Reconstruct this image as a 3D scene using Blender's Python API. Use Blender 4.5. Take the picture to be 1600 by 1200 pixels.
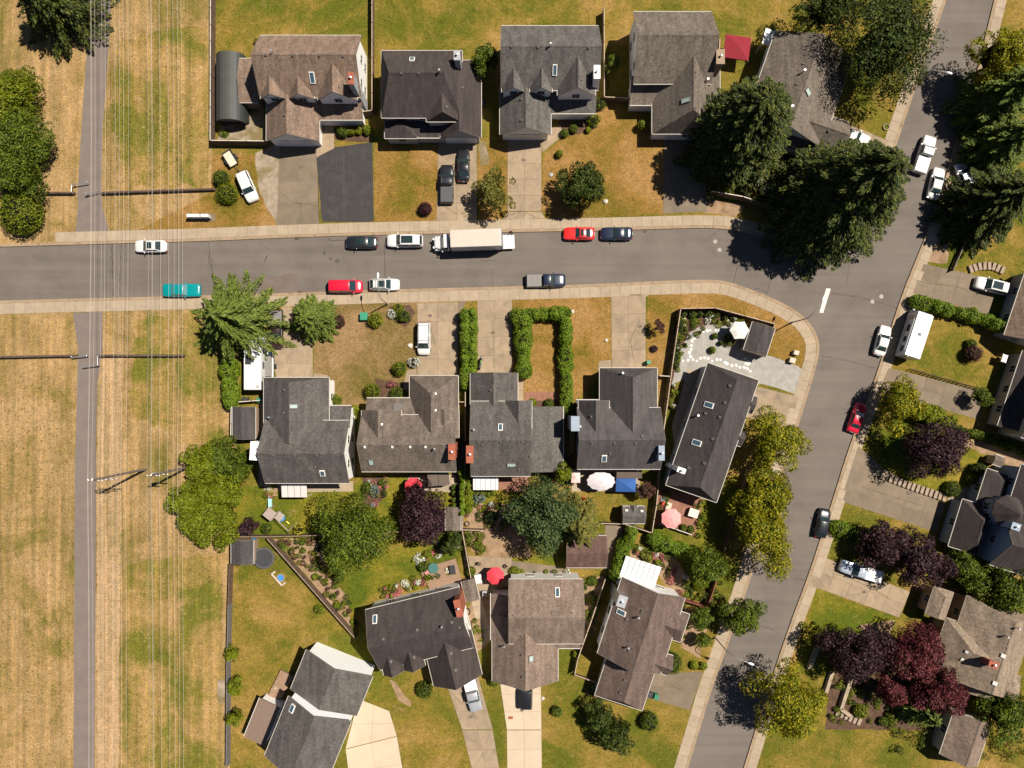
import bpy, bmesh, math, random
import numpy as np
from mathutils import Vector, Matrix
random.seed(7); RNG = np.random.default_rng(7)
D = bpy.data
for o in list(D.objects): D.objects.remove(o)
scene = bpy.context.scene
COL = scene.collection
R = math.radians
# ---------------------------------------------------------------- scale: metres per photo pixel at ground level, flying height
S = 0.095; NX, NY = 800.0, 620.0; FPX = 1067.0; HC = FPX * S
def W(px, py, z=0.0):
    k = (HC - z) / HC * S
    return Vector(((px - NX) * k, -(py - NY) * k, z))
def K(z): return (HC - z) / HC * S
# ---------------------------------------------------------------- camera
cam = D.cameras.new('camera'); cam.sensor_width = 36; cam.lens = 24.0
cam.shift_y = 20 / 1600.0; cam.clip_end = 4000; cam.clip_start = 1
co = D.objects.new('camera', cam); COL.objects.link(co); co.location = (0, 0, HC)
scene.camera = co
scene.render.resolution_x = 1024; scene.render.resolution_y = 768
# ---------------------------------------------------------------- sky and sun
SUNV = Vector((0.53, 0.275, 1.0)).normalized()
world = D.worlds.new('World'); scene.world = world; world.use_nodes = True
nt = world.node_tree; bg = nt.nodes['Background']
sky = nt.nodes.new('ShaderNodeTexSky'); sky.sky_type = 'NISHITA'; sky.sun_disc = False; sky.air_density = 0.5; sky.dust_density = 0.3; sky.ozone_density = 1.0
sky.sun_elevation = math.asin(SUNV.z); sky.sun_rotation = math.atan2(SUNV.x, SUNV.y)
nt.links.new(sky.outputs[0], bg.inputs[0]); bg.inputs[1].default_value = 0.05
sl = D.lights.new('sun', 'SUN'); sl.energy = 5.0; sl.angle = R(0.53); sl.color = (1.0, 0.93, 0.82)
so = D.objects.new('sun', sl); COL.objects.link(so); so.location = SUNV * 80
so.rotation_euler = SUNV.to_track_quat('Z', 'Y').to_euler()
vs = scene.view_settings; vs.view_transform = 'Standard'; vs.look = 'None'; vs.gamma = 1; vs.exposure = 0.7
# ---------------------------------------------------------------- materials
MATS = {}
def new_mat(name):
    m = D.materials.new(name); m.use_nodes = True
    n = m.node_tree; b = n.nodes['Principled BSDF']
    return m, n, b
def _noise(n, scale, detail, vec, dist=0.0, rough=0.6):
    t = n.nodes.new('ShaderNodeTexNoise'); t.inputs['Scale'].default_value = scale
    t.inputs['Detail'].default_value = detail; t.inputs['Roughness'].default_value = rough
    t.inputs['Distortion'].default_value = dist
    n.links.new(vec, t.inputs['Vector']); return t.outputs['Fac']
def _ramp(n, fac, stops):
    r = n.nodes.new('ShaderNodeValToRGB'); e = r.color_ramp.elements
    while len(e) > 1: e.remove(e[-1])
    e[0].position = stops[0][0]; e[0].color = tuple(stops[0][1]) + (1,)
    for p, c in stops[1:]:
        x = e.new(p); x.color = tuple(c) + (1,)
    n.links.new(fac, r.inputs[0]); return r.outputs[0]
def _mix(n, fac, a, b, mode='MIX'):
    x = n.nodes.new('ShaderNodeMix'); x.data_type = 'RGBA'; x.blend_type = mode
    for sock, v in ((x.inputs[0], fac), (x.inputs[6], a), (x.inputs[7], b)):
        if hasattr(v, 'is_output'): n.links.new(v, sock)
        elif isinstance(v, (int, float)): sock.default_value = v
        else: sock.default_value = tuple(v) + (1,)
    return x.outputs[2]
def _pos(n, scale=(1, 1, 1), rotz=0.0, local=False):
    if local:
        g = n.nodes.new('ShaderNodeTexCoord').outputs['Object']
    else:
        g = n.nodes.new('ShaderNodeNewGeometry').outputs['Position']
    mp = n.nodes.new('ShaderNodeMapping'); mp.inputs['Scale'].default_value = scale
    mp.inputs['Rotation'].default_value = (0, 0, rotz)
    n.links.new(g, mp.inputs['Vector']); return mp.outputs[0]
def _bump(n, b, h, strength, dist):
    x = n.nodes.new('ShaderNodeBump'); x.inputs['Strength'].default_value = strength
    x.inputs['Distance'].default_value = dist
    n.links.new(h, x.inputs['Height']); n.links.new(x.outputs[0], b.inputs['Normal'])
def surf(name, c, var=0.25, scale=1.2, fine=9.0, rough=0.85, spec=0.3, bump=0.0, stain=None, metal=0.0, stretch=(1, 1, 1), rotz=0, coat=0, piece=0.0, lanes=0.0):
    """general weathered surface: two noise scales round a base colour"""
    if name in MATS: return MATS[name]
    m, n, b = new_mat(name); v = _pos(n, stretch, rotz)
    c = np.array(c); lo = np.clip(c * (1 - var), 0, 1); hi = np.clip(c * (1 + var), 0, 1)
    a = _ramp(n, _noise(n, scale, 5, v), [(0.3, lo), (0.7, hi)])
    f = _ramp(n, _noise(n, fine, 3, v), [(0.3, (1 - var * .7,) * 3), (0.7, (1 + var * .5,) * 3)])
    col = _mix(n, 1.0, a, f, 'MULTIPLY')
    if stain:
        sc, cs, lo_, hi_ = stain
        msk = _ramp(n, _noise(n, sc, 6, v, 0.6), [(lo_, (0, 0, 0)), (hi_, (1, 1, 1))])
        col = _mix(n, msk, col, cs)
    if lanes:
        col = _mix(n, 1.0, col, _ramp(n, _noise(n, 0.9, 3, _pos(n, (0.03, 1, 1)), 0.15), [(0.35, (1 - lanes,) * 3), (0.65, (1 + lanes,) * 3)]), 'MULTIPLY')
    if piece:
        oi = n.nodes.new('ShaderNodeObjectInfo')
        col = _mix(n, 1.0, col, _ramp(n, oi.outputs['Random'], [(0, (1 - piece,) * 3), (1, (1 + piece * .6,) * 3)]), 'MULTIPLY')
    n.links.new(col, b.inputs['Base Color'])
    b.inputs['Roughness'].default_value = rough; b.inputs['Specular IOR Level'].default_value = spec
    b.inputs['Metallic'].default_value = metal; b.inputs['Coat Weight'].default_value = coat
    if bump: _bump(n, b, _noise(n, fine * 2, 3, v), 0.6, bump)
    MATS[name] = m; return m
def grass(name, dry, mid, green, bias, stripe=0.0, rotz=0, bare=(0.36, 0.25, 0.14)):
    """turf: dry and green patches, tufts, bare spots; bias > 0 greener"""
    if name in MATS: return MATS[name]
    m, n, b = new_mat(name)
    dry, mid, green, bare = (tuple(min(.9, x * k_) for x, k_ in zip(c, (.80, .825, .90))) for c in (dry, mid, green, bare))
    v = _pos(n, (1, 1, 1), rotz); vst = _pos(n, (1, 0.1, 1), rotz)
    big = _noise(n, 0.11, 6, v, 0.5, 0.62); st = _noise(n, 0.75, 5, vst, 0.1)
    ad = n.nodes.new('ShaderNodeMath'); ad.operation = 'MULTIPLY_ADD'
    n.links.new(st, ad.inputs[0]); ad.inputs[1].default_value = stripe; n.links.new(big, ad.inputs[2])
    tuft = _noise(n, 2.6, 5, v, 0.3, 0.7)
    ad2 = n.nodes.new('ShaderNodeMath'); ad2.operation = 'MULTIPLY_ADD'
    n.links.new(tuft, ad2.inputs[0]); ad2.inputs[1].default_value = 0.38; n.links.new(ad.outputs[0], ad2.inputs[2])
    c0 = 0.5 + 0.19 + stripe * 0.5 - bias
    mix = _mix(n, 0.5, dry, mid)
    col = _ramp(n, ad2.outputs[0], [(c0 - .15, dry), (c0 - .03, mid), (c0 + .10, green)])
    br = _ramp(n, _noise(n, 0.5, 7, v, 0.8, 0.7), [(0.60, (0, 0, 0)), (0.74, (0.75, 0.75, 0.75))])
    col = _mix(n, br, col, bare)
    fine = _ramp(n, _noise(n, 4.5, 5, v, 0, 0.8), [(0.30, (0.42, 0.43, 0.42)), (0.5, (0.98, 0.98, 0.96)), (0.70, (1.55, 1.50, 1.38))])
    col = _mix(n, 1.0, col, fine, 'MULTIPLY')
    md = _ramp(n, _noise(n, 1.3, 6, v, 0.5, 0.72), [(0.3, (0.70, 0.72, 0.70)), (0.52, (1, 1, 1)), (0.72, (1.28, 1.24, 1.16))])
    col = _mix(n, 1.0, col, md, 'MULTIPLY')
    if stripe > .1:
        sr = _ramp(n, _noise(n, 1.1, 3, _pos(n, (1, 0.03, 1), rotz), 0.05), [(0.35, (0.76, 0.79, 0.74)), (0.65, (1.20, 1.17, 1.15))])
        col = _mix(n, 1.0, col, sr, 'MULTIPLY')
    sp = _ramp(n, _noise(n, 3.2, 2, v, 0, 0.5), [(0.62, (1, 1, 1)), (0.70, (0.55, 0.66, 0.45))])
    col = _mix(n, 1.0, col, sp, 'MULTIPLY')
    n.links.new(col, b.inputs['Base Color']); b.inputs['Roughness'].default_value = 0.95
    b.inputs['Specular IOR Level'].default_value = 0.1
    _bump(n, b, _noise(n, 11, 3, v), 0.9, 0.10)
    MATS[name] = m; return m
def plain(name, c, rough=0.5, metal=0.0, spec=0.5, coat=0.0, emit=0):
    if name in MATS: return MATS[name]
    m, n, b = new_mat(name)
    v = _pos(n, local=True)
    f = _ramp(n, _noise(n, 5.0, 3, v), [(0.3, np.array(c) * .9), (0.7, np.clip(np.array(c) * 1.07, 0, 1))])
    n.links.new(f, b.inputs['Base Color']); b.inputs['Roughness'].default_value = rough
    b.inputs['Metallic'].default_value = metal; b.inputs['Specular IOR Level'].default_value = spec
    b.inputs['Coat Weight'].default_value = coat; b.inputs['Coat Roughness'].default_value = 0.06
    MATS[name] = m; return m
def foliage(name, cols, trans=0.28):
    if name in MATS: return MATS[name]
    m, n, b = new_mat(name)
    g = n.nodes.new('ShaderNodeNewGeometry')
    k = len(cols); cols = [tuple(min(.85, x * 1.02) for x in c) for c in cols]
    col = _ramp(n, g.outputs['Random Per Island'], [(i / max(1, k - 1), c) for i, c in enumerate(cols)])
    v = _pos(n)
    cl = _ramp(n, _noise(n, 0.9, 4, v), [(0.3, (0.72, 0.76, 0.7)), (0.7, (1.25, 1.2, 1.15))])
    col = _mix(n, 1.0, col, cl, 'MULTIPLY')
    n.links.new(col, b.inputs['Base Color']); b.inputs['Roughness'].default_value = 0.6
    b.inputs['Specular IOR Level'].default_value = 0.22
    t = n.nodes.new('ShaderNodeBsdfTranslucent'); n.links.new(col, t.inputs[0])
    mx = n.nodes.new('ShaderNodeMixShader'); mx.inputs[0].default_value = trans
    n.links.new(b.outputs[0], mx.inputs[1]); n.links.new(t.outputs[0], mx.inputs[2])
    n.links.new(mx.outputs[0], n.nodes['Material Output'].inputs[0])
    MATS[name] = m; return m
def shingle(name, c, var=0.16, mottle=0.3, streak=0.0):
    """asphalt shingles: tab to tab colour change, weather streaks"""
    if name in MATS: return MATS[name]
    m, n, b = new_mat(name); v = _pos(n)
    c = np.array(c) * .66
    vo = n.nodes.new('ShaderNodeTexVoronoi'); vo.inputs['Scale'].default_value = 4.6; n.links.new(v, vo.inputs['Vector'])
    sep = n.nodes.new('ShaderNodeSeparateColor'); n.links.new(vo.outputs['Color'], sep.inputs[0])
    tab = _ramp(n, sep.outputs[0], [(0, (1 - mottle,) * 3), (1, (1 + mottle,) * 3)])
    base = _ramp(n, _noise(n, 0.45, 6, v, 0.4), [(0.3, c * (1 - var)), (0.7, np.clip(c * (1 + var), 0, 1))])
    col = _mix(n, 1.0, base, tab, 'MULTIPLY')
    f = _ramp(n, _noise(n, 14, 3, v), [(0.3, (0.8,) * 3), (0.7, (1.2,) * 3)])
    col = _mix(n, 1.0, col, f, 'MULTIPLY')
    ws = _ramp(n, _noise(n, 1.5, 3, _pos(n, (1, 0.12, .4)), 0.1), [(0.35, (0.80,) * 3), (0.65, (1.18,) * 3)])
    col = _mix(n, 1.0, col, ws, 'MULTIPLY')
    ms = _ramp(n, _noise(n, 0.8, 7, v, 0.8, 0.7), [(0.58, (0, 0, 0)), (0.72, (0.55,) * 3)])
    col = _mix(n, ms, col, c * np.array([.72, .72, .66]))
    n.links.new(col, b.inputs['Base Color']); b.inputs['Roughness'].default_value = 0.92
    b.inputs['Specular IOR Level'].default_value = 0.2
    _bump(n, b, _noise(n, 9, 3, v), 0.5, 0.02)
    MATS[name] = m; return m
# ---------------------------------------------------------------- object helpers
def tag(o, label=None, cat=None, group=None, kind=None):
    if label: o['label'] = label
    if cat: o['category'] = cat
    if group: o['group'] = group
    if kind: o['kind'] = kind
    return o
def thing(name, loc, label, cat, group=None):
    o = D.objects.new(name, None); COL.objects.link(o); o.location = loc; o.empty_display_size = 0.3
    return tag(o, label, cat, group)
def base_of(p):
    v = Vector((0, 0, 0))
    while p is not None: v += p.location; p = p.parent
    return v
def mesh(name, verts, faces, mat, parent=None, smooth=False, raw=False):
    """world-space vertices -> mesh object under parent (raw: vertices already local)"""
    me = D.meshes.new(name)
    if parent is not None and not raw:
        b = base_of(parent); verts = [(v[0] - b.x, v[1] - b.y, v[2] - b.z) for v in verts]
    me.from_pydata([tuple(v) for v in verts], [], faces)
    if mat:
        for x in (mat if isinstance(mat, (list, tuple)) else [mat]): me.materials.append(x)
    if smooth: me.polygons.foreach_set('use_smooth', [True] * len(me.polygons))
    me.update()
    o = D.objects.new(name, me); COL.objects.link(o)
    if parent is not None: o.parent = parent
    return o
def fix_normals(o):
    bm = bmesh.new(); bm.from_mesh(o.data); bmesh.ops.recalc_face_normals(bm, faces=bm.faces); bm.to_mesh(o.data); bm.free(); return o
def bevel(o, w=0.03, seg=2):
    m = o.modifiers.new('bevel', 'BEVEL'); m.width = w; m.segments = seg; m.limit_method = 'ANGLE'; m.angle_limit = R(35)
    return o
def prism(poly, z0, z1):
    """closed prism over a world xy polygon"""
    n = len(poly); a = sum(poly[i][0] * poly[(i + 1) % n][1] - poly[(i + 1) % n][0] * poly[i][1] for i in range(n))
    if a < 0: poly = poly[::-1]
    v = [(p[0], p[1], z0) for p in poly] + [(p[0], p[1], z1) for p in poly]
    f = [list(range(n))[::-1], list(range(n, 2 * n))] + [[i, (i + 1) % n, n + (i + 1) % n, n + i] for i in range(n)]
    return v, f
def pxpoly(pts, z=0): return [W(x, y, z).xy for x, y in pts]
def obox(c, ax, a, b, z0, z1):
    """oriented box: centre xy, x-axis direction, half sizes"""
    ax = Vector(ax).xy.normalized(); ay = Vector((-ax.y, ax.x)); c = Vector(c).xy
    return prism([c - ax * a - ay * b, c + ax * a - ay * b, c + ax * a + ay * b, c - ax * a + ay * b], z0, z1)
def box(name, c, ax, a, b, z0, z1, mat, parent=None, bev=0):
    v, f = obox(c, ax, a, b, z0, z1); o = mesh(name, v, f, mat, parent)
    if bev: bevel(o, bev)
    return o
def join(parts):
    V, Fc = [], []
    for v, f in parts:
        k = len(V); V += [tuple(x) for x in v]; Fc += [[i + k for i in q] for q in f]
    return V, Fc
def tube(pts, rad, n=8, cap=True):
    pts = [Vector(p) for p in pts]; m = len(pts)
    rads = rad if isinstance(rad, (list, tuple)) else [rad] * m
    V, Fc = [], []; prev = None
    for i, p in enumerate(pts):
        t = (pts[min(i + 1, m - 1)] - pts[max(i - 1, 0)]).normalized()
        u = t.cross(Vector((0, 0, 1)) if abs(t.z) < 0.95 else Vector((1, 0, 0))).normalized()
        if prev is not None and u.dot(prev) < 0: u = -u
        prev = u; w = t.cross(u)
        for k in range(n):
            a = 2 * math.pi * k / n; V.append(p + (u * math.cos(a) + w * math.sin(a)) * rads[i])
    for i in range(m - 1):
        for k in range(n):
            Fc.append([i * n + k, i * n + (k + 1) % n, (i + 1) * n + (k + 1) % n, (i + 1) * n + k])
    if cap: Fc += [list(range(n))[::-1], list(range((m - 1) * n, m * n))]
    return V, Fc
def lathe(c, prof, n=16):
    """prof: (radius, z) list from bottom to top, about a vertical axis at c"""
    V, Fc = [], []
    for r, z in prof:
        for k in range(n):
            a = 2 * math.pi * k / n; V.append((c[0] + r * math.cos(a), c[1] + r * math.sin(a), z))
    for i in range(len(prof) - 1):
        for k in range(n): Fc.append([i * n + k, i * n + (k + 1) % n, (i + 1) * n + (k + 1) % n, (i + 1) * n + k])
    Fc += [list(range(n))[::-1], list(range((len(prof) - 1) * n, len(prof) * n))]
    return V, Fc
def imgdir(rot):
    """local x axis (world) of something turned rot degrees clockwise in the photo"""
    return Vector((math.cos(R(rot)), -math.sin(R(rot)), 0))
def sheet(name, pts, mat, z, kind='structure', parent=None, wob=0.0):
    """flat ground patch from photo outline, edges roughened by wob metres"""
    P = [W(x, y).xy for x, y in pts]
    if wob:
        Q = []
        for i, p in enumerate(P):
            q = P[(i + 1) % len(P)]; n = max(1, int((q - p).length / 1.1))
            for k in range(n):
                t = p.lerp(q, k / n)
                Q.append(t + Vector((random.uniform(-wob, wob), random.uniform(-wob, wob))))
        P = Q
    a = sum(P[i].x * P[(i + 1) % len(P)].y - P[(i + 1) % len(P)].x * P[i].y for i in range(len(P)))
    if a < 0: P = P[::-1]
    o = mesh(name, [(p.x, p.y, z) for p in P], [list(range(len(P)))], mat, parent)
    if kind and parent is None: o['kind'] = kind
    return o
def resample(pts, step):
    pts = [Vector(p) for p in pts]; out = [pts[0]]; d = 0
    acc = [0.0]
    for a, b in zip(pts, pts[1:]): acc.append(acc[-1] + (b - a).length)
    n = max(1, int(round(acc[-1] / step)))
    res = []
    for i in range(n + 1):
        s = acc[-1] * i / n
        j = max(k for k in range(len(acc)) if acc[k] <= s + 1e-9); j = min(j, len(pts) - 2)
        t = (s - acc[j]) / max(1e-9, acc[j + 1] - acc[j]); res.append(pts[j].lerp(pts[j + 1], t))
    return res
def smooth_line(pts, it=2):
    pts = [Vector(p) for p in pts]
    for _ in range(it):
        q = [pts[0]]
        for a, b in zip(pts, pts[1:]): q += [a.lerp(b, .25), a.lerp(b, .75)]
        q.append(pts[-1]); pts = q
    return pts
def offset_line(pts, d):
    """offset to the left of travel by d"""
    out = []
    for i, p in enumerate(pts):
        t = (pts[min(i + 1, len(pts) - 1)] - pts[max(i - 1, 0)]); t = Vector((t.x, t.y)).normalized()
        out.append(Vector((p.x - t.y * d, p.y + t.x * d)))
    return out
# ================================================================ SETTING
M_FIELD = grass('dry_field_grass', (0.41, 0.258, 0.116), (0.325, 0.203, 0.078), (0.175, 0.142, 0.030), -0.06, 0.26, bare=(.45, .305, .165))
M_FIELD_G = grass('greener_field_grass', (0.40, 0.245, 0.10), (0.30, 0.195, 0.058), (0.150, 0.140, 0.020), 0.0, 0.34, bare=(.45, .30, .15))
M_LAWN_DRY = grass('dry_lawn_grass', (0.345, 0.190, 0.062), (0.265, 0.148, 0.034), (0.155, 0.115, 0.014), -0.035, 0.05, bare=(.40, .24, .10))
M_LAWN_BROWN = grass('straw_lawn_grass', (0.305, 0.185, 0.084), (0.235, 0.146, 0.055), (0.145, 0.112, 0.022), -0.06, 0.05, bare=(.34, .215, .11))
M_LAWN_GREEN = grass('green_lawn_grass', (0.285, 0.205, 0.032), (0.190, 0.160, 0.016), (0.092, 0.112, 0.009), 0.03, 0.05, bare=(.34, .21, .085))
M_LAWN_OLIVE = grass('olive_lawn_grass', (0.325, 0.195, 0.055), (0.225, 0.155, 0.026), (0.112, 0.114, 0.011), 0.01, 0.05, bare=(.38, .23, .095))
M_TRACK = grass('worn_track_grass', (0.45, 0.29, 0.15), (0.39, 0.25, 0.115), (0.23, 0.175, 0.06), -0.12, 0.22, bare=(.47, .32, .19))
M_ROAD = surf('worn_asphalt', (0.118, 0.099, 0.084), 0.12, 0.25, 16, 0.9, 0.25, 0.01, stain=(0.12, (0.134, 0.113, 0.096), 0.45, 0.65), lanes=.07)
M_PATH = surf('path_asphalt', (0.148, 0.120, 0.104), 0.10, 0.6, 16, 0.9, 0.2, 0.01)
M_CONC = surf('sidewalk_concrete', (0.305, 0.238, 0.167), 0.10, 0.8, 8, 0.9, 0.25, 0.005, stain=(0.7, (0.245, 0.195, 0.14), 0.5, 0.75), piece=0.06)
M_DRIVE = surf('driveway_concrete', (0.280, 0.208, 0.138), 0.12, 0.5, 7, 0.9, 0.25, 0.006, stain=(0.5, (0.17, 0.132, 0.092), 0.45, 0.75), piece=0.10)
M_DRIVE_PALE = surf('pale_driveway_concrete', (0.43, 0.345, 0.25), 0.06, 0.5, 7, 0.9, 0.25, 0.004, piece=0.05)
M_DRIVE_GREY = surf('old_driveway_concrete', (0.168, 0.128, 0.088), 0.14, 0.5, 7, 0.9, 0.25, 0.008, stain=(0.6, (0.135, 0.108, 0.08), 0.45, 0.7), piece=0.12)
M_KERB = surf('kerb_concrete', (0.27, 0.192, 0.122), 0.14, 0.6, 7, 0.9, 0.25, 0.005, stain=(1.2, (0.17, 0.12, 0.075), 0.5, 0.7))
M_JOINT = surf('joint_dirt', (0.16, 0.125, 0.085), 0.3, 2, 12, 0.95, 0.1)
M_GRAVEL = surf('pale_gravel', (0.26, 0.205, 0.15), 0.25, 1.2, 22, 0.95, 0.15, 0.03, stain=(0.35, (0.15, 0.115, 0.05), 0.42, 0.62))
M_GRAVEL_GREY = surf('grey_gravel', (0.275, 0.255, 0.23), 0.16, 1.0, 22, 0.95, 0.15, 0.03)
M_SOIL = surf('bare_soil', (0.25, 0.165, 0.10), 0.25, 0.9, 11, 0.95, 0.1, 0.03, stain=(0.6, (0.16, 0.10, 0.05), 0.5, 0.66))
M_MULCH = surf('bark_mulch', (0.085, 0.05, 0.033), 0.35, 1.2, 14, 0.95, 0.1, 0.03)
M_BRICKPAVE = surf('brick_paving', (0.22, 0.105, 0.07), 0.2, 1.4, 10, 0.9, 0.2, 0.01)
M_WOOD_DECK = surf('deck_boards', (0.25, 0.16, 0.105), 0.2, 1.2, 9, 0.8, 0.25, 0.01, stretch=(1, 6, 1))
M_CRACK = surf('crack_sealant', (0.05, 0.04, 0.034), 0.3, 2, 9, 0.9)
M_PAINT = surf('road_paint', (0.52, 0.50, 0.45), 0.08, 2, 9, 0.8)
M_IRON = surf('cast_iron', (0.28, 0.25, 0.215), 0.2, 3, 9, 0.7)
M_DRAIN = surf('drain_grate', (0.09, 0.06, 0.045), 0.3, 3, 9, 0.8)
g = mesh('ground', [(-900, -900, -.15), (900, -900, -.15), (900, 900, -.15), (-900, 900, -.15)], [[0, 1, 2, 3]], M_FIELD)
g['kind'] = 'structure'
KN = [(-420, 399), (0, 385), (63, 383), (210, 379), (320, 376), (460, 370), (600, 366), (800, 362), (920, 360), (1000, 358), (1100, 355), (1145, 358), (1170, 364), (1230, 383), (1270, 392), (1305, 392), (1335, 377), (1360, 340), (1385, 275), (1401, 223), (1435, 124), (1455, 67), (1490, -33), (1600, -360)]
KS = [(-420, 484), (0, 470), (250, 464), (460, 458), (600, 453), (800, 448), (920, 445), (1000, 441), (1100, 437), (1134, 439), (1180, 455), (1220, 472), (1250, 490), (1268, 508), (1279, 530), (1280, 552), (1272, 584), (1250, 655), (1222, 745), (1177, 890), (1140, 1000), (1110, 1080), (1096, 1131), (1000, 1440)]
KE = [(1640, -360), (1545, 40), (1517, 150), (1490, 240), (1463, 326), (1442, 382), (1418, 440), (1400, 490), (1366, 600), (1330, 690), (1296, 800), (1265, 897), (1235, 975), (1190, 1110), (1090, 1440)]
wl = lambda pts: smooth_line([W(*p) for p in pts], 2)
LN, LS, LE = wl(KN), wl(KS), wl(KE)
rd = mesh('road', [(-250, 200, -.146), (250, 200, -.146), (250, -200, -.146), (-250, -200, -.146)], [[3, 2, 1, 0]], M_ROAD); rd['kind'] = 'structure'
def land(name, line, extra, mat):
    poly = [Vector(p).xy for p in line] + [W(*p).xy for p in extra]
    v, f = prism(poly, -0.3, 0.0); o = mesh(name, v, f, mat); o['kind'] = 'structure'; return o
land('north_verge_ground', LN, [(1600, -420), (-420, -420)], M_FIELD)
land('south_verge_ground', LS, [(960, 1500), (-420, 1500)], M_FIELD)
land('east_verge_ground', LE[::-1], [(1680, -420), (2200, -420), (2200, 1500), (1090, 1500)], M_LAWN_OLIVE)
def strip_slabs(name, line, d0, d1, step, mat, base, z=0.0, h=0.03, gap=0.025, piece='slab', x0=None):
    """run of cast slabs beside a kerb line, each a piece of its own"""
    pts = resample([Vector((p.x, p.y)) for p in line], step)
    a = offset_line(pts, d0); b = offset_line(pts, d1)
    v = [(p.x, p.y, z + .006) for p in a] + [(p.x, p.y, z + .006) for p in b]; n = len(a)
    f = [[i, i + 1, n + i + 1, n + i] for i in range(n - 1)]
    if d1 < d0: f = [q[::-1] for q in f]
    root = mesh(name, v, f, base); root['kind'] = 'structure'
    for i in range(n - 1):
        m = (a[i] + b[i] + a[i + 1] + b[i + 1]) / 4
        if abs(m.x) > 82 or m.y > 63 or m.y < -60: continue
        q = []
        for c in (a[i], a[i + 1], b[i + 1], b[i]):
            dv = (m - c); q.append(c + dv * min(0.4, gap / dv.length))
        vv, ff = prism(q, z, z + h + random.uniform(-.004, .004)); mesh(piece, vv, ff, mat, root)
    return root
def kerb(name, line, d0, d1):
    a = offset_line(line, d0); b = offset_line(line, d1); n = len(a)
    v = [(p.x, p.y, -.14) for p in a] + [(p.x, p.y, .022) for p in a] + [(p.x, p.y, .022) for p in b]
    f = [[i, i + 1, n + i + 1, n + i] for i in range(n - 1)] + [[n + i, n + i + 1, 2 * n + i + 1, 2 * n + i] for i in range(n - 1)]
    o = mesh(name, v, f, M_KERB); fix_normals(o); o['kind'] = 'structure'; return o
LN2 = [Vector((p.x, p.y)) for p in LN]; LS2 = [Vector((p.x, p.y)) for p in LS]; LE2 = [Vector((p.x, p.y)) for p in LE]
kerb('north_kerb', LN2, -.06, .34); kerb('south_kerb', LS2, .06, -.34); kerb('east_kerb', LE2, -.06, .34)
x63 = W(66, 0).x
strip_slabs('north_sidewalk', [p for p in LN2 if p.x > x63], .35, 1.85, 1.5, M_CONC, M_JOINT)
strip_slabs('south_sidewalk', LS2, -.35, -1.95, 1.5, M_CONC, M_JOINT)
strip_slabs('east_sidewalk', LE2, .35, 1.75, 1.5, M_CONC, M_JOINT)
# ---- asphalt walking path with its flares at the road
sheet('path', [(190, -300), (170, 67), (166, 130), (160, 200), (158, 290), (160, 325), (172, 366), (117, 368), (122, 325), (121, 300), (127, 200), (136, 67), (152, -300)], M_PATH, 0.012)
sheet('path', [(114, 489), (160, 487), (160, 545), (152, 600), (150, 690), (149, 900), (148, 1131), (146, 1400), (113, 1400), (115, 1131), (116, 900), (117, 720), (120, 620), (122, 548)], M_PATH, 0.012)
sheet('greener_field', [(190, 880), (352, 860), (350, 1131), (348, 1400), (186, 1400), (187, 1050)], M_FIELD_G, .003, wob=.6)
sheet('greener_field', [(185, 60), (328, 40), (328, 290), (200, 296), (176, 200)], M_FIELD_G, .003, wob=.6)
sheet('greener_field', [(215, 500), (300, 480), (350, 560), (352, 690), (300, 700), (200, 640)], M_FIELD_G, .003, wob=.6)
# bare worn strip beside the path
sheet('worn_track', [(160, 560), (190, 560), (186, 1131), (184, 1400), (149, 1400), (151, 700)], M_TRACK, 0.004, wob=.15)
sheet('yard_ground', [(330, -300), (1480, -300), (1440, 60), (1385, 230), (1350, 330), (1300, 370), (1240, 372), (1140, 336), (800, 342), (432, 352), (340, 300), (330, 220)], M_LAWN_OLIVE, .0022)
sheet('yard_ground', [(375, 484), (800, 468), (1110, 460), (1200, 485), (1245, 515), (1262, 560), (1228, 655), (1155, 880), (1075, 1125), (1000, 1380), (360, 1380), (357, 760), (372, 700)], M_LAWN_OLIVE, .0022)
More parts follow.
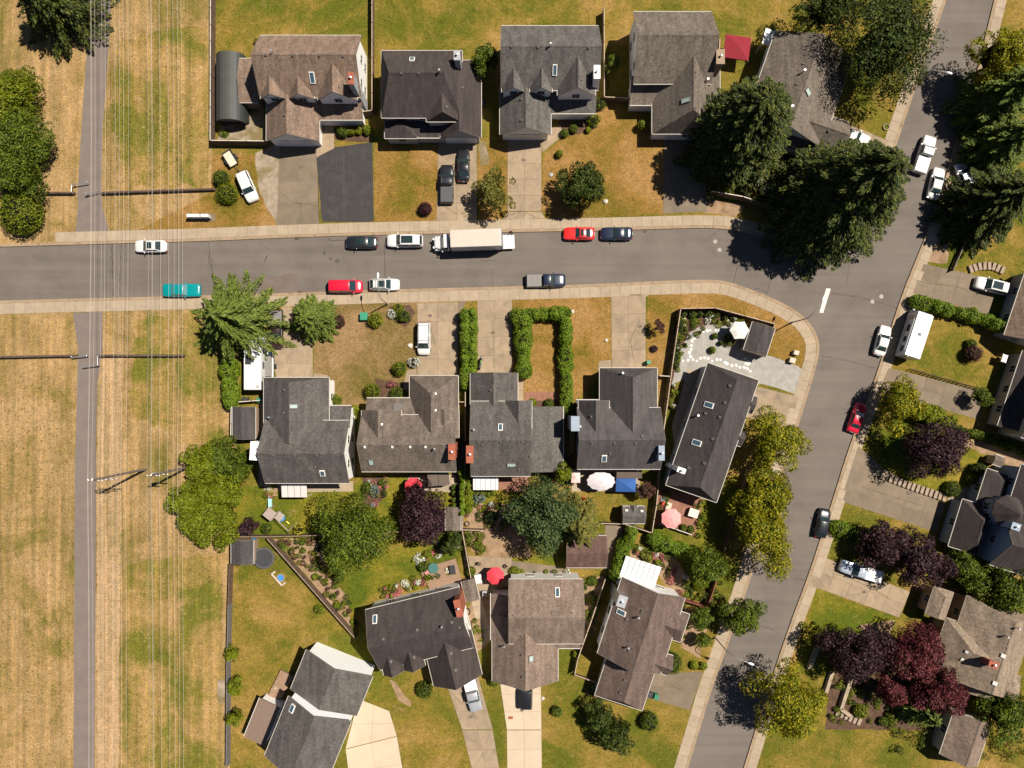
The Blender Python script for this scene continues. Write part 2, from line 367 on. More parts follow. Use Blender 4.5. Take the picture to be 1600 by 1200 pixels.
# ---- lawns (patches above the land slabs)
LAWN = [
 ('D', [(330, 240), (425, 240), (432, 352), (210, 362), (330, 300)]),
 ('D', [(585, 222), (686, 236), (684, 345), (585, 350)]),
 ('D', [(760, 215), (795, 230), (793, 325), (782, 345), (748, 345), (745, 215)]),
 ('D', [(848, 245), (880, 215), (930, 160), (985, 165), (1035, 210), (1038, 335), (855, 341), (846, 326)]),
 ('O', [(1120, 165), (1210, 240), (1330, 250), (1240, 375), (1150, 340), (1112, 300), (1125, 240)]),
 ('O', [(1325, 160), (1408, 140), (1385, 220), (1322, 190)]),
 ('O', [(1330, -60), (1440, -60), (1405, 150), (1330, 130)]),
 ('O', [(585, -60), (775, -60), (775, 95), (585, 200)]),
 ('O', [(330, -60), (420, -60), (420, 100), (330, 100)]),
 ('B', [(490, 475), (652, 470), (652, 590), (630, 600), (590, 625), (515, 640), (490, 580)]),
 ('D', [(800, 468), (955, 463), (956, 572), (935, 590), (900, 625), (800, 640)]),
 ('D', [(1012, 461), (1125, 459), (1175, 472), (1222, 494), (1247, 512), (1262, 538), (1263, 560), (1258, 575), (1190, 555), (1060, 490), (1035, 690), (1010, 590)]),
 ('G', [(368, 760), (560, 755), (560, 835), (480, 838), (368, 838)]),
 ('G', [(560, 742), (722, 742), (722, 830), (560, 830)]),
 ('O', [(362, 880), (420, 845), (500, 925), (555, 1000), (590, 1050), (700, 1050), (712, 1140), (600, 1400), (362, 1400)]),
 ('G', [(540, 880), (700, 830), (728, 850), (700, 880), (580, 930), (545, 960)]),
 ('O', [(895, 742), (1030, 740), (1025, 825), (900, 835)]),
 ('G', [(1085, 770), (1150, 740), (1165, 760), (1125, 880), (1090, 850)]),
 ('G', [(740, 765), (840, 760), (840, 800), (740, 790)]),
 ('G', [(785, 875), (880, 865), (880, 888), (790, 895)]),
 ('O', [(745, 1060), (775, 1060), (790, 1140), (800, 1400), (760, 1400)]),
 ('O', [(846, 1010), (900, 1000), (930, 1090), (1080, 1110), (1085, 1140), (1000, 1400), (846, 1400)]),
 ('O', [(1108, 885), (1155, 890), (1122, 985), (1095, 1040), (1075, 1045), (1065, 970)]),
 ('O', [(1425, 490), (1548, 510), (1600, 530), (1590, 570), (1540, 605), (1425, 570), (1400, 565)]),
 ('O', [(1490, 380), (1600, 340), (1600, 430), (1575, 425), (1480, 415)]),
 ('G', [(1378, 690), (1400, 665), (1490, 690), (1545, 710), (1540, 755), (1480, 770), (1370, 742)]),
 ('O', [(1318, 790), (1330, 790), (1458, 830), (1460, 870), (1300, 840)]),
 ('G', [(1275, 920), (1400, 965), (1395, 1000), (1300, 1060), (1240, 1050), (1262, 970)]),
]
LM = {'D': M_LAWN_DRY, 'O': M_LAWN_OLIVE, 'G': M_LAWN_GREEN, 'B': M_LAWN_BROWN}
for i, (k, pts) in enumerate(LAWN): sheet('lawn', pts, LM[k], 0.005 + 0.0008 * (i % 4), wob=.12)
# ---- beds, soil, gravel
BED = [
 (M_GRAVEL, [(345, 190), (412, 165), (412, 218), (340, 218)]), (M_GRAVEL, [(398, 240), (440, 225), (440, 350), (432, 352), (405, 300)]),
 (M_GRAVEL, [(748, 220), (760, 220), (764, 255), (750, 260)]),
 (M_MULCH, [(522, 198), (578, 200), (578, 222), (522, 218)]), (M_MULCH, [(870, 190), (925, 175), (935, 200), (880, 215)]),
 (M_SOIL, [(1105, 310), (1165, 320), (1150, 338), (1100, 332)]),
 (M_MULCH, [(587, 592), (612, 594), (632, 600), (630, 622), (592, 622)]), (M_MULCH, [(607, 478), (640, 475), (648, 490), (632, 512), (610, 495)]),
 (M_GRAVEL_GREY, [(1075, 520), (1100, 508), (1160, 510), (1185, 555), (1205, 556), (1258, 578), (1248, 618), (1190, 600), (1168, 606), (1105, 580), (1050, 600), (1062, 550)]),
 (M_MULCH, [(1063, 487), (1118, 485), (1160, 498), (1158, 515), (1108, 512), (1085, 525), (1068, 548), (1054, 600), (1050, 660), (1048, 600)]),
 (M_SOIL, [(425, 842), (500, 842), (512, 900), (542, 930), (550, 990), (480, 900)]),
 (M_MULCH, [(566, 743), (608, 745), (602, 775), (588, 790), (570, 795)]),
 (M_SOIL, [(726, 785), (810, 790), (830, 870), (760, 872), (735, 860)]), (M_SOIL, [(985, 850), (1055, 870), (1085, 915), (1060, 935), (1030, 900), (985, 875)]),
 (M_MULCH, [(885, 710), (905, 735), (880, 760), (850, 745)]), (M_SOIL, [(1070, 950), (1100, 960), (1095, 1030), (1065, 1010)]),
 (M_SOIL, [(608, 1062), (618, 1065), (642, 1098), (640, 1105), (622, 1095)]),
 (M_SOIL, [(1560, 700), (1600, 712), (1600, 735), (1490, 690), (1500, 680)]), (M_MULCH, [(1300, 1000), (1450, 1010), (1480, 1140), (1290, 1140)]),
 (M_SOIL, [(1345, 975), (1400, 968), (1390, 1000), (1350, 1000)]), (M_SOIL, [(1090, 960), (1110, 955), (1100, 1000), (1085, 1000)]),
 (M_MULCH, [(820, 625), (874, 622), (874, 636), (820, 638)]), (M_SOIL, [(1450, 380), (1485, 360), (1480, 412), (1445, 410)]),
 (M_SOIL, [(700, 1000), (760, 905), (775, 990), (760, 1010), (745, 1020)]), (M_SOIL, [(908, 905), (945, 900), (930, 990), (908, 1000)]),
 (M_GRAVEL, [(340, 1062), (352, 1060), (352, 1100), (340, 1100)]),
]
for i, (m, pts) in enumerate(BED): sheet({'bark_mulch': 'garden_bed', 'bare_soil': 'soil_patch'}.get(m.name, 'gravel_patch'), pts, m, 0.009 + .0007 * (i % 3), wob=.14)
# ---- driveways: four corners, slabs across and along
def drive(name, q, nu, nv, mat=M_DRIVE, gap=.03, z=.013):
    q = [W(*p).xy for p in q]; cx = sum(q, Vector((0, 0))) / 4
    a = sum(q[i].x * q[(i + 1) % 4].y - q[(i + 1) % 4].x * q[i].y for i in range(4))
    if a < 0: q = [q[1], q[0], q[3], q[2]]
    root = mesh(name, [(p.x, p.y, z) for p in q], [[0, 1, 2, 3]], M_JOINT); root['kind'] = 'structure'
    B = lambda u, v: q[0].lerp(q[1], u).lerp(q[3].lerp(q[2], u), v)
    for i in range(nu):
        for j in range(nv):
            c = [B(i / nu, j / nv), B((i + 1) / nu, j / nv), B((i + 1) / nu, (j + 1) / nv), B(i / nu, (j + 1) / nv)]
            m = sum(c, Vector((0, 0))) / 4
            c = [p + (m - p) * min(.4, gap / (m - p).length) for p in c]
            v, f = prism(c, z - .012, z + .02 + random.uniform(-.003, .003)); mesh('slab', v, f, mat, root)
    return root
drive('driveway', [(438, 215), (494, 215), (498, 350), (432, 352)], 2, 4, M_DRIVE_GREY)
drive('driveway', [(498, 195), (522, 195), (522, 232), (494, 246)], 1, 2)
drive('driveway', [(685, 205), (745, 205), (745, 345), (682, 346)], 2, 5)
drive('driveway', [(793, 205), (846, 205), (846, 330), (793, 330)], 2, 5); drive('driveway', [(793, 331), (846, 331), (852, 341), (785, 344)], 2, 1)
drive('driveway', [(847, 205), (876, 195), (880, 212), (847, 238)], 1, 1)
drive('driveway', [(1038, 200), (1105, 200), (1105, 330), (1036, 334)], 2, 4, M_DRIVE_GREY)
drive('driveway', [(1318, 190), (1388, 220), (1380, 240), (1310, 222)], 3, 1)
drive('driveway', [(441, 480), (488, 482), (489, 597), (412, 597)], 2, 4); drive('driveway', [(490, 583), (513, 586), (513, 640), (490, 640)], 1, 2)
drive('driveway', [(652, 474), (716, 472), (716, 590), (652, 590)], 2, 4); drive('driveway', [(636, 578), (651, 576), (651, 610), (628, 610)], 1, 2, M_DRIVE)
drive('driveway', [(716.5, 472), (728, 470), (722, 485), (716.5, 500)], 1, 1, M_DRIVE_GREY)
drive('driveway', [(746, 470), (800, 468), (800, 583), (746, 585)], 2, 4); drive('driveway', [(801, 592), (818, 592), (818, 628), (801, 628)], 1, 2)
drive('driveway', [(955, 463), (1009, 461), (1009, 576), (956, 576)], 2, 4); drive('driveway', [(947, 461), (1018, 459), (1009, 464), (955, 465)], 2, 1)
drive('driveway', [(936, 564), (955, 562), (955, 578), (934, 578)], 1, 1)
drive('driveway', [(1184, 604), (1248, 620), (1234, 672), (1160, 650)], 2, 2)
drive('driveway', [(1443, 412), (1560, 438), (1545, 492), (1426, 458)], 4, 2, M_DRIVE_GREY)
drive('driveway', [(1388, 575), (1540, 612), (1528, 655), (1372, 612)], 5, 2, M_DRIVE_GREY)
drive('driveway', [(1341, 697), (1385, 735), (1475, 780), (1312, 785)], 1, 1, M_DRIVE_GREY, z=.010)
drive('driveway', [(1330, 742), (1478, 786), (1464, 832), (1316, 784)], 5, 2, M_DRIVE_GREY)
drive('driveway', [(1281, 868), (1422, 925), (1405, 965), (1264, 914)], 5, 2, M_DRIVE)
drive('driveway', [(1012, 1052), (1098, 1050), (1078, 1110), (1010, 1090)], 3, 2, M_DRIVE_GREY)
drive('driveway', [(694, 1058), (745, 1050), (770, 1140), (722, 1140)], 2, 3, M_DRIVE); drive('driveway', [(722, 1141), (770, 1141), (800, 1320), (770, 1330)], 2, 6, M_DRIVE)
drive('driveway', [(780, 1058), (845, 1056), (846, 1140), (792, 1140)], 2, 3, M_DRIVE_PALE, .02); drive('driveway', [(792, 1141), (846, 1141), (848, 1320), (794, 1320)], 2, 6, M_DRIVE_PALE, .02)
drive('driveway', [(560, 1092), (608, 1111), (620, 1150), (540, 1170)], 2, 2, M_DRIVE_PALE, .02); drive('driveway', [(540, 1171), (620, 1151), (650, 1320), (560, 1320)], 2, 4, M_DRIVE_PALE, .02)
drive('patio', [(724, 868), (800, 872), (795, 915), (738, 935)], 3, 2, M_DRIVE, .02); drive('patio', [(798, 876), (880, 886), (880, 905), (795, 905)], 4, 1, M_DRIVE_GREY, .02)
drive('patio', [(412, 755), (552, 752), (552, 768), (412, 770)], 6, 1, M_CONC, .02)
drive('side_path', [(404, 625), (412, 625), (412, 760), (404, 760)], 1, 6, M_CONC, .02)
drive('side_path', [(714, 700), (728, 690), (724, 830), (708, 830)], 1, 6, M_DRIVE_GREY, .02)
drive('side_path', [(1050, 665), (1075, 575), (1105, 585), (1060, 760)], 2, 8, M_CONC, .02)
drive('side_path', [(730, 910), (745, 905), (770, 1000), (752, 1010)], 1, 5, M_CONC, .02)
drive('patio', [(1075, 770), (1102, 765), (1085, 835), (1030, 815)], 1, 1, M_BRICKPAVE, .02)
drive('patio', [(1030, 760), (1100, 780), (1085, 838), (1022, 820)], 4, 4, M_BRICKPAVE, .02, .018)
drive('patio', [(820, 612), (874, 612), (874, 626), (820, 626)], 6, 2, M_BRICKPAVE, .02)
drive('patio', [(780, 743), (826, 738), (826, 770), (780, 766)], 4, 3, M_BRICKPAVE, .02)
drive('patio', [(640, 742), (712, 742), (712, 770), (632, 765)], 5, 2, M_CONC, .02)
drive('patio', [(893, 732), (1000, 732), (1000, 768), (893, 768)], 6, 3, M_CONC, .02)
drive('side_path', [(1480, 780), (1510, 760), (1530, 770), (1500, 800)], 1, 2, M_CONC, .02)
drive('side_path', [(945, 820), (975, 822), (962, 870), (950, 900)], 1, 4, M_DRIVE_GREY, .02)
# ---- road marks
M_LINE = M_PAINT
v, f = prism(pxpoly([(1292, 450), (1299, 451), (1287, 489), (1281, 488)]), -.143, -.139); o = mesh('stop_line', v, f, M_LINE); o['kind'] = 'structure'
def crack(pts, w=.05, z=-.141, mat=None, nm='road_crack'):
    P = resample([Vector(W(*p).xy) for p in pts], .35)
    P = [p + Vector((random.uniform(-.05, .05), random.uniform(-.05, .05))) for p in P]
    ww = [w * random.uniform(.4, 1.3) for _ in P]
    ww = [x * .7 for x in ww]
    a = [offset_line(P, w_)[i] for i, w_ in enumerate(ww)]; b = [offset_line(P, -w_)[i] for i, w_ in enumerate(ww)]; n = len(P)
    o = mesh(nm, [(p.x, p.y, z) for p in a] + [(p.x, p.y, z) for p in b], [[n + i, n + i + 1, i + 1, i] for i in range(n - 1)], mat or M_CRACK)
    o['kind'] = 'structure'
for pts, w in [([(174, 380), (174, 420), (176, 462)], .09), ([(185, 380), (187, 410), (186, 462)], .07), ([(325, 378), (327, 395), (325, 405), (330, 420), (333, 432)], .09), ([(327, 400), (332, 412), (330, 416)], .07),
   ([(328, 432), (336, 432)], .06), ([(414, 385), (418, 389)], .1), ([(412, 409), (418, 398)], .1), ([(512, 372), (516, 376), (540, 374)], .08), ([(600, 380), (601, 420), (602, 450)], .07), ([(750, 407), (774, 407)], .05),
   ([(1164, 362), (1156, 400), (1147, 441)], .06), ([(1207, 420), (1200, 458)], .05), ([(1175, 452), (1185, 450), (1200, 458)], .05), ([(1325, 400), (1327, 420), (1323, 448)], .04), ([(1300, 458), (1350, 465), (1405, 482)], .05),
   ([(1111, 386), (1119, 400)], .04), ([(1283, 556), (1320, 562), (1369, 575)], .05), ([(1188, 978), (1210, 985)], .05), ([(1110, 1045), (1130, 1025), (1134, 1060), (1133, 1090)], .06), ([(1117, 1075), (1133, 1085)], .06),
   ([(768, 420), (770, 450)], .03), ([(1250, 905), (1258, 908)], .05), ([(1108, 372), (1125, 358)], .05), ([(718, 440), (718, 450)], .06), ([(485, 417), (490, 450)], .02)]: crack(pts, w)
M_WEED = surf('weedy_joint', (0.085, 0.08, 0.025), .4, 2, 9, .95)
for pts in [[(1432, 438), (1460, 444), (1490, 446), (1512, 453)], [(438, 300), (455, 315), (470, 318), (498, 322)], [(470, 318), (470, 348)], [(796, 336), (815, 330), (835, 338)], [(690, 320), (715, 335), (735, 330)], [(1000, 500), (985, 530), (990, 560)], [(1345, 760), (1400, 778), (1440, 790)], [(1300, 895), (1340, 908), (1390, 935)], [(1040, 1065), (1065, 1080), (1085, 1085)], [(700, 1075), (722, 1100), (750, 1105)], [(670, 500), (680, 540)], [(770, 500), (772, 575)]]: crack(pts, .05, .042, M_WEED, 'driveway_crack')
M_OIL = surf('oil_stain', (0.12, 0.095, 0.072), .3, 2, 9, .8)
for x, y, r_ in [(672, 493, 4), (470, 262, 5), (818, 250, 4), (1000, 510, 4), (1490, 640, 5), (1420, 770, 6), (1350, 925, 4), (1050, 1075, 4), (815, 1110, 3), (735, 1120, 4), (770, 520, 4)]:
    sheet('oil_stain', [(x + r_ * random.uniform(.6, 1.2) * math.cos(a * .7), y + .7 * r_ * random.uniform(.6, 1.2) * math.sin(a * .7)) for a in range(9)], M_OIL, .0405)
for x, y, r_, m in [(1378, 378, 4.2, M_IRON), (1118, 377, 3.2, M_IRON), (1125, 390, 3.2, M_IRON), (1364, 471, 3.2, M_IRON), (1378, 463, 3.4, M_IRON), (516, 404, 2.6, M_DRAIN), (1008, 361, 3, M_DRAIN)]:
    if (x, y) == (1378, 378): continue
    c = W(x, y); v, f = lathe(c, [(r_ * S, -.146), (r_ * S, -.138), (r_ * S * .8, -.134), (r_ * S * .75, -.138)], 20)
    o = mesh('manhole_cover', v, f, m); o['kind'] = 'structure'
for x, y in [(464, 371.5), (468, 456)]:
    o = box('storm_drain', W(x, y), imgdir(-2), .28, .16, -.15, .03, M_DRAIN); o['kind'] = 'structure'
# road patches: newer asphalt
M_PATCH = surf('asphalt_patch', (0.075, 0.064, 0.056), 0.15, 2, 14, 0.9)
for pts in [[(503, 394), (507, 390), (509, 398), (505, 399)], [(522, 407), (527, 403), (532, 409), (524, 411)]]: sheet('asphalt_patch', pts, M_PATCH, -.142)
M_PINK = surf('stained_asphalt', (0.125, 0.096, 0.080), 0.1, .6, 14, 0.9)
sheet('asphalt_patch', [(405, 432), (462, 428), (466, 456), (400, 458)], M_PINK, -.1435, wob=.3)
# corrugated dark sheet drive (striped)
M_TARP = surf('dark_membrane', (0.034, 0.030, 0.030), 0.15, 1, 9, 0.8, stain=(0.5, (0.054, 0.047, 0.045), 0.5, 0.75))
M_TARP2 = surf('dark_membrane_edge', (0.047, 0.042, 0.041), 0.15, 1, 9, 0.8)
root = sheet('covered_parking_pad', [(494, 247), (522, 230), (582, 222), (584, 345), (575, 347), (504, 346)], M_TARP, .02)
for i in range(24):
    x = 497 + i * 3.6
    y0 = 246 - (x - 494) * .27 if x < 584 else 0
    a, b = W(x, max(222, y0)), W(x + 1.2, 345)
    v, f = obox((a + b) / 2, b - a, (b - a).length / 2 - .1, .045 if i != 11 else .14, .02, .045); mesh('batten', v, f, M_TARP2, root)
# ================================================================ HOUSES
RF = {
 'brown': shingle('shingle_brown', (0.244, 0.169, 0.124), .12, .22), 'dark': shingle('shingle_dark_brown', (0.071, 0.056, 0.052), .10, .12),
 'mottle': shingle('shingle_mottled_grey', (0.135, 0.122, 0.111), .10, .24), 'taupe': shingle('shingle_taupe', (0.174, 0.142, 0.114), .10, .25),
 'grey': shingle('shingle_weathered_grey', (0.120, 0.106, 0.097), .15, .22), 'tan': shingle('shingle_weathered_brown', (0.174, 0.138, 0.111), .15, .22),
 'slate': shingle('shingle_slate', (0.106, 0.094, 0.091), .10, .12), 'char': shingle('shingle_charcoal', (0.077, 0.066, 0.064), .08, .14),
 'choc': shingle('shingle_chocolate', (0.161, 0.113, 0.093), .12, .2), 'sand': shingle('shingle_sandy', (0.290, 0.221, 0.160), .14, .25),
 'warm': shingle('shingle_warm_brown', (0.246, 0.178, 0.138), .1, .22), 'shedg': shingle('shingle_shed_grey', (0.086, 0.076, 0.074), .12, .15), 'redb': shingle('shingle_red_brown', (0.150, 0.090, 0.073), .12, .2),
}
M_WHITE = surf('white_siding', (0.74, 0.72, 0.69), .05, 1, 9, .7, stretch=(1, 1, 8)); M_CREAM = surf('cream_siding', (0.42, 0.36, 0.29), .06, 1, 9, .75, stretch=(1, 1, 8))
M_BRIGHT = surf('fresh_white_siding', (0.86, 0.86, 0.85), .02, 1, 9, .6); M_GREYW = surf('grey_siding', (0.30, 0.30, 0.31), .06, 1, 9, .75, stretch=(1, 1, 8)); M_BLUEW = surf('blue_grey_siding', (0.24, 0.285, 0.34), .06, 1, 9, .75, stretch=(1, 1, 8))
M_TANW = surf('tan_siding', (0.25, 0.175, 0.115), .1, 1, 9, .75, stretch=(1, 1, 8))
M_TRIM = surf('white_trim', (0.46, 0.425, 0.375), .06, 2, 9, .6); M_TRIMB = surf('brown_trim', (0.25, 0.2, 0.16), .1, 2, 9, .7); M_RAKE = surf('rake_paint', (0.17, 0.145, 0.12), .1, 2, 9, .7); M_SOFFIT = surf('roof_edge', (0.2, 0.17, 0.15), .1, 2, 9, .8)
M_GLASS = plain('window_glass', (0.03, 0.05, 0.06), .06, 0, .8); M_SKYGL = plain('skylight_glass', (0.05, 0.09, 0.12), .08, 0, .9); M_SKYPALE = plain('frosted_skylight', (0.30, 0.38, 0.35), .3)
M_BRICK = surf('chimney_brick', (0.27, 0.085, 0.05), .2, 2, 8, .9, .2, .01); M_GDOOR = surf('garage_door_paint', (0.62, 0.62, 0.62), .05, 2, 9, .6); M_VENT = plain('vent_metal', (0.12, 0.105, 0.095), .6); M_PIPE = plain('galvanised_pipe', (0.6, 0.6, 0.6), .35, .8); M_VENTW = plain('white_vent', (0.75, 0.72, 0.66), .5)
class House:
    def __init__(s, name, px, label, roof, wall, cat='house', trim=None):
        s.root = thing(name, W(px[0], px[1], 3), label, cat); s.root.location.z = 0
        s.roof, s.wall, s.blocks, s.trim = RF[roof], wall, [], trim or M_TRIM
    def fr(s, r, ez, rot):
        """photo rectangle (or centre, size) at eave height -> centre, axes, half sizes"""
        cx, cy, w, h = ((r[0] + r[2]) / 2, (r[1] + r[3]) / 2, r[2] - r[0], r[3] - r[1])
        c = W(cx, cy, ez); k = K(ez); ex = imgdir(rot); ey = Vector((ex.y, -ex.x, 0))   # ey: photo-down
        return Vector((c.x, c.y, 0)), ex, ey, w * k / 2, h * k / 2
    def dormer(s, r, ez, rise, **k): return s.gable((r[0] - 1, r[1], r[2] + 1, r[3] + 4), ez + .15, rise + .15, 'y', oh=.22, z0=2.6, **k)
    def gable(s, r, ez, rise, ridge='x', rot=0, hip=(0, 0), oh=.4, z0=-.1, th=.16, roof=None, wall=None, walls=True, win=True, trim=True, door=None):
        """r: x0,y0,x1,y1 of the eave outline in the photo; hip: share of hip at the two ridge ends"""
        rise *= 1.16 if rise > 1.9 else 1.0
        c, ex, ey, a, b = s.fr(r, ez, rot)
        Lx, Tx, La, Ta = (ex, ey, a, b) if ridge == 'x' else (ey, ex, b, a)
        P = lambda l, t, z: c + Lx * l + Tx * t + Vector((0, 0, z))
        z1 = ez + rise; h0, h1 = hip[0] * Ta, hip[1] * Ta
        top = [P(-La, -Ta, ez), P(La, -Ta, ez), P(La, Ta, ez), P(-La, Ta, ez), P(-La + h0, 0, z1), P(La - h1, 0, z1)]
        if h0 == 0: pass
        V = top + [v - Vector((0, 0, th)) for v in top]
        F_ = [[0, 1, 5, 4], [2, 3, 4, 5]]
        F_ += [[3, 0, 4]] if h0 else []; F_ += [[1, 2, 5]] if h1 else []
        n = 6; B = [[i + n for i in f[::-1]] for f in F_]
        edge = [[0, 1], [2, 3]] + ([[3, 0]] if h0 else [[3, 4], [4, 0]]) + ([[1, 2]] if h1 else [[1, 5], [5, 2]])
        Sd = [[i, j, j + n, i + n][::-1] for i, j in edge]
        o = mesh('roof', V, F_ + B + Sd, roof or s.roof, s.root); fix_normals(o)
        # ridge cap
        rc = [P(-La + h0, 0, z1 + .02), P(La - h1, 0, z1 + .02)]
        if (rc[1] - rc[0]).length > .4:
            d = (rc[1] - rc[0]).normalized(); q = Vector((-d.y, d.x, 0)) * .14; dn = Vector((0, 0, -.14 * rise / Ta + .02))
            mesh('ridge_cap', [rc[0], rc[1], rc[1] + q + dn, rc[0] + q + dn, rc[0] - q + dn, rc[1] - q + dn], [[0, 1, 2, 3], [5, 1, 0, 4]], roof or s.roof, s.root)
        if trim:
            for sg in (-1, 1):
                p, q = P(-La, sg * Ta, ez), P(La, sg * Ta, ez); d = (q - p)
                v, f = obox((p + q) / 2 + Tx * (sg * .035), d, La, .038, ez - .15, ez - .01); mesh('gutter', v, f, s.trim, s.root)
            for e, (hh, sgl) in enumerate(((h0, -1), (h1, 1))):
                if hh:
                    p, q = P(sgl * La, -Ta, ez), P(sgl * La, Ta, ez)
                    v, f = obox((p + q) / 2 + Lx * (sgl * .035), q - p, Ta, .038, ez - .15, ez - .01); mesh('gutter', v, f, s.trim, s.root)
                else:
                    for sg in (-1, 1):
                        p, q = P(sgl * (La + .03), sg * Ta, ez - .08), P(sgl * (La + .03), 0, z1 - .08)
                        up = Vector((0, 0, .09)); lx = Lx * .018
                        mesh('rake_board', [p - lx - up, q - lx - up, q - lx + up, p - lx + up, p + lx - up, q + lx - up, q + lx + up, p + lx + up], [[0, 1, 2, 3], [7, 6, 5, 4], [3, 2, 6, 7], [0, 4, 5, 1]], M_RAKE, s.root)
        blk = dict(c=c, Lx=Lx, Tx=Tx, La=La, Ta=Ta, ez=ez, rise=rise, h0=h0, h1=h1); s.blocks.append(blk)
        if walls:
            wl_, wt = La - min(oh, .3), Ta - oh; zt = ez - th + rise * (oh / Ta) - .01; zr = ez - th + rise - .02
            v = [P(-wl_, -wt, z0), P(wl_, -wt, z0), P(wl_, wt, z0), P(-wl_, wt, z0), P(-wl_, -wt, zt), P(wl_, -wt, zt), P(wl_, wt, zt), P(-wl_, wt, zt)]
            f = [[0, 1, 5, 4], [2, 3, 7, 6]]
            if h0: f.append([3, 0, 4, 7])
            else: v.append(P(-wl_, 0, zr)); f.append([3, 0, 4, len(v) - 1, 7])
            if h1: f.append([1, 2, 6, 5])
            else: v.append(P(wl_, 0, zr)); f.append([1, 2, 6, len(v) - 1, 5])
            o = mesh('wall', v, f, wall or s.wall, s.root); fix_normals(o)
            if win:
                for nrm, half, dist in ((Lx, wt, wl_), (-Lx, wt, wl_), (Tx, wl_, wt), (-Tx, wl_, wt)):
                    m = c + nrm * dist
                    if nrm.dot(Vector((-m.x, -m.y, 0))) < 2 or half < (.9 if z0 > 1 else 1.2): continue
                    tan = Vector((-nrm.y, nrm.x, 0)); nw = max(1, min(3, int(half * 2 / 3.4)))
                    for zz in ([zt - 1.25] if z0 > 1 else [1.0, 3.5] if zt > 4.75 else [1.1]):
                        for i in range(nw):
                            s.window(m + tan * ((i + .5) / nw * 2 - 1) * half * .85, nrm, .55, zz, zz + 1.15)
            if door is not None:
                sgl, wd = door; nrm = Lx * sgl; s.garage_door(c + nrm * wl_, nrm, min(wd / 2, wt - .25))
        return blk
    def shed_roof(s, r, ez, zh, high='n', rot=0, th=.12, roof=None, wall=None, walls=False, oh=.3, z0=-.1):
        c, ex, ey, a, b = s.fr(r, ez, rot); d = {'n': -ey, 's': ey, 'e': ex, 'w': -ex}[high]
        La = b if high in 'ns' else a; t = ex if high in 'ns' else ey; Ta = a if high in 'ns' else b
        up = Vector((0, 0, 1)); P = lambda l, q, z: c + d * l + t * q + up * z
        top = [P(-La, -Ta, ez), P(-La, Ta, ez), P(La, Ta, zh), P(La, -Ta, zh)]
        V = top + [v - up * th for v in top]
        o = mesh('roof', V, [[0, 1, 2, 3], [7, 6, 5, 4], [0, 4, 5, 1], [1, 5, 6, 2], [2, 6, 7, 3], [3, 7, 4, 0]], roof or s.roof, s.root); fix_normals(o)
        v, f = obox(c - d * (La + .05), t, Ta, .055, ez - .15, ez - .01); mesh('gutter', v, f, s.trim, s.root)
        s.blocks.append(dict(c=c, d=d, t=t, La=La, Ta=Ta, ez=ez, zh=zh, shed=True))
        if walls:
            zb = ez - th + (zh - ez) * (oh / (2 * La)); zt_ = zh - th - .02
            v = [P(-La + oh, -Ta + oh, z0), P(-La + oh, Ta - oh, z0), P(La - .05, Ta - oh, z0), P(La - .05, -Ta + oh, z0), P(-La + oh, -Ta + oh, zb), P(-La + oh, Ta - oh, zb), P(La - .05, Ta - oh, zt_), P(La - .05, -Ta + oh, zt_)]
            o = mesh('wall', v, [[0, 1, 5, 4], [1, 2, 6, 5], [2, 3, 7, 6], [3, 0, 4, 7]], wall or s.wall, s.root); fix_normals(o)
    def z_at(s, p):
        best = (0, Vector((0, 0, 1)))
        for k in s.blocks:
            v = Vector((p.x, p.y, 0)) - k['c']
            if k.get('shed'):
                l, q = v.dot(k['d']), v.dot(k['t'])
                if abs(l) <= k['La'] and abs(q) <= k['Ta']:
                    sl = (k['zh'] - k['ez']) / (2 * k['La']); z = k['ez'] + (l + k['La']) * sl; nn = (Vector((0, 0, 1)) - k['d'] * sl).normalized()
                    if z > best[0]: best = (z, nn)
                continue
            l, t = v.dot(k['Lx']), v.dot(k['Tx'])
            if abs(l) <= k['La'] and abs(t) <= k['Ta']:
                sl = k['rise'] / k['Ta']; z = k['ez'] + (k['Ta'] - abs(t)) * sl; nn = (Vector((0, 0, 1)) + k['Tx'] * (sl * (1 if t > 0 else -1))).normalized()
                for hh, e in ((k['h0'], -1), (k['h1'], 1)):
                    if hh:
                        z2 = k['ez'] + (k['La'] - l * e) * k['rise'] / hh
                        if z2 < z: z = z2; nn = (Vector((0, 0, 1)) + k['Lx'] * (e * k['rise'] / hh)).normalized()
                if z > best[0]: best = (z, nn)
        return best
    def on_roof(s, px, py):
        z = 5.0
        for _ in range(8): w = W(px, py, z); z, n = s.z_at(w); z = z or 4
        w = W(px, py, z); return Vector((w.x, w.y, z)), s.z_at(w)[1]
    def window(s, p, nrm, hw, z0, z1):
        tan = Vector((-nrm.y, nrm.x, 0)); p = Vector((p.x, p.y, 0)); t = .07
        parts = []
        for (c, a, lo, hi) in ((p + tan * (hw - t / 2), t / 2, z0, z1), (p - tan * (hw - t / 2), t / 2, z0, z1), (p, hw - t, z0, z0 + t), (p, hw - t, z1 - t, z1), (p, .025, z0 + t, z1 - t)):
            parts.append(obox(c + nrm * .03, tan, a, .045, lo, hi))
        v, f = join(parts); fr = mesh('window', v, f, M_TRIM, s.root)
        v, f = obox(p + nrm * .015, tan, hw - t, .02, z0 + t, z1 - t); mesh('pane', v, f, M_GLASS, fr)
    def garage_door(s, p, nrm, hw):
        tan = Vector((-nrm.y, nrm.x, 0)); p = Vector((p.x, p.y, 0))
        for i in range(4):
            v, f = obox(p + nrm * .04, tan, hw, .03, .02 + i * .54, .54 + i * .54); mesh('garage_door_panel', v, f, M_GDOOR, s.root)
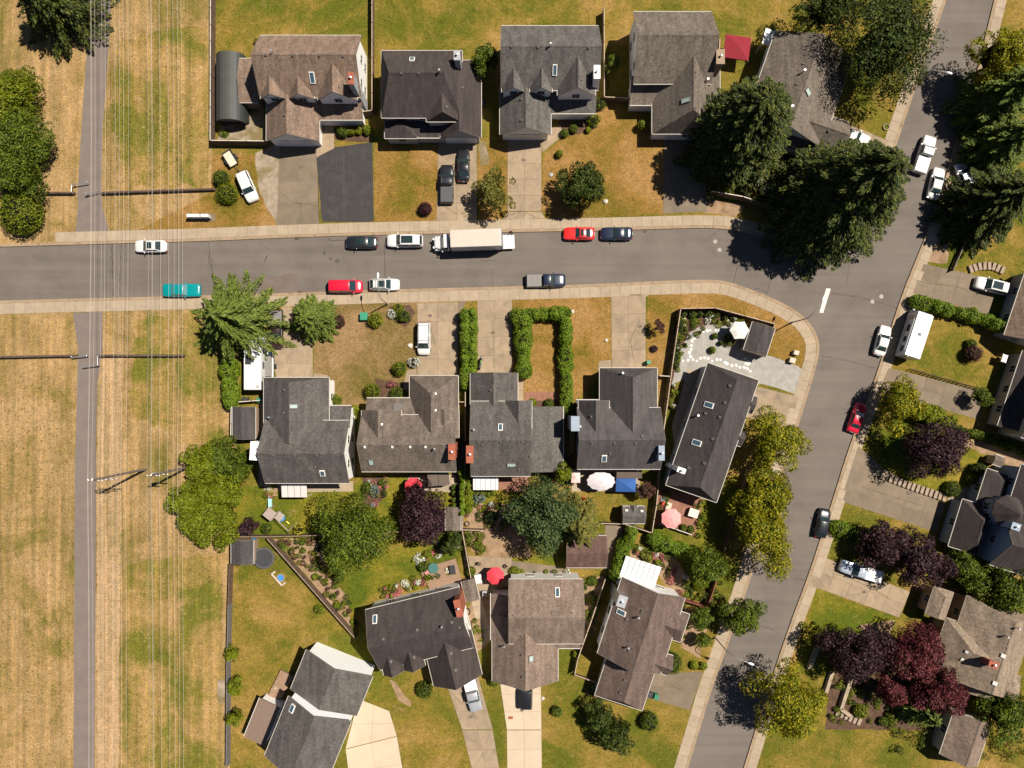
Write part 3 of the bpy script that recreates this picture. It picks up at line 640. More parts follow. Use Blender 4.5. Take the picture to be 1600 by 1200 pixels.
    def chimney(s, px, py, w, h, zt, mat=M_BRICK, rot=0, cap=None, pots=1, out=None):
        """chimney whose top, zt up, shows at px,py; w,h in photo pixels"""
        c = W(px, py, zt); k = K(zt); ex = imgdir(rot); a, b = w * k / 2, h * k / 2
        v, f = obox(c, ex, a, b, 0, zt - .15); ch = mesh('chimney', v, f, mat, s.root)
        v, f = obox(c, ex, a + .06, b + .06, zt - .15, zt); mesh('chimney_cap', v, f, cap or mat, ch)
        for i in range(pots):
            v, f = lathe(c + Vector((ex.y, -ex.x, 0)) * ((i + .5) / pots - .5) * b * 1.2, [(.13, zt - .02), (.13, zt + .35), (.17, zt + .37), (.17, zt + .45), (.03, zt + .5)], 10); mesh('flue', v, f, M_PIPE, ch)
    def plate(s, name, px, py, w, h, lift, mat, fmat=None, rot=0, t=.09):
        """flat thing lying on the roof slope"""
        p, n = s.on_roof(px, py); ex = imgdir(rot); u = (ex - n * ex.dot(n)).normalized(); v_ = n.cross(u); k = K(p.z); a, b = w * k / 2, h * k / 2
        def slab(a, b, z0, z1): 
            q = [p + u * i * a + v_ * j * b for i, j in ((-1, -1), (1, -1), (1, 1), (-1, 1))]
            return [x + n * z0 for x in q] + [x + n * z1 for x in q], [[3, 2, 1, 0], [4, 5, 6, 7], [0, 1, 5, 4], [1, 2, 6, 5], [2, 3, 7, 6], [3, 0, 4, 7]]
        vv, ff = slab(a, b, -.05, lift); o = mesh(name, vv, ff, fmat or mat, s.root)
        if fmat:
            vv, ff = slab(a - t, b - t, lift - .03, lift + .015); mesh('skylight_pane', vv, ff, mat, o)
        return o
    def skylight(s, px, py, w=9, h=14, mat=None, rot=0): return s.plate('skylight', px, py, w, h, .16, mat or M_SKYGL, M_VENTW if mat is None else M_VENT, rot)
    def vents(s, pts, mat=None, sz=3.0, rot=0):
        for x, y in pts: s.plate('roof_vent', x, y, sz, sz, .16, mat or M_VENT, None, rot)
    def pipes(s, pts, h=.7):
        for x, y in pts:
            p, n = s.on_roof(x, y); v, f = tube([p - Vector((0, 0, .1)), p + Vector((0, 0, h)), p + Vector((0, 0, h + .02)), p + Vector((0, 0, h + .15))], [.09, .09, .17, .15], 8); mesh('flue_pipe', v, f, M_PIPE, s.root)
# ---- top row
h = House('house', (480, 130), 'brown roofed house with three dormers and garage gable, beside the arched green shed', 'brown', M_WHITE)
h.gable((406, 55, 564, 152), 5.4, 2.9); h.dormer((408, 119, 446, 150), 5.35, 1.5); h.dormer((452, 119, 490, 150), 5.35, 1.5); h.dormer((497, 106, 557, 152), 5.3, 2.2)
h.shed_roof((485, 149, 567, 187), 2.9, 4.3, 'n', walls=True); h.gable((416, 138, 499, 220), 2.9, 2.4, 'y', door=(1, 4.9))
h.chimney(548, 122, 8, 18, 9.2, M_GREYW, cap=M_BRICK); h.skylight(488, 121, 8, 17); h.vents([(415, 85), (457, 86), (499, 86), (536, 87), (445, 180), (530, 136)]); h.pipes([(427, 83)])
h = House('house', (670, 140), 'dark brown hip roofed house with wide side wing above the two black vehicles', 'dark', M_GREYW)
h.gable((596, 79, 722, 184), 5.3, 3.0, hip=(.35, .5)); h.gable((688, 94, 752, 215), 2.9, 2.5, 'y', hip=(.6, 0), door=(1, 4.6)); h.shed_roof((602, 174, 696, 215), 2.8, 4.0, 'n', walls=True); h.gable((666, 148, 720, 190), 5.3, 1.9, 'y', hip=(0, .25), oh=.25, z0=3); h.gable((601, 188, 652, 216), 2.85, 1.3, 'y', hip=(0, .8), oh=.25)
h.chimney(714, 86, 9, 14, 8.6, M_GREYW); h.skylight(644, 93, 8, 10); h.vents([(627, 114), (654, 114), (722, 137), (697, 167)]); h.pipes([(687, 113)])
h = House('house', (858, 130), 'mottled grey house with two small dormers and white chimney above the pale driveway', 'mottle', M_WHITE)
h.gable((783, 40, 935, 141), 5.3, 2.9); h.dormer((785, 112, 820, 140), 5.3, 1.5); h.dormer((829, 112, 862, 140), 5.3, 1.5); h.dormer((872, 100, 929, 145), 5.2, 2.1)
h.shed_roof((856, 139, 931, 177), 2.9, 4.2, 'n', walls=True); h.gable((781, 132, 861, 210), 2.9, 2.4, 'y', door=(1, 4.9)); h.chimney(933, 112, 9, 20, 8.4, M_WHITE); h.skylight(867, 109, 7, 16); h.vents([(799, 72), (841, 73), (920, 74), (815, 155), (815, 188), (908, 125)]); h.pipes([(860, 72)])
h = House('house', (1050, 120), 'brownish grey house with one long front cross gable left of the huge cypress', 'taupe', M_WHITE)
h.gable((990, 18, 1112, 131), 5.2, 3.0); h.shed_roof((984, 126, 1055, 164), 2.9, 4.4, 'n', walls=True); h.gable((1019, 84, 1125, 209), 3.0, 3.7, 'y', hip=(0, .35), door=(1, 4.9)); h.chimney(1126, 88, 12, 22, 7.6, M_TANW); h.skylight(1072, 157, 15, 8, M_SKYPALE); h.vents([(1086, 112), (1086, 169)]); h.pipes([(1104, 127)])
h = House('house', (1250, 150), 'grey brown house turned towards the side street between the two dark cypresses', 'taupe', M_WHITE)
h.gable((1184, 65, 1312, 214), 4.4, 2.4, 'y', rot=19, hip=(0, 0)); h.gable((1238, 176, 1318, 240), 3.6, 2.1, 'x', rot=19, walls=True); h.shed_roof((1204, 206, 1288, 234), 2.9, 3.8, 'n', rot=19, walls=True); h.skylight(1262, 144, 12, 8, M_SKYPALE, 45); h.vents([(1256, 100), (1246, 132), (1227, 187), (1295, 204)]); h.pipes([(1254, 113), (1235, 169)])
# ---- middle row
h = House('house', (480, 680), 'weathered grey house with white gable wall right of the narrow shed', 'grey', M_WHITE)
h.gable((414, 657, 545, 755), 5.0, 2.6); h.gable((412, 590, 514, 690), 4.5, 2.7, 'y', hip=(.15, 0)); h.shed_roof((505, 634, 549, 668), 3.6, 4.8, 's', walls=True)
h.chimney(404, 705, 26, 28, 6.6, M_WHITE, rot=4, cap=M_WHITE, pots=2); h.skylight(458, 635, 13, 7, M_SKYPALE); h.skylight(504, 739, 8, 11); h.vents([(427, 711), (461, 711), (495, 711), (528, 711), (444, 609), (493, 729), (443, 645)]); h.pipes([(423, 652)])
h = House('house', (640, 690), 'brown weathered house with hipped garage wing and row of white vents', 'tan', M_CREAM)
h.gable((565, 648, 713, 737), 5.0, 2.6); h.gable((640, 587, 716, 672), 3.5, 3.1, 'y', hip=(.75, 0), door=(-1, 4.6)); h.shed_roof((573, 622, 655, 660), 3.6, 5.0, 's', walls=True); h.dormer((566, 641, 626, 690), 4.95, 1.9); h.dormer((676, 640, 716, 680), 4.8, 1.2)
h.chimney(706, 706, 10, 24, 8.6); h.skylight(580, 722, 8, 11, M_SKYPALE); h.vents([(570, 698), (613, 698), (641, 698), (665, 698), (699, 698), (680, 615), (680, 641), (596, 663)], M_VENTW, 3.2); h.vents([(622, 637)], None, 14); h.pipes([(680, 701)])
h = House('house', (800, 680), 'mossy grey house with paler flat side wing right of the double cedar hedge', 'grey', M_CREAM)
h.gable((736, 627, 829, 744), 5.0, 2.7); h.shed_roof((825, 635, 880, 737), 3.2, 4.6, 'w', walls=True, roof=RF['mottle']); h.gable((735, 583, 809, 650), 3.0, 2.1, 'y', door=(-1, 4.6)); h.dormer((790, 626, 830, 665), 4.95, 1.6)
h.chimney(734, 710, 10, 26, 8.2); h.skylight(782, 668, 7, 12); h.skylight(799, 726, 14, 7, M_SKYPALE); h.vents([(747, 690), (782, 690), (816, 690), (754, 695), (811, 733), (828, 656), (828, 712), (767, 610)]); h.pipes([(741, 671)])
h = House('house', (965, 670), 'smooth slate grey house with hipped garage wing beside the court fence', 'slate', M_BLUEW)
h.gable((902, 637, 1032, 733), 5.0, 2.7); h.gable((937, 575, 1027, 690), 3.7, 3.3, 'y', hip=(.35, 0), door=(-1, 4.8)); h.dormer((905, 626, 951, 680), 4.95, 1.9); h.shed_roof((900, 625, 940, 650), 3.6, 4.6, 's', walls=True)
h.chimney(899, 662, 12, 22, 7.6, M_BLUEW, pots=0); h.chimney(1034, 708, 8, 22, 8.0, M_BLUEW); h.skylight(944, 716, 8, 13); h.vents([(925, 692), (960, 692), (993, 692), (993, 595), (993, 641), (924, 651), (953, 708), (1003, 682)]); h.pipes([(906, 666), (972, 583)])
h = House('house', (1113, 676), 'long charcoal roofed corner house beside the grey gravel court', 'char', M_GREYW)
h.gable((1071, 575, 1155, 777), 4.4, 2.6, 'y', rot=19, hip=(.35, .35), door=None); h.gable((1135, 612, 1180, 640), 3.9, .7, 'x', rot=19, oh=.2, walls=False); h.gable((1122, 668, 1162, 692), 3.9, .7, 'x', rot=19, oh=.2, walls=False)
h.chimney(1065, 735, 12, 7, 7.6, M_VENTW, rot=19); h.skylight(1108, 633, 15, 9, None, 19); h.skylight(1089, 692, 15, 9, None, 19); h.vents([(1141, 603), (1133, 629), (1125, 652), (1114, 686), (1101, 724), (1103, 646), (1077, 731)], None, 4, 19); h.pipes([(1089, 649)])
# ---- lower row
h = House('house', (655, 985), 'dark roofed house with two dormers and brick chimney below the wooden deck', 'dark', M_WHITE)
h.gable((580, 934, 730, 1031), 5.0, 2.7, rot=-13.6); h.gable((595, 1016, 629, 1052), 4.9, 1.6, 'y', rot=-13.6, oh=.25, z0=2.5); h.gable((627, 1008, 661, 1044), 4.9, 1.6, 'y', rot=-13.6, oh=.25, z0=2.5); h.gable((668, 992, 746, 1064), 3.3, 2.8, 'y', rot=-13.6, door=(1, 4.8))
h.chimney(716, 951, 9, 26, 8.4, M_BRICK, rot=-13.6); h.skylight(586, 968, 7, 14, None, -5); h.vents([(599, 999), (652, 985), (706, 973), (718, 980), (704, 1021), (711, 1047), (610, 1034), (646, 1027)], None, 4); h.pipes([(691, 977)])
h = House('house', (830, 985), 'warm brown house with pale driveway below the lower red umbrella', 'warm', M_WHITE)
h.gable((795, 905, 911, 1006), 5.2, 2.3); h.gable((769, 960, 872, 1064), 3.0, 2.9, 'y', hip=(0, .0), door=(1, 4.9)); h.shed_roof((767, 927, 802, 1000), 3.0, 4.6, 'e', walls=True); h.shed_roof((860, 990, 907, 1013), 3.0, 4.2, 'n', walls=True)
h.skylight(871, 926, 7, 15); h.skylight(829, 1029, 9, 10, M_SKYPALE); h.vents([(803, 962), (830, 960), (864, 959), (894, 958), (815, 994), (816, 1024), (817, 1058), (860, 932)], None, 3); h.pipes([(788, 1008)])
h = House('house', (1000, 985), 'chocolate roofed house with white patio cover left of the street maple', 'choc', M_WHITE)
h.gable((950, 915, 1054, 1040), 4.6, 2.7, 'y', rot=18); h.gable((1014, 950, 1072, 996), 4.2, 1.9, 'x', rot=18, hip=(0, .5), z0=0); h.gable((1008, 1018, 1048, 1050), 4.2, 1.5, 'x', rot=18, z0=0); h.gable((937, 1038, 1015, 1100), 3.0, 2.1, 'y', rot=18, hip=(0, .35))
h.chimney(972, 940, 13, 17, 7.6, M_PIPE, rot=18); h.skylight(971, 957, 15, 8, None, 18); h.vents([(1004, 956), (980, 968), (984, 1017), (981, 1048), (977, 1063), (970, 1083), (1048, 964)], None, 4, 18); h.pipes([(997, 963), (981, 1010)])
h = House('house', (500, 1100), 'house with two stepped dark roofs and white gable walls at the bottom edge', 'grey', M_WHITE)
h.gable((462, 1034, 574, 1100), 4.4, 2.0, 'y', rot=22, win=False, wall=M_BRIGHT); h.gable((428, 1104, 534, 1204), 6.9, 2.2, 'y', rot=22, win=False, wall=M_BRIGHT); h.skylight(457, 1107, 8, 13, None, 22); h.vents([(521, 1053), (505, 1089), (490, 1118)], None, 3)
h.shed_roof((392, 1095, 428, 1160), 2.5, 2.9, 'e', rot=22, roof=surf('brown_metal_roof', (0.17, 0.12, 0.09), .15, 2, 9, .7, stretch=(6, 1, 1)), walls=True)
# ---- east side
h = House('house', (1628, 484), 'brown roof at the right edge behind the white wagon', 'brown', M_GREYW)
h.gable((1584, 432, 1672, 540), 3.0, 2.3, 'y', rot=18.5)
h = House('house', (1626, 622), 'dark roof at the right edge below the tall hedge', 'dark', M_CREAM)
h.gable((1576, 560, 1676, 684), 3.0, 2.2, 'y', rot=18.5); h.gable((1612, 580, 1700, 700), 5.4, 2.4, 'x', rot=18.5)
h = House('house', (1560, 820), 'dark house with octagonal bay turret and separate hipped garage roof on the right', 'dark', M_BLUEW)
h.gable((1492, 785, 1540, 862), 3.0, 2.0, 'y', rot=17, hip=(1, 1)); h.gable((1556, 820, 1660, 900), 5.4, 2.6, 'x', rot=18, hip=(.0, 0)); h.gable((1532, 738, 1582, 800), 3.0, 1.2, 'y', rot=18, hip=(.5, .5)); h.gable((1580, 735, 1660, 830), 5.4, 2.4, 'x', rot=18, hip=(.8, 0))
def turret(h, px, py, rp, ez, rise):
    c = W(px, py, ez); r = rp * K(ez); n = 8
    v = [(c.x + r * math.cos(a), c.y + r * math.sin(a), ez) for a in [math.pi / 8 + R(-18) + i * math.pi / 4 for i in range(n)]]; vb = [(x, y, z - .15) for x, y, z in v]
    mesh('turret_roof', v + vb + [(c.x, c.y, ez + rise)], [[i, (i + 1) % n, 2 * n] for i in range(n)] + [[n + i, n + (i + 1) % n, (i + 1) % n, i] for i in range(n)] + [list(range(2 * n - 1, n - 1, -1))], h.roof, h.root)
    rw = r - .35; poly = [(c.x + rw * math.cos(a), c.y + rw * math.sin(a)) for a in [math.pi / 8 + R(-18) + i * math.pi / 4 for i in range(n)]]
    vv, ff = prism(poly, 0, ez - .1); mesh('turret_wall', vv, ff, h.wall, h.root)
    for i in range(n):
        a = R(-18) + math.pi / 4 + i * math.pi / 4; nr = Vector((math.cos(a), math.sin(a), 0))
        if nr.dot(Vector((-c.x, -c.y, 0))) > 10: 
            for z in (.9, 3.4): h.window(c + nr * rw * math.cos(math.pi / 8), nr, .6, z, z + 1.4)
turret(h, 1576, 800, 27, 5.9, 2.3); h.chimney(1588, 823, 13, 10, 8.2, M_BLUEW, rot=18)
h = House('house', (1535, 1005), 'large sandy roofed house with many hips behind the red maples', 'sand', M_TANW, trim=M_TRIMB)
h.gable((1487, 945, 1600, 1078), 3.2, 3.0, 'y', rot=18.5, hip=(.25, .1)); h.gable((1466, 975, 1540, 1045), 3.0, 2.5, 'x', rot=18.5, hip=(1, 0)); h.gable((1452, 920, 1484, 965), 2.9, .9, 'y', rot=18.5, hip=(.6, 0)); h.gable((1490, 1040, 1590, 1090), 2.9, 1.6, 'x', rot=18.5, hip=(.5, .3))
h.chimney(1553, 1039, 14, 9, 7.4, M_BRICK, rot=18.5); h.vents([(1568, 1025), (1555, 1068)], M_VENTW, 6, 18); h.vents([(1511, 1019), (1503, 1030)], M_VENTW, 4, 18); h.pipes([(1570, 993), (1587, 980)])
h = House('house', (1520, 1150), 'small cream porch roof at the bottom right below the red maples', 'sand', M_CREAM)
h.gable((1478, 1118, 1540, 1190), 3.0, 1.8, 'y', rot=18.5, roof=RF['warm'])
# ---- garden sheds and outbuildings
def small(name, r, ez, rise, ridge, roof, label, wall=M_TANW, rot=0, hip=(0, 0), cat='shed', oh=.15): 
    s = House(name, ((r[0] + r[2]) / 2, (r[1] + r[3]) / 2), label, roof, wall, cat, trim=M_TRIM); s.gable(r, ez, rise, ridge, rot, hip, oh=oh, win=False, th=.08); return s
small('garden_shed', (374, 91, 402, 160), 2.6, .8, 'x', 'brown', 'brown lean shed beside the arched green shed', hip=(0, 0))
small('garden_shed', (363, 636, 399, 686), 2.4, .7, 'y', 'shedg', 'narrow grey shed left of the weathered grey house')
small('garden_shed', (361, 844, 396, 881), 2.3, .7, 'y', 'shedg', 'grey shed at the top of the long field fence')
small('garden_shed', (696, 793, 720, 829), 2.3, .3, 'y', 'tan', 'weathered brown shed half under the purple plum')
small('garden_shed', (885, 837, 948, 887), 2.5, 1.1, 'x', 'redb', 'red brown shed under the olive fir')
small('garden_shed', (724, 906, 746, 939), 2.4, .25, 'y', 'tan', 'narrow brown shed right of the white gabled dark house', rot=-14)
sh = small('playhouse', (973, 791, 1008, 818), 2.2, .8, 'x', 'mottle', 'little playhouse shed with two roof windows beside the long fence', wall=M_CREAM); sh.skylight(979, 798, 4, 3); sh.skylight(1003, 799, 4, 3); sh.gable((984, 790, 996, 806), 2.3, .5, 'y', oh=.1, z0=1.5, win=False)
small('garden_shed', (1168, 507, 1205, 553), 2.5, .5, 'y', 'char', 'charcoal roofed shelter beside the white hexagonal umbrella', rot=18)
small('garden_shed', (1553, 712, 1568, 728), 1.9, .3, 'x', 'tan', 'small tan storage box at the turret house corner', rot=18, wall=M_CREAM)
# arched quonset shed
c0 = W(357, 135, 2.6); M_ARCH = surf('green_metal_sheet', (0.030, 0.033, 0.030), .12, 1, 8, .6, .4, stretch=(1, 4, 1)); M_ARCH2 = surf('green_metal_ridge', (0.052, 0.053, 0.046), .1, 1, 8, .6)
rt = thing('arched_shed', (c0.x, c0.y, 0), 'arched dark green metal shed inside the white edged fence', 'shed')
wA, lA = 46 * K(2.6) / 2, 106 * K(2.6) / 2; n = 14; ex, ey = imgdir(-1), Vector((0, -1, 0)); C = Vector((c0.x, c0.y, 0)) + Vector((-.1, 0, 0))
def arc(k, l, off=0): a = math.pi * k / n; return C + ex * (-math.cos(a) * (wA + off)) + ey * l + Vector((0, 0, 1.1 + math.sin(a) ** .8 * (2.1 + off)))
segs = [(0, 5), (5, 9), (9, n)]
for a_, b_ in segs:
    ks = list(range(a_, b_ + 1)); m = len(ks); V = [arc(k, -lA) for k in ks] + [arc(k, lA) for k in ks] + [arc(k, -lA, -.05) for k in ks] + [arc(k, lA, -.05) for k in ks]
    o = mesh('roof_sheet', V, [[i, i + 1, m + i + 1, m + i] for i in range(m - 1)] + [[2 * m + i, 3 * m + i, 3 * m + i + 1, 2 * m + i + 1] for i in range(m - 1)] + [[m + i, m + i + 1, 3 * m + i + 1, 3 * m + i] for i in range(m - 1)], M_ARCH2 if a_ == 5 else M_ARCH, rt); fix_normals(o)
v, f = obox(C, ex, wA - .06, lA - .5, 0, 1.1); mesh('wall', v, f, M_ARCH, rt)
V = [arc(k, -lA + .4, -.08) for k in range(n + 1)]; mesh('back_wall', V, [list(range(n + 1))], M_ARCH, rt)
V = [arc(k, lA - .5, -.08) for k in range(n + 1)]; mesh('front_wall', V, [list(range(n + 1))], M_SOFFIT, rt)
# ================================================================ VEGETATION
F_GREEN = foliage('leaf_green', [(0.018, 0.036, 0.003), (0.055, 0.085, 0.006), (0.105, 0.14, 0.010), (0.17, 0.20, 0.018)])
F_LAUREL = foliage('leaf_laurel', [(0.055, 0.08, 0.003), (0.105, 0.14, 0.004), (0.155, 0.185, 0.007), (0.21, 0.225, 0.013)])
F_DARK = foliage('leaf_dark_green', [(0.008, 0.016, 0.003), (0.024, 0.042, 0.006), (0.055, 0.078, 0.010), (0.11, 0.125, 0.018)])
F_BLUE = foliage('leaf_grey_green', [(0.022, 0.045, 0.016), (0.05, 0.085, 0.03), (0.085, 0.12, 0.04), (0.13, 0.15, 0.045)])
F_CONIF = foliage('needle_green', [(0.03, 0.052, 0.007), (0.075, 0.11, 0.013), (0.125, 0.165, 0.022), (0.20, 0.225, 0.045)], .2)
F_CEDAR = foliage('needle_dark', [(0.006, 0.013, 0.002), (0.022, 0.036, 0.005), (0.055, 0.07, 0.008), (0.13, 0.135, 0.016)], .15)
F_GOLD = foliage('leaf_yellow_green', [(0.055, 0.07, 0.004), (0.13, 0.145, 0.005), (0.225, 0.215, 0.007), (0.37, 0.29, 0.010)])
F_OLIVE = foliage('leaf_olive', [(0.055, 0.06, 0.01), (0.11, 0.11, 0.018), (0.17, 0.155, 0.03), (0.22, 0.185, 0.04)])
F_PURPLE = foliage('leaf_purple', [(0.007, 0.003, 0.006), (0.024, 0.008, 0.014), (0.052, 0.020, 0.028), (0.105, 0.055, 0.056)])
F_RED = foliage('leaf_wine_red', [(0.028, 0.006, 0.009), (0.08, 0.014, 0.02), (0.14, 0.03, 0.036), (0.19, 0.06, 0.055)])
F_MAROON = foliage('leaf_maroon', [(0.03, 0.006, 0.012), (0.05, 0.010, 0.02), (0.075, 0.015, 0.03)])
F_BROWN = foliage('leaf_russet', [(0.05, 0.02, 0.015), (0.085, 0.04, 0.03), (0.12, 0.055, 0.04)])
F_LIME = foliage('leaf_lime', [(0.10, 0.13, 0.006), (0.17, 0.20, 0.01), (0.25, 0.26, 0.015)])
F_YELLOW = foliage('leaf_yellow', [(0.28, 0.24, 0.012), (0.45, 0.38, 0.03), (0.55, 0.46, 0.06)])
F_WHITE = foliage('flower_white', [(0.25, 0.3, 0.2), (0.6, 0.6, 0.55), (0.75, 0.74, 0.7)])
F_PINK = foliage('flower_pink', [(0.05, 0.08, 0.02), (0.4, 0.1, 0.12), (0.55, 0.2, 0.22)])
F_HEDGE = foliage('hedge_cedar', [(0.05, 0.095, 0.004), (0.09, 0.145, 0.006), (0.135, 0.195, 0.010), (0.18, 0.23, 0.016)], .22)
F_SILVER = foliage('leaf_silver', [(0.12, 0.17, 0.14), (0.2, 0.26, 0.23), (0.3, 0.35, 0.32)])
M_BARK = surf('bark', (0.11, 0.075, 0.05), 0.3, 3, 12, 0.95, 0.1, 0.02)
M_INNER = surf('core_shade', (0.010, 0.010, 0.005), 0.3, 3, 12, 0.95, 0.05)  # near-black: shade inside the foliage put into the core's colour
def leaf_obj(name, P, N, L, Wd, mat, parent, U=None):
    """one diamond leaf (or spray of leaves) per point; N normals, L half length, Wd half width"""
    n = len(P)
    N = N / np.maximum(1e-6, np.linalg.norm(N, axis=1))[:, None]
    if U is None: U = RNG.normal(size=(n, 3))
    U = U - (U * N).sum(1)[:, None] * N; U /= np.maximum(1e-6, np.linalg.norm(U, axis=1))[:, None]
    V = np.cross(N, U)
    L = np.broadcast_to(L, (n,))[:, None]; Wd = np.broadcast_to(Wd, (n,))[:, None]
    q = np.stack([P - U * L, P + V * Wd - U * L * .1, P + U * L, P - V * Wd - U * L * .1], axis=1).reshape(-1, 3)
    me = D.meshes.new(name); me.vertices.add(4 * n); me.vertices.foreach_set('co', q.astype(np.float32).ravel())
    me.loops.add(4 * n); me.loops.foreach_set('vertex_index', np.arange(4 * n, dtype=np.int32))
    me.polygons.add(n); me.polygons.foreach_set('loop_start', np.arange(0, 4 * n, 4, dtype=np.int32))
    me.polygons.foreach_set('loop_total', np.full(n, 4, dtype=np.int32))
    me.materials.append(mat); me.update(calc_edges=True)
    o = D.objects.new(name, me); COL.objects.link(o); o.parent = parent
    return o
def sph(n, zmin=-1.0):
    z = RNG.uniform(zmin, 1, n); a = RNG.uniform(0, 2 * math.pi, n); r = np.sqrt(1 - z * z)
    return np.stack([r * np.cos(a), r * np.sin(a), z], 1)
def lump(d, ph, amp):
    return 1 + amp * (np.sin(3 * d[:, 0] + ph[0]) * .6 + np.sin(4 * d[:, 1] + ph[1]) * .6 + np.sin(5 * d[:, 2] + 3 * d[:, 0] + ph[2]) * .4 + np.sin(7 * d[:, 0] - 6 * d[:, 1] + ph[3]) * .3)
def base_px(cx, cy, hm):
    """ground point under something whose middle, hm metres up, shows at cx, cy"""
    w = W(cx, cy, hm); return Vector((w.x, w.y, 0))
def trunk_limbs(root, h, R_, top, n=5, mat=None):
    v, f = tube([(0, 0, -.1), (.02 * h, 0, h * .25), (.01 * h, .02 * h, top)], [max(.07, .028 * h), max(.05, .02 * h), .03], 8)
    mesh('trunk', v, f, mat or M_BARK, root, raw=True)
    for i in range(n):
        a = i * 2.4 + random.random(); z0 = h * random.uniform(.25, .45); l = R_ * random.uniform(.5, .8)
        p0 = Vector((.01 * h, .01 * h, z0)); p1 = Vector((math.cos(a) * l * .5, math.sin(a) * l * .5, z0 + l * .45)); p2 = Vector((math.cos(a) * l, math.sin(a) * l, min(h * .9, z0 + l * .9)))
        v, f = tube([p0, p1, p2], [.012 * h, .008 * h, .02], 6); mesh('limb', v, f, mat or M_BARK, root, raw=True)
def leafy(name, cx, cy, rp, h, mat, label, cat='tree', group=None, dens=1.0, leaf=.165, open_=0.0, ell=(1, 1), rot=0):
    """broadleaf tree: clumps of leaves through an uneven crown"""
    Rm = rp * S * .93; rz = min(h * .46, Rm * .95); zc = h - rz
    b = base_px(cx, cy, zc + rz * .15)
    root = thing(name, b, label, cat, group)
    trunk_limbs(root, h, Rm, zc + rz * .3)
    ph = RNG.uniform(0, 6.28, 4)
    if ell == (1, 1): q_ = RNG.uniform(.86, 1.0); ell = (q_, 1.04 / q_ * .98) if RNG.random() < .5 else (1.04 / q_ * .98, q_); rot = RNG.uniform(0, 180)
    nc = int(16 + 6.5 * Rm * (1.2 - open_ * .4)); d = sph(nc, -.4)
    rad = lump(d, ph, .21) * RNG.uniform(.55 if not open_ else .3, 1.0, nc) ** .6
    sc = np.array([Rm * ell[0], Rm * ell[1], rz])
    q5 = nc // 5; d[:q5, 2] = np.abs(d[:q5, 2]) * .6 + .4; rad[:q5] = RNG.uniform(.25, .8, q5)
    for i_ in range(5): a_ = i_ * 1.2566 + ph[0]; d[i_] = np.array([.42 * math.cos(a_) * (i_ > 0), .42 * math.sin(a_) * (i_ > 0), .88]); rad[i_] = .78
    cen = d * rad[:, None] * sc * .82
    cr = Rm * RNG.uniform(.17, .36, nc) * (1 - .2 * open_); cr[:5] = np.maximum(cr[:5], Rm * .30)
    tot = int(min(30000, 780 * Rm ** 1.55 * dens)) + 500
    k = RNG.choice(nc, tot, p=cr ** 2 / (cr ** 2).sum())
    e = sph(tot, -.6); P = cen[k] + e * (cr[k] * RNG.uniform(.25, 1.0, tot) ** .3 * RNG.uniform(.93, 1.1, tot))[:, None] * np.array([1, 1, .85])
    if rot:
        c_, s_ = math.cos(R(-rot)), math.sin(R(-rot)); P = np.stack([P[:, 0] * c_ - P[:, 1] * s_, P[:, 0] * s_ + P[:, 1] * c_, P[:, 2]], 1)
    P[:, 2] += zc; P[:, 2] = np.maximum(P[:, 2], .15)
    N = e + RNG.normal(size=(tot, 3)) * .40 + np.array([0, 0, .15])
    lf = min(leaf, .065 + .032 * Rm) * RNG.uniform(.6, 1.25, tot)
    leaf_obj('crown', P, N, lf, lf * .62, mat, root)
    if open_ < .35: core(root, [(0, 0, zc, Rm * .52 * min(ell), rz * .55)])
    return root
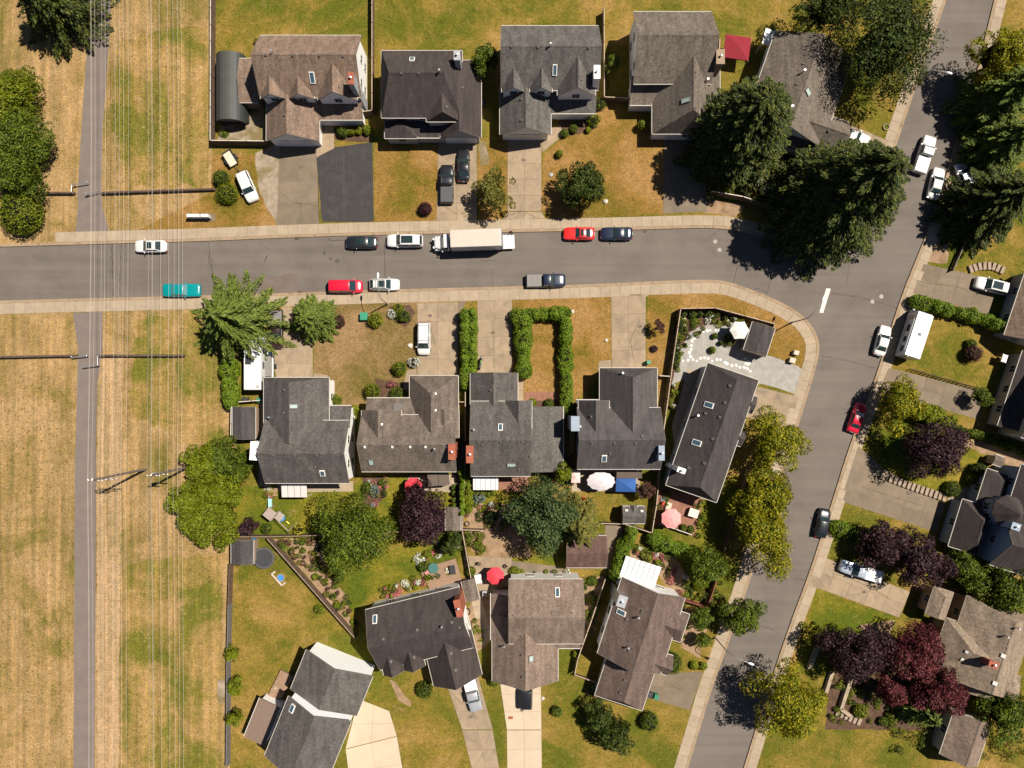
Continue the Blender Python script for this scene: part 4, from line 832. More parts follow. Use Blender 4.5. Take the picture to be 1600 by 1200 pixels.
def conifer(name, cx, cy, rp, h, mat, label, cat='tree', group=None, droop=.35, dens=1.0, spike=1.0, flat=.75, wid=.09, zlow=.08, bw=.30, nbm=1.0):
    """spreading conifer: whorls of boughs, each fringed with sprays"""
    Rm = rp * S * .95; b = base_px(cx, cy, h * .38)
    root = thing(name, b, label, cat, group)
    v, f = tube([(0, 0, -.1), (0, 0, h * .5), (.05, 0, h * .97)], [max(.1, .02 * h), .012 * h, .02], 8); mesh('trunk', v, f, M_BARK, root, raw=True)
    PP, NN, UU, LL = [], [], [], []
    lev = int((9 + h * 1.1) * nbm)
    for i in range(lev):
        t = (i + RNG.uniform(-.3, .3)) / lev; t = min(max(t, 0), .985)
        z = h * (zlow + (1 - zlow) * t); ln = Rm * (1 - t) ** flat + .15
        nb = int((5 + 6 * (1 - t)) * nbm)
        a0 = RNG.uniform(0, 6.28)
        for j in range(nb):
            a = a0 + 6.283 * j / nb + RNG.uniform(-.25, .25); l = ln * RNG.uniform(.72, 1.08 + .12 * spike)
            ns = int(max(8, l * 24 * dens)); u = (np.arange(ns) + RNG.uniform(0, 1, ns)) / ns
            rr = l * u ** .85; side = np.where(RNG.random(ns) < .5, -1.0, 1.0)
            wspr = (1 - u) ** .7 * (u + .2) * l * bw * RNG.uniform(.0, 1.0, ns) * side
            bend = RNG.uniform(-.15, .15) * u
            ca, sa = np.cos(a + bend), np.sin(a + bend)
            zz = z + rr * .16 * (1 - u) - droop * l * u ** 2 * .6 - np.abs(wspr) * .3 + RNG.normal(size=ns) * .04
            PP.append(np.stack([rr * ca - wspr * sa, rr * sa + wspr * ca, zz], 1))
            th = a + side * RNG.uniform(.3, 1.0, ns) * (1 - u * .6)
            UU.append(np.stack([np.cos(th), np.sin(th), -.15 - droop * u], 1))
            NN.append(np.stack([.25 * ca, .25 * sa, np.ones(ns)], 1) + RNG.normal(size=(ns, 3)) * .38)
            LL.append(RNG.uniform(.20, .42, ns) * (.75 + .02 * h) * (1 - .35 * u))
    P = np.concatenate(PP); N = np.concatenate(NN); U = np.concatenate(UU); L = np.concatenate(LL)
    P[:, 2] = np.maximum(P[:, 2], .12)
    leaf_obj('crown', P, N, L, np.minimum(wid, L * .5), mat, root, U)
    return root
def ball_pts(n, r, rz, z0, rough=.05, zmin=-.6):
    d = sph(n, zmin); ph = RNG.uniform(0, 6.28, 4)
    k = lump(d, ph, rough) * RNG.uniform(.86, 1.03, n)
    P = d * k[:, None] * np.array([r, r, rz]); P[:, 2] += z0
    return P, d
def core(root, parts):  # added solid filling, blocks light passing through the leaves
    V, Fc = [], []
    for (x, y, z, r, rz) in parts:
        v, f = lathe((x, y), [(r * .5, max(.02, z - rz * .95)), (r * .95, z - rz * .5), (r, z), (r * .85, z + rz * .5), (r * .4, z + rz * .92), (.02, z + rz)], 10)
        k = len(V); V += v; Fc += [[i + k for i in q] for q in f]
    mesh('light_block_core', V, Fc, M_INNER, root, raw=True)
def shrub(name, cx, cy, rp, h, mat, label, cat='shrub', group=None, rough=.06, leaf=.09, clip=True, dens=1.0):
    """rounded garden shrub with a dense skin of leaves"""
    r = rp * S * .95; b = base_px(cx, cy, h * .5); root = thing(name, b, label, cat, group)
    rz = h * .52; z0 = h - rz
    n = int((420 * r * r + 260) * dens * (.09 / leaf) ** 1.2); n = min(n, 14000)
    P, d = ball_pts(n, r, rz, z0, rough if clip else .16); P[:, 2] = np.maximum(P[:, 2], .05)
    N = d + RNG.normal(size=(n, 3)) * (.45 if clip else .8); N[:, 2] += .25
    lf = leaf * RNG.uniform(.6, 1.3, n); leaf_obj('foliage', P, N, lf, lf * .6, mat, root)
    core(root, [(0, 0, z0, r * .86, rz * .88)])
    return root
def hedge(pts, wp, h, mat, label, name='hedge', group=None, step=.9, rough=.1, leaf=.12, cat='hedge'):
    """run of clipped cedars grown together along a line"""
    L = resample([base_px(x, y, h * .6).xy for x, y in pts], step); b = Vector((L[0].x, L[0].y, 0))
    root = thing(name, b, label, cat, group); PP, NN, C = [], [], []
    for p in L:
        r = wp * S * .5 * RNG.uniform(.78, 1.18); hh = h * RNG.uniform(.72, 1.12)
        n = int(330 * r * (hh + r)); P, d = ball_pts(n, r, hh * .55, hh * .48, rough, -.8)
        P[:, 2] = np.maximum(P[:, 2], .05)
        o = np.array([p.x - b.x + RNG.uniform(-.08, .08), p.y - b.y + RNG.uniform(-.08, .08), 0]); PP.append(P + o)
        N = d * np.array([1, 1, .8]) + RNG.normal(size=(n, 3)) * .5; N[:, 2] += .3; NN.append(N)
        C.append((o[0], o[1], hh * .48, r * .85, hh * .5))
    P = np.concatenate(PP); N = np.concatenate(NN); n = len(P)
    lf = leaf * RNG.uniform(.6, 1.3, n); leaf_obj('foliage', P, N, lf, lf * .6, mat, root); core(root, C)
    return root
def bed_plants(pts, n, mats, label, h=.5, name='bed_plants', leaf=.09, clump=.35):
    """mixed low planting nobody could count, scattered through a bed outline"""
    P0 = [W(*p).xy for p in pts]; xs = [p.x for p in P0]; ys = [p.y for p in P0]; pos = []
    def inside(x, y):
        c = False; j = len(P0) - 1
        for i in range(len(P0)):
            if (P0[i].y > y) != (P0[j].y > y) and x < (P0[j].x - P0[i].x) * (y - P0[i].y) / (P0[j].y - P0[i].y) + P0[i].x: c = not c
            j = i
        return c
    t = 0
    while len(pos) < n and t < n * 60:
        t += 1; x, y = random.uniform(min(xs), max(xs)), random.uniform(min(ys), max(ys))
        if inside(x, y): pos.append((x, y))
    if not pos: return
    b = Vector((pos[0][0], pos[0][1], 0)); root = D.objects.new(name, None); COL.objects.link(root); root.location = b
    root['kind'] = 'stuff'; root['label'] = label; root['category'] = 'planting'
    by = {}
    for (x, y) in pos: by.setdefault(random.choice(mats), []).append((x, y))
    for m, l in by.items():
        PP, NN = [], []
        for x, y in l:
            r = clump * random.uniform(.6, 1.5); k = int(70 + 160 * r); hh = h * random.uniform(.5, 1.4)
            P, d = ball_pts(k, r, hh, hh * .5, .2, -.4); P[:, 2] = np.maximum(P[:, 2], .03); PP.append(P + np.array([x - b.x, y - b.y, 0])); NN.append(d + RNG.normal(size=(k, 3)) * .7 + np.array([0, 0, .4]))
        P = np.concatenate(PP); N = np.concatenate(NN); lf = leaf * RNG.uniform(.6, 1.4, len(P)); o = leaf_obj('low_plants', P, N, lf, lf * .6, m, root); o['kind'] = 'stuff'
# ---------------- trees
TW = 'trees along the streets and yards'
conifer('cedar_tree', 366, 500, 68, 13, F_CONIF, 'spiky deodar cedar overhanging the white camper roof beside the teal car', droop=.45, spike=4.0, dens=1.3, bw=.2, nbm=.88, flat=.9, wid=.075)
conifer('pine_tree', 488, 498, 37, 6.5, F_CONIF, 'small fluffy pine between the concrete driveway and the straw lawn', droop=.15, flat=.55, dens=1.5, nbm=1.35, bw=.36, wid=.075)
leafy('cedar_tree', 553, 831, 64, 9, F_GREEN, 'broad rounded green tree behind the pale soil vegetable garden', dens=1.25)
leafy('dogwood_tree', 848, 803, 62, 10, F_BLUE, 'large grey green broadleaf tree shading the yard left of the brown shed', dens=1.25)
conifer('fir_tree', 902, 822, 44, 12, F_OLIVE, 'olive green fir leaning over the brown shed roof', droop=.4)
conifer('cypress_tree', 1161, 204, 82, 18, F_CEDAR, 'huge dark cypress beside the shaded driveway of the top row', droop=.2, flat=.42, dens=1.3, spike=.3, nbm=1.25, bw=.42)
conifer('cypress_tree', 1318, 303, 100, 22, F_CEDAR, 'largest dark cypress casting its shadow over the street corner', droop=.3, flat=.58, dens=1.3, spike=.9, nbm=1.25, bw=.42)
leafy('maple_tree', 1385, 72, 82, 14, F_DARK, 'dark broad maple covering the top of the side street beside the lamp', dens=1.2)
leafy('maple_tree', 1290, 10, 45, 10, F_DARK, 'dark maple behind the white patio cover at the top edge')
leafy('roadside_tree', 1566, 85, 48, 10, F_GOLD, 'yellowish green tree at the top right corner', dens=1.1)
conifer('hemlock_tree', 1564, 152, 58, 11, F_CONIF, 'light green hemlock below the yellowish corner tree', droop=.35, flat=.55, dens=1.3, nbm=1.1)
conifer('hemlock_tree', 1568, 222, 54, 9.5, F_CONIF, 'light green hemlock above the half hidden silver car', droop=.35, flat=.55, dens=1.3, nbm=1.1)
conifer('hemlock_tree', 1550, 316, 66, 12, F_CEDAR, 'dark hemlock below the half hidden silver car', droop=.3, flat=.5, dens=1.4, nbm=1.1)
leafy('laurel_tree', 22, 150, 48, 5, F_LAUREL, 'uppermost of the bright laurels along the left edge of the field', leaf=.16, dens=1.3)
leafy('laurel_tree', 34, 218, 52, 6, F_GREEN, 'darker laurel in the middle of the left edge clump', leaf=.16, dens=1.4)
leafy('laurel_tree', 26, 268, 48, 5.5, F_GREEN, 'laurel just above the clipped dome on the left edge', leaf=.16, dens=1.3)
shrub('laurel_dome', 31, 333, 35, 4.2, F_LAUREL, 'clipped laurel dome beside the road at the left edge', leaf=.13, rough=.03)
conifer('fir_tree', 75, -8, 70, 14, F_CEDAR, 'dark fir in the top left corner', droop=.3)
leafy('laurel_tree', 358, 716, 39, 5, F_GREEN, 'dark green laurel nearest the white chimney', leaf=.16, dens=1.4)
leafy('laurel_tree', 318, 722, 34, 4.5, F_LAUREL, 'bright laurel at the foot of the right hand power pole', leaf=.16, dens=1.4)
leafy('laurel_tree', 296, 778, 39, 5, F_LAUREL, 'leftmost laurel of the mass beside the power lines', leaf=.16, dens=1.4)
leafy('laurel_tree', 348, 768, 36, 5, F_LAUREL, 'bright laurel beside the long lawn with the play set', leaf=.16, dens=1.4)
leafy('laurel_tree', 322, 818, 48, 5, F_LAUREL, 'lowest laurel of the mass above the open dry field', leaf=.16, dens=1.4)
leafy('plum_tree', 660, 806, 46, 7.5, F_PURPLE, 'dark purple plum tree below the red umbrella of the second yard', dens=1.4)
leafy('plum_tree', 386, 824, 17, 3.2, F_PURPLE, 'small near black plum tree beside the bright laurels', dens=1.4, leaf=.14)
leafy('plum_tree', 1462, 702, 52, 8, F_PURPLE, 'round purple plum tree above the timber edged lawn steps', dens=1.3)
leafy('plum_tree', 1378, 851, 41, 6, F_PURPLE, 'purple plum tree hanging over the silver pickup', dens=1.1)
leafy('plum_tree', 1438, 876, 46, 7, F_PURPLE, 'purple plum tree right of the silver pickup', dens=1.2)
leafy('plum_tree', 1342, 1018, 52, 8, F_PURPLE, 'purple plum tree beside the pale retaining walls', dens=1.2)
leafy('maple_tree', 1428, 1018, 50, 8, F_RED, 'wine red maple at the left corner of the tan roof', dens=1.1)
leafy('maple_tree', 1462, 1078, 44, 7.5, F_RED, 'wine red maple below the larger red maple', dens=1.1)
leafy('maple_tree', 1392, 1078, 28, 5.5, F_RED, 'smallest wine red maple above the lower garden steps', dens=1.1)
conifer('fir_tree', 1440, 1110, 32, 7, F_CONIF, 'small green fir between the two lower red maples')
leafy('locust_tree', 1212, 690, 52, 8, F_GOLD, 'golden green locust beside the corner house driveway', open_=.5, dens=1.15)
leafy('locust_tree', 1200, 772, 50, 8, F_GOLD, 'golden green locust in the middle of the street row', open_=.3, dens=1.15)
leafy('locust_tree', 1190, 838, 62, 8.5, F_GOLD, 'lowest golden green locust of the street row', open_=.4, dens=1.15)
leafy('locust_tree', 1172, 800, 38, 7, F_GOLD, 'shaded golden locust against the dark fence of the street row', open_=.2, dens=1.2)
leafy('locust_tree', 1226, 1095, 66, 10, F_GOLD, 'large golden locust at the bottom of the side street', open_=.5, dens=1.15)
leafy('locust_tree', 1404, 630, 44, 7, F_GOLD, 'golden green locust above the red car', open_=.5, dens=1.15)
leafy('ash_tree', 772, 300, 38, 6, F_OLIVE, 'olive green tree between the two middle driveways of the top row', open_=.7, dens=.9)
t_ = leafy('holly_tree', 910, 286, 41, 6, F_DARK, 'dark round holly on the dry lawn above the red coupe', dens=1.8, leaf=.15)
leafy('maple_tree', 1158, 964, 38, 6.5, F_GREEN, 'light green street maple below the red fence corner', open_=.4)
leafy('apple_tree', 1097, 966, 22, 4, F_GREEN, 'small apple tree left of the light green street maple')
leafy('apple_tree', 1098, 998, 15, 3.2, F_GREEN, 'smallest apple tree beside the lower street lamp base')
leafy('bay_tree', 1105, 882, 36, 5.5, F_GREEN, 'dense bay tree at the right end of the angled cedar hedge', dens=1.3)
leafy('magnolia_tree', 1568, 915, 48, 7, F_GREEN, 'green magnolia between the tan roof and the grey roof', dens=1.3)
leafy('magnolia_tree', 1510, 888, 34, 5, F_GREEN, 'smaller magnolia left of the tan roof', dens=1.3)
leafy('magnolia_tree', 1570, 1115, 44, 6, F_GREEN, 'green tree at the bottom right corner below the tan roof', dens=1.3)
leafy('bay_tree', 707, 848, 20, 4.5, F_DARK, 'dark bay tree beside the fence under the purple plum', dens=1.4)
leafy('bay_tree', 757, 92, 26, 6, F_GREEN, 'green tree squeezed between two top row roofs', dens=1.3)
leafy('bay_tree', 958, 98, 14, 4, F_GREEN, 'narrow green tree in the shaded gap right of the white chimney')
leafy('cherry_tree', 1010, 765, 18, 4, F_BROWN, 'russet cherry beside the blue canopy', open_=.4)
leafy('cherry_tree', 1030, 510, 13, 3, F_BROWN, 'low russet cherry on the corner lawn outside the fence', open_=.4)
leafy('bay_tree', 880, 740, 18, 5, F_LAUREL, 'bright green shrub tree behind the gap of two grey roofs')
leafy('young_tree', 362, 1022, 14, 3.2, F_LAUREL, 'uppermost young tree on the long field fence'); leafy('young_tree', 366, 1076, 15, 3.2, F_LAUREL, 'middle young tree on the long field fence'); leafy('young_tree', 366, 1120, 16, 3.2, F_LAUREL, 'lowest young tree on the long field fence')
leafy('bay_tree', 935, 1118, 30, 4, F_DARK, 'dark bush tree at the bottom edge below the brown garage', open_=.3); leafy('bay_tree', 965, 1150, 30, 5, F_DARK, 'dark tree below the bottom edge bush')
leafy('flower_tree', 925, 1102, 16, 2.6, F_OLIVE, 'pale flowering shrub tree at the bottom edge', open_=.5)
leafy('bay_tree', 1535, 620, 18, 3.5, F_GREEN, 'leafy shrub tree at the right end of the timber edging')
leafy('flower_tree', 1460, 652, 30, 3, F_LIME, 'lime shrubs beside the pink concrete drive', dens=1.3, ell=(1.3, .6), rot=20)
# ---------------- shrubs
SH = [
 ('clipped_shrub', 345, 278, 14, 2.0, F_GREEN, 'dark clipped ball beside the left wooden barrier end'), ('clipped_shrub', 354, 302, 18, 1.9, F_LAUREL, 'yellow green mound in front of the parked white wagon'),
 ('barberry', 664, 326, 11.5, 1.6, F_MAROON, 'round maroon barberry on the lawn above the white wagon with black roof panel'), ('barberry', 529, 502, 10.5, 1.3, F_BROWN, 'oval russet barberry on the straw lawn beside the fluffy pine'),
 ('clipped_shrub', 586, 500, 12.5, 1.9, F_LIME, 'lime clipped shrub touching the green utility box'), ('rose_bush', 630, 494, 11, 1.4, F_GREEN, 'dark rose bush in the kerbside flower bed'),
 ('lime_shrub', 622, 482, 9, 1.0, F_LIME, 'lime flowering shrub at the top of the kerbside flower bed'), ('white_flower_shrub', 613, 490, 7, .9, F_WHITE, 'white flowering shrub at the left of the kerbside bed'),
 ('clipped_shrub', 624, 576, 12, 2.0, F_LAUREL, 'bright clipped shrub left of the white hydrangea'), ('white_hydrangea', 646, 566, 9, 1.2, F_WHITE, 'white hydrangea at the driveway edge by the white minivan'),
 ('clipped_shrub', 582, 611, 13, 2.2, F_LAUREL, 'bright clipped shrub at the left corner of the brown roof'), ('pink_shrub', 611, 600, 6, .9, F_PINK, 'pink flowering shrub in the mulch bed'),
 ('clipped_shrub', 620, 615, 12, 1.6, F_GREEN, 'dark spreading shrub under the brown roof eave'), ('clipped_shrub', 524, 626, 11, 1.4, F_LAUREL, 'bright low shrub at the wall of the grey cross gabled house'),
 ('clipped_shrub', 552, 641, 9, 1.3, F_LIME, 'lime shrub right of the grey cross gabled house'), ('smoke_bush', 1521, 553, 14, 2.2, F_BROWN, 'round russet smoke bush on the lawn right of the motorhome'),
 ('clipped_shrub', 1518, 538, 9, 1.2, F_GREEN, 'dark shrub just behind the russet smoke bush'), ('clipped_shrub', 1050, 1036, 18, 3.0, F_GREEN, 'big round clipped shrub at the end of the brown roof'),
 ('clipped_shrub', 663, 1078, 14, 1.8, F_GREEN, 'round clipped shrub in the lawn left of the silver pickup drive'), ('clipped_shrub', 772, 1064, 9, 1.6, F_LAUREL, 'small clipped ball at the pale driveway corner'),
 ('golden_shrub', 1520, 748, 10, 1.6, F_LIME, 'yellow clipped shrub by the bay of the right hand house'), ('clipped_shrub', 1530, 735, 13, 2.2, F_DARK, 'dark clipped shrub behind the yellow one'),
 ('clipped_shrub', 1488, 764, 14, 1.6, F_GREEN, 'dark spreading shrub at the head of the timber steps'), ('golden_conifer', 468, 826, 8.5, 1.8, F_YELLOW, 'bright yellow conifer by the back fence'),
 ('clipped_shrub', 416, 826, 9, 1.5, F_GREEN, 'green shrub between the dark plum and the yellow conifer'), ('barberry', 1022, 545, 6, .6, F_PURPLE, 'dead looking dark shrub on the corner lawn'),
 ('clipped_shrub', 529, 902, 11, 1.6, F_GREEN, 'green shrub at the edge of the pale soil garden'), ('clipped_shrub', 440, 852, 7, 1, F_GREEN, 'small green shrub behind the trampoline'),
 ('clipped_shrub', 498, 952, 8, 1, F_LAUREL, 'bright shrub beside the diagonal fence'), ('clipped_shrub', 526, 945, 6, .9, F_LAUREL, 'small bright shrub below the pale soil garden'),
 ('clipped_shrub', 1015, 1128, 16, 2.2, F_GREEN, 'round shrub at the bottom edge right of the garage'), ('golden_shrub', 1085, 1040, 7, 1, F_LIME, 'left lime shrub of the pair in the kerb bed'), ('golden_shrub', 1099, 1041, 7, 1, F_LIME, 'right lime shrub of the pair in the kerb bed'),
 ('clipped_shrub', 1003, 196, 8, 1.8, F_LAUREL, 'yellow green shrub against the grey cross gable'), ('fern', 936, 162, 11, 1.4, F_GREEN, 'fern cluster at the corner below the white chimney'), ('lime_shrub', 927, 187, 11, 1.2, F_LIME, 'lime shrub at the front of the mottled grey house'),
 ('clipped_shrub', 896, 201, 7, 1.1, F_GREEN, 'dark shrub beside the flared driveway'), ('clipped_shrub', 882, 208, 7, 1.1, F_GREEN, 'shrub at the tip of the flared driveway'), ('lime_shrub', 919, 203, 5, .8, F_LIME, 'tiny lime shrub at the lawn edge'),
 ('clipped_shrub', 874, 240, 6, 1.2, F_LAUREL, 'small shrub on the lawn beside the pale driveway'), ('clipped_shrub', 535, 206, 9, 1.5, F_GREEN, 'dark shrub in the bed above the striped parking pad'), ('lime_shrub', 549, 206, 6, 1.1, F_LIME, 'first lime shrub in the bed above the striped parking pad'),
 ('clipped_shrub', 560, 204, 6, 1.1, F_LIME, 'second lime shrub in the bed above the striped parking pad'), ('clipped_shrub', 573, 203, 8, 1.2, F_LAUREL, 'end shrub in the bed above the striped parking pad'),
 ('clipped_shrub', 736, 893, 8, 1.6, F_LAUREL, 'oval clipped shrub left of the lower red umbrella'), ('silver_shrub', 584, 766, 9, .9, F_SILVER, 'silver leaved shrub in the back garden bed'), ('clipped_shrub', 573, 762, 9, 1.1, F_GREEN, 'green vegetable shrub in the back garden bed'),
 ('clipped_shrub', 599, 755, 8, 1, F_GREEN, 'dark shrub at the right of the back garden bed'), ('silver_shrub', 748, 778, 10, 1, F_SILVER, 'silver agave like shrub by the fence left of the big tree'), ('clipped_shrub', 768, 808, 11, 1.6, F_BLUE, 'grey green shrub at the foot of the big broadleaf tree'),
 ('clipped_shrub', 1095, 480, 0, 0, F_GREEN, ''), ('clipped_shrub', 868, 615, 0, 0, F_GREEN, ''), ('clipped_shrub', 858, 630, 8, 1.2, F_GREEN, 'dark shrub beside the brick path end'), ('clipped_shrub', 832, 629, 7, 1, F_LAUREL, 'bright shrub beside the brick path start'),
 ('clipped_shrub', 835, 1106, 0, 0, F_GREEN, ''), ('clipped_shrub', 870, 1112, 9, 1.3, F_GREEN, 'small round shrub on the lawn right of the pale driveway'), ('lime_shrub', 900, 1022, 5, 1.2, F_LIME, 'tiny lime shrub by the brown house walkway'),
 ('clipped_shrub', 1126, 536, 4, .9, F_DARK, 'small dark bush in the grey gravel court'), ('clipped_shrub', 1113, 547, 6, 1, F_GREEN, 'low green cushion in the grey gravel court'), ('clipped_shrub', 1117, 525, 5, .9, F_GREEN, 'round cushion near the gravel court island'),
 ('clipped_shrub', 1140, 531, 11, 1.0, F_OLIVE, 'mixed shrub island of the grey gravel court'), ('clipped_shrub', 920, 985, 0, 0, F_GREEN, ''), ('clipped_shrub', 1040, 770, 5, 1, F_GREEN, 'potted shrub at the brick deck corner'),
 ('clipped_shrub', 1068, 825, 6, .9, F_GREEN, 'left shrub at the brick deck railing'), ('clipped_shrub', 1080, 827, 6, .9, F_GREEN, 'right shrub at the brick deck railing'), ('clipped_shrub', 1040, 905, 0, 0, F_GREEN, ''),
 ('clipped_shrub', 1093, 912, 12, 1.6, F_LAUREL, 'bright shrub inside the red fence corner'), ('clipped_shrub', 1010, 875, 8, 1, F_OLIVE, 'olive shrub above the white patio cover'), ('clipped_shrub', 1028, 880, 6, .9, F_LIME, 'lime shrub right of the white patio cover'),
 ('clipped_shrub', 1330, 835, 0, 0, F_GREEN, ''), ('clipped_shrub', 1325, 868, 0, 0, F_GREEN, ''), ('clipped_shrub', 1395, 1120, 10, 1.2, F_LAUREL, 'bright shrub beside the lower garden steps'), ('clipped_shrub', 1345, 1112, 12, 1.4, F_LIME, 'lime shrub beside the pale retaining wall end'),
 ('clipped_shrub', 1380, 1128, 8, 1.1, F_GREEN, 'green shrub at the bottom edge by the steps'), ('clipped_shrub', 590, 878, 0, 0, F_GREEN, ''), ('clipped_shrub', 661, 886, 9, 1.4, F_GREEN, 'leafy potted shrub at the left of the wooden deck'),
 ('clipped_shrub', 668, 902, 6, .9, F_LAUREL, 'small shrub at the lower left deck corner'), ('clipped_shrub', 804, 893, 9, 1, F_LIME, 'lime shrub right of the lower red umbrella'), ('clipped_shrub', 931, 940, 9, 1.3, F_GREEN, 'green shrub in the side bed of the brown house'),
 ('clipped_shrub', 925, 908, 9, .9, F_GREEN, 'green vegetable shrub behind the brown house'), ('clipped_shrub', 1540, 868, 0, 0, F_GREEN, ''),
]
for a in SH:
    if a[3]: shrub(*a, clip=a[0] in ('clipped_shrub', 'barberry', 'golden_shrub', 'smoke_bush'))
# ---------------- hedges
hedge([(727, 492), (727, 600)], 16, 3.0, F_HEDGE, 'left row of the double cedar hedge between two driveways'); hedge([(738, 488), (738, 580)], 15, 2.7, F_HEDGE, 'right row of the double cedar hedge between two driveways')
hedge([(808, 492), (885, 489)], 22, 2.4, F_HEDGE, 'cedar hedge along the street side of the enclosed front lawn'); hedge([(817, 505), (818, 580)], 27, 2.6, F_HEDGE, 'left arm of the cedar hedge round the front lawn'); hedge([(884, 502), (885, 640)], 22, 2.6, F_HEDGE, 'long right arm of the cedar hedge round the front lawn')
hedge([(358, 572), (358, 628)], 27, 2.4, F_HEDGE, 'cedar hedge left of the white camper')
hedge([(1435, 470), (1490, 486), (1546, 501)], 21, 2.0, F_HEDGE, 'hedge above the lawn with the motorhome'); hedge([(1553, 507), (1640, 535)], 22, 2.6, F_HEDGE, 'taller hedge running off the right edge')
hedge([(987, 832), (972, 868), (962, 898)], 22, 3, F_HEDGE, 'tall hedge beside the brown shed'); hedge([(1022, 842), (1060, 858), (1100, 874)], 25, 2.4, F_HEDGE, 'angled hedge below the brick deck')
hedge([(722, 738), (722, 800)], 10, 3.0, F_HEDGE, 'slender cedar row behind the brick chimney'); hedge([(732, 748), (732, 796)], 12, 2.6, F_LAUREL, 'lighter cedar row beside the slender one')
hedge([(1492, 668), (1540, 682), (1605, 708)], 15, 1.2, F_GREEN, 'low hedge beside the shaded footpath on the right'); hedge([(1312, 826), (1345, 836), (1378, 846)], 26, 1.3, F_HEDGE, 'clipped hedge block beside the black hatchback')
hedge([(1500, 902), (1530, 880), (1556, 876)], 16, 1.6, F_LAUREL, 'bright hedge behind the grey garage'); hedge([(709, 762), (709, 790)], 8, 1.6, F_GREEN, 'short narrow hedge by the back gate')
hedge([(1068, 492), (1115, 490), (1160, 502)], 9, 1.0, F_DARK, 'row of dark shrubs inside the top of the court fence', step=1.2); hedge([(1062, 505), (1056, 570)], 12, 1.0, F_DARK, 'row of dark shrubs inside the left of the court fence', step=1.2)
# ---------------- mixed low planting
MIX = [F_GREEN, F_LAUREL, F_OLIVE, F_DARK]; MIXF = MIX + [F_WHITE, F_PINK, F_LIME]
bed_plants([(1063, 490), (1118, 488), (1160, 500), (1158, 513), (1108, 510), (1085, 525), (1068, 548), (1056, 590), (1054, 560)], 60, MIX + [F_LIME, F_WHITE], 'dense mixed planting round the grey gravel court')
bed_plants([(1050, 598), (1058, 598), (1052, 640), (1046, 640)], 12, MIXF, 'flower strip beside the side path of the corner house')
bed_plants([(430, 842), (500, 842), (515, 900), (545, 930), (552, 985), (500, 915)], 75, MIX + [F_BROWN, F_OLIVE, F_OLIVE, F_BROWN], 'scattered vegetable plants in the pale soil garden')
bed_plants([(566, 745), (608, 747), (602, 775), (585, 790), (570, 780)], 22, MIXF, 'flower bed below the brown roof')
bed_plants([(726, 830), (755, 830), (757, 865), (735, 865)], 26, MIX, 'vegetable plot right of the narrow shed')
bed_plants([(985, 850), (1055, 870), (1085, 915), (1075, 935), (1030, 905)], 40, MIXF, 'pots and plants round the sandy yard'); bed_plants([(1068, 890), (1112, 892), (1102, 938), (1066, 930)], 30, MIX, 'thick planting inside the red fence')
bed_plants([(735, 970), (750, 965), (752, 1000), (740, 1002)], 10, [F_LAUREL, F_GREEN], 'raised vegetable bed beside the white gable', h=.35)
bed_plants([(590, 920), (700, 885), (705, 900), (600, 935)], 40, MIXF, 'planting along the back wall of the dark roof house')
bed_plants([(800, 890), (895, 890), (895, 903), (800, 905)], 16, MIXF, 'planter row behind the brown roof'); bed_plants([(908, 905), (940, 900), (928, 990), (908, 990)], 40, MIX, 'vegetable beds right of the brown roof')
bed_plants([(740, 765), (778, 765), (778, 774), (740, 774)], 12, [F_GREEN, F_LAUREL], 'planter row below the white corrugated cover'); bed_plants([(640, 870), (720, 848), (728, 860), (650, 882)], 34, MIXF, 'border plants above the wooden deck')
bed_plants([(398, 62), (425, 62), (425, 78), (398, 78)], 8, MIX, 'small bed behind the arched shed'); bed_plants([(408, 755), (435, 757), (433, 778), (412, 776)], 12, MIXF, 'potted flowers left of the panelled patio cover')
bed_plants([(1440, 640), (1500, 655), (1495, 668), (1440, 660)], 26, [F_LIME, F_GOLD, F_LAUREL], 'lime ground cover beside the concrete drive'); bed_plants([(1300, 1000), (1390, 1030), (1400, 1130), (1295, 1130), (1290, 1060)], 80, MIX, 'shaded ground cover between the retaining walls')
bed_plants([(1400, 1090), (1600, 1100), (1600, 1180), (1380, 1180)], 60, MIX + [F_LIME], 'garden planting along the bottom right edge', h=.8, clump=.6); bed_plants([(1230, 250), (1262, 245), (1265, 275), (1225, 275)], 14, [F_WHITE, F_PINK, F_GREEN], 'white and pink pots at the small front garden')
bed_plants([(1055, 935), (1112, 940), (1100, 1020), (1062, 1010)], 18, MIX + [F_BROWN], 'weedy strip between the apple trees'); bed_plants([(340, 196), (352, 190), (356, 216), (342, 216)], 6, [F_GREEN, F_LAUREL], 'weeds at the left of the gravel yard')
bed_plants([(540, 455 + 470), (560, 985), (548, 990), (535, 940)], 10, MIX, 'low shrubs at the end of the diagonal fence'); bed_plants([(915, 1065), (950, 1085), (945, 1110), (915, 1100)], 14, MIXF, 'flowering shrubs at the bottom edge')
bed_plants([(1108, 905), (1135, 900), (1120, 960), (1105, 960)], 16, MIX, 'rough grasses outside the red fence'); bed_plants([(1410, 700), (1500, 755), (1490, 765), (1405, 735)], 6, [F_RED, F_GREEN], 'small perennials on the stepped lawn')

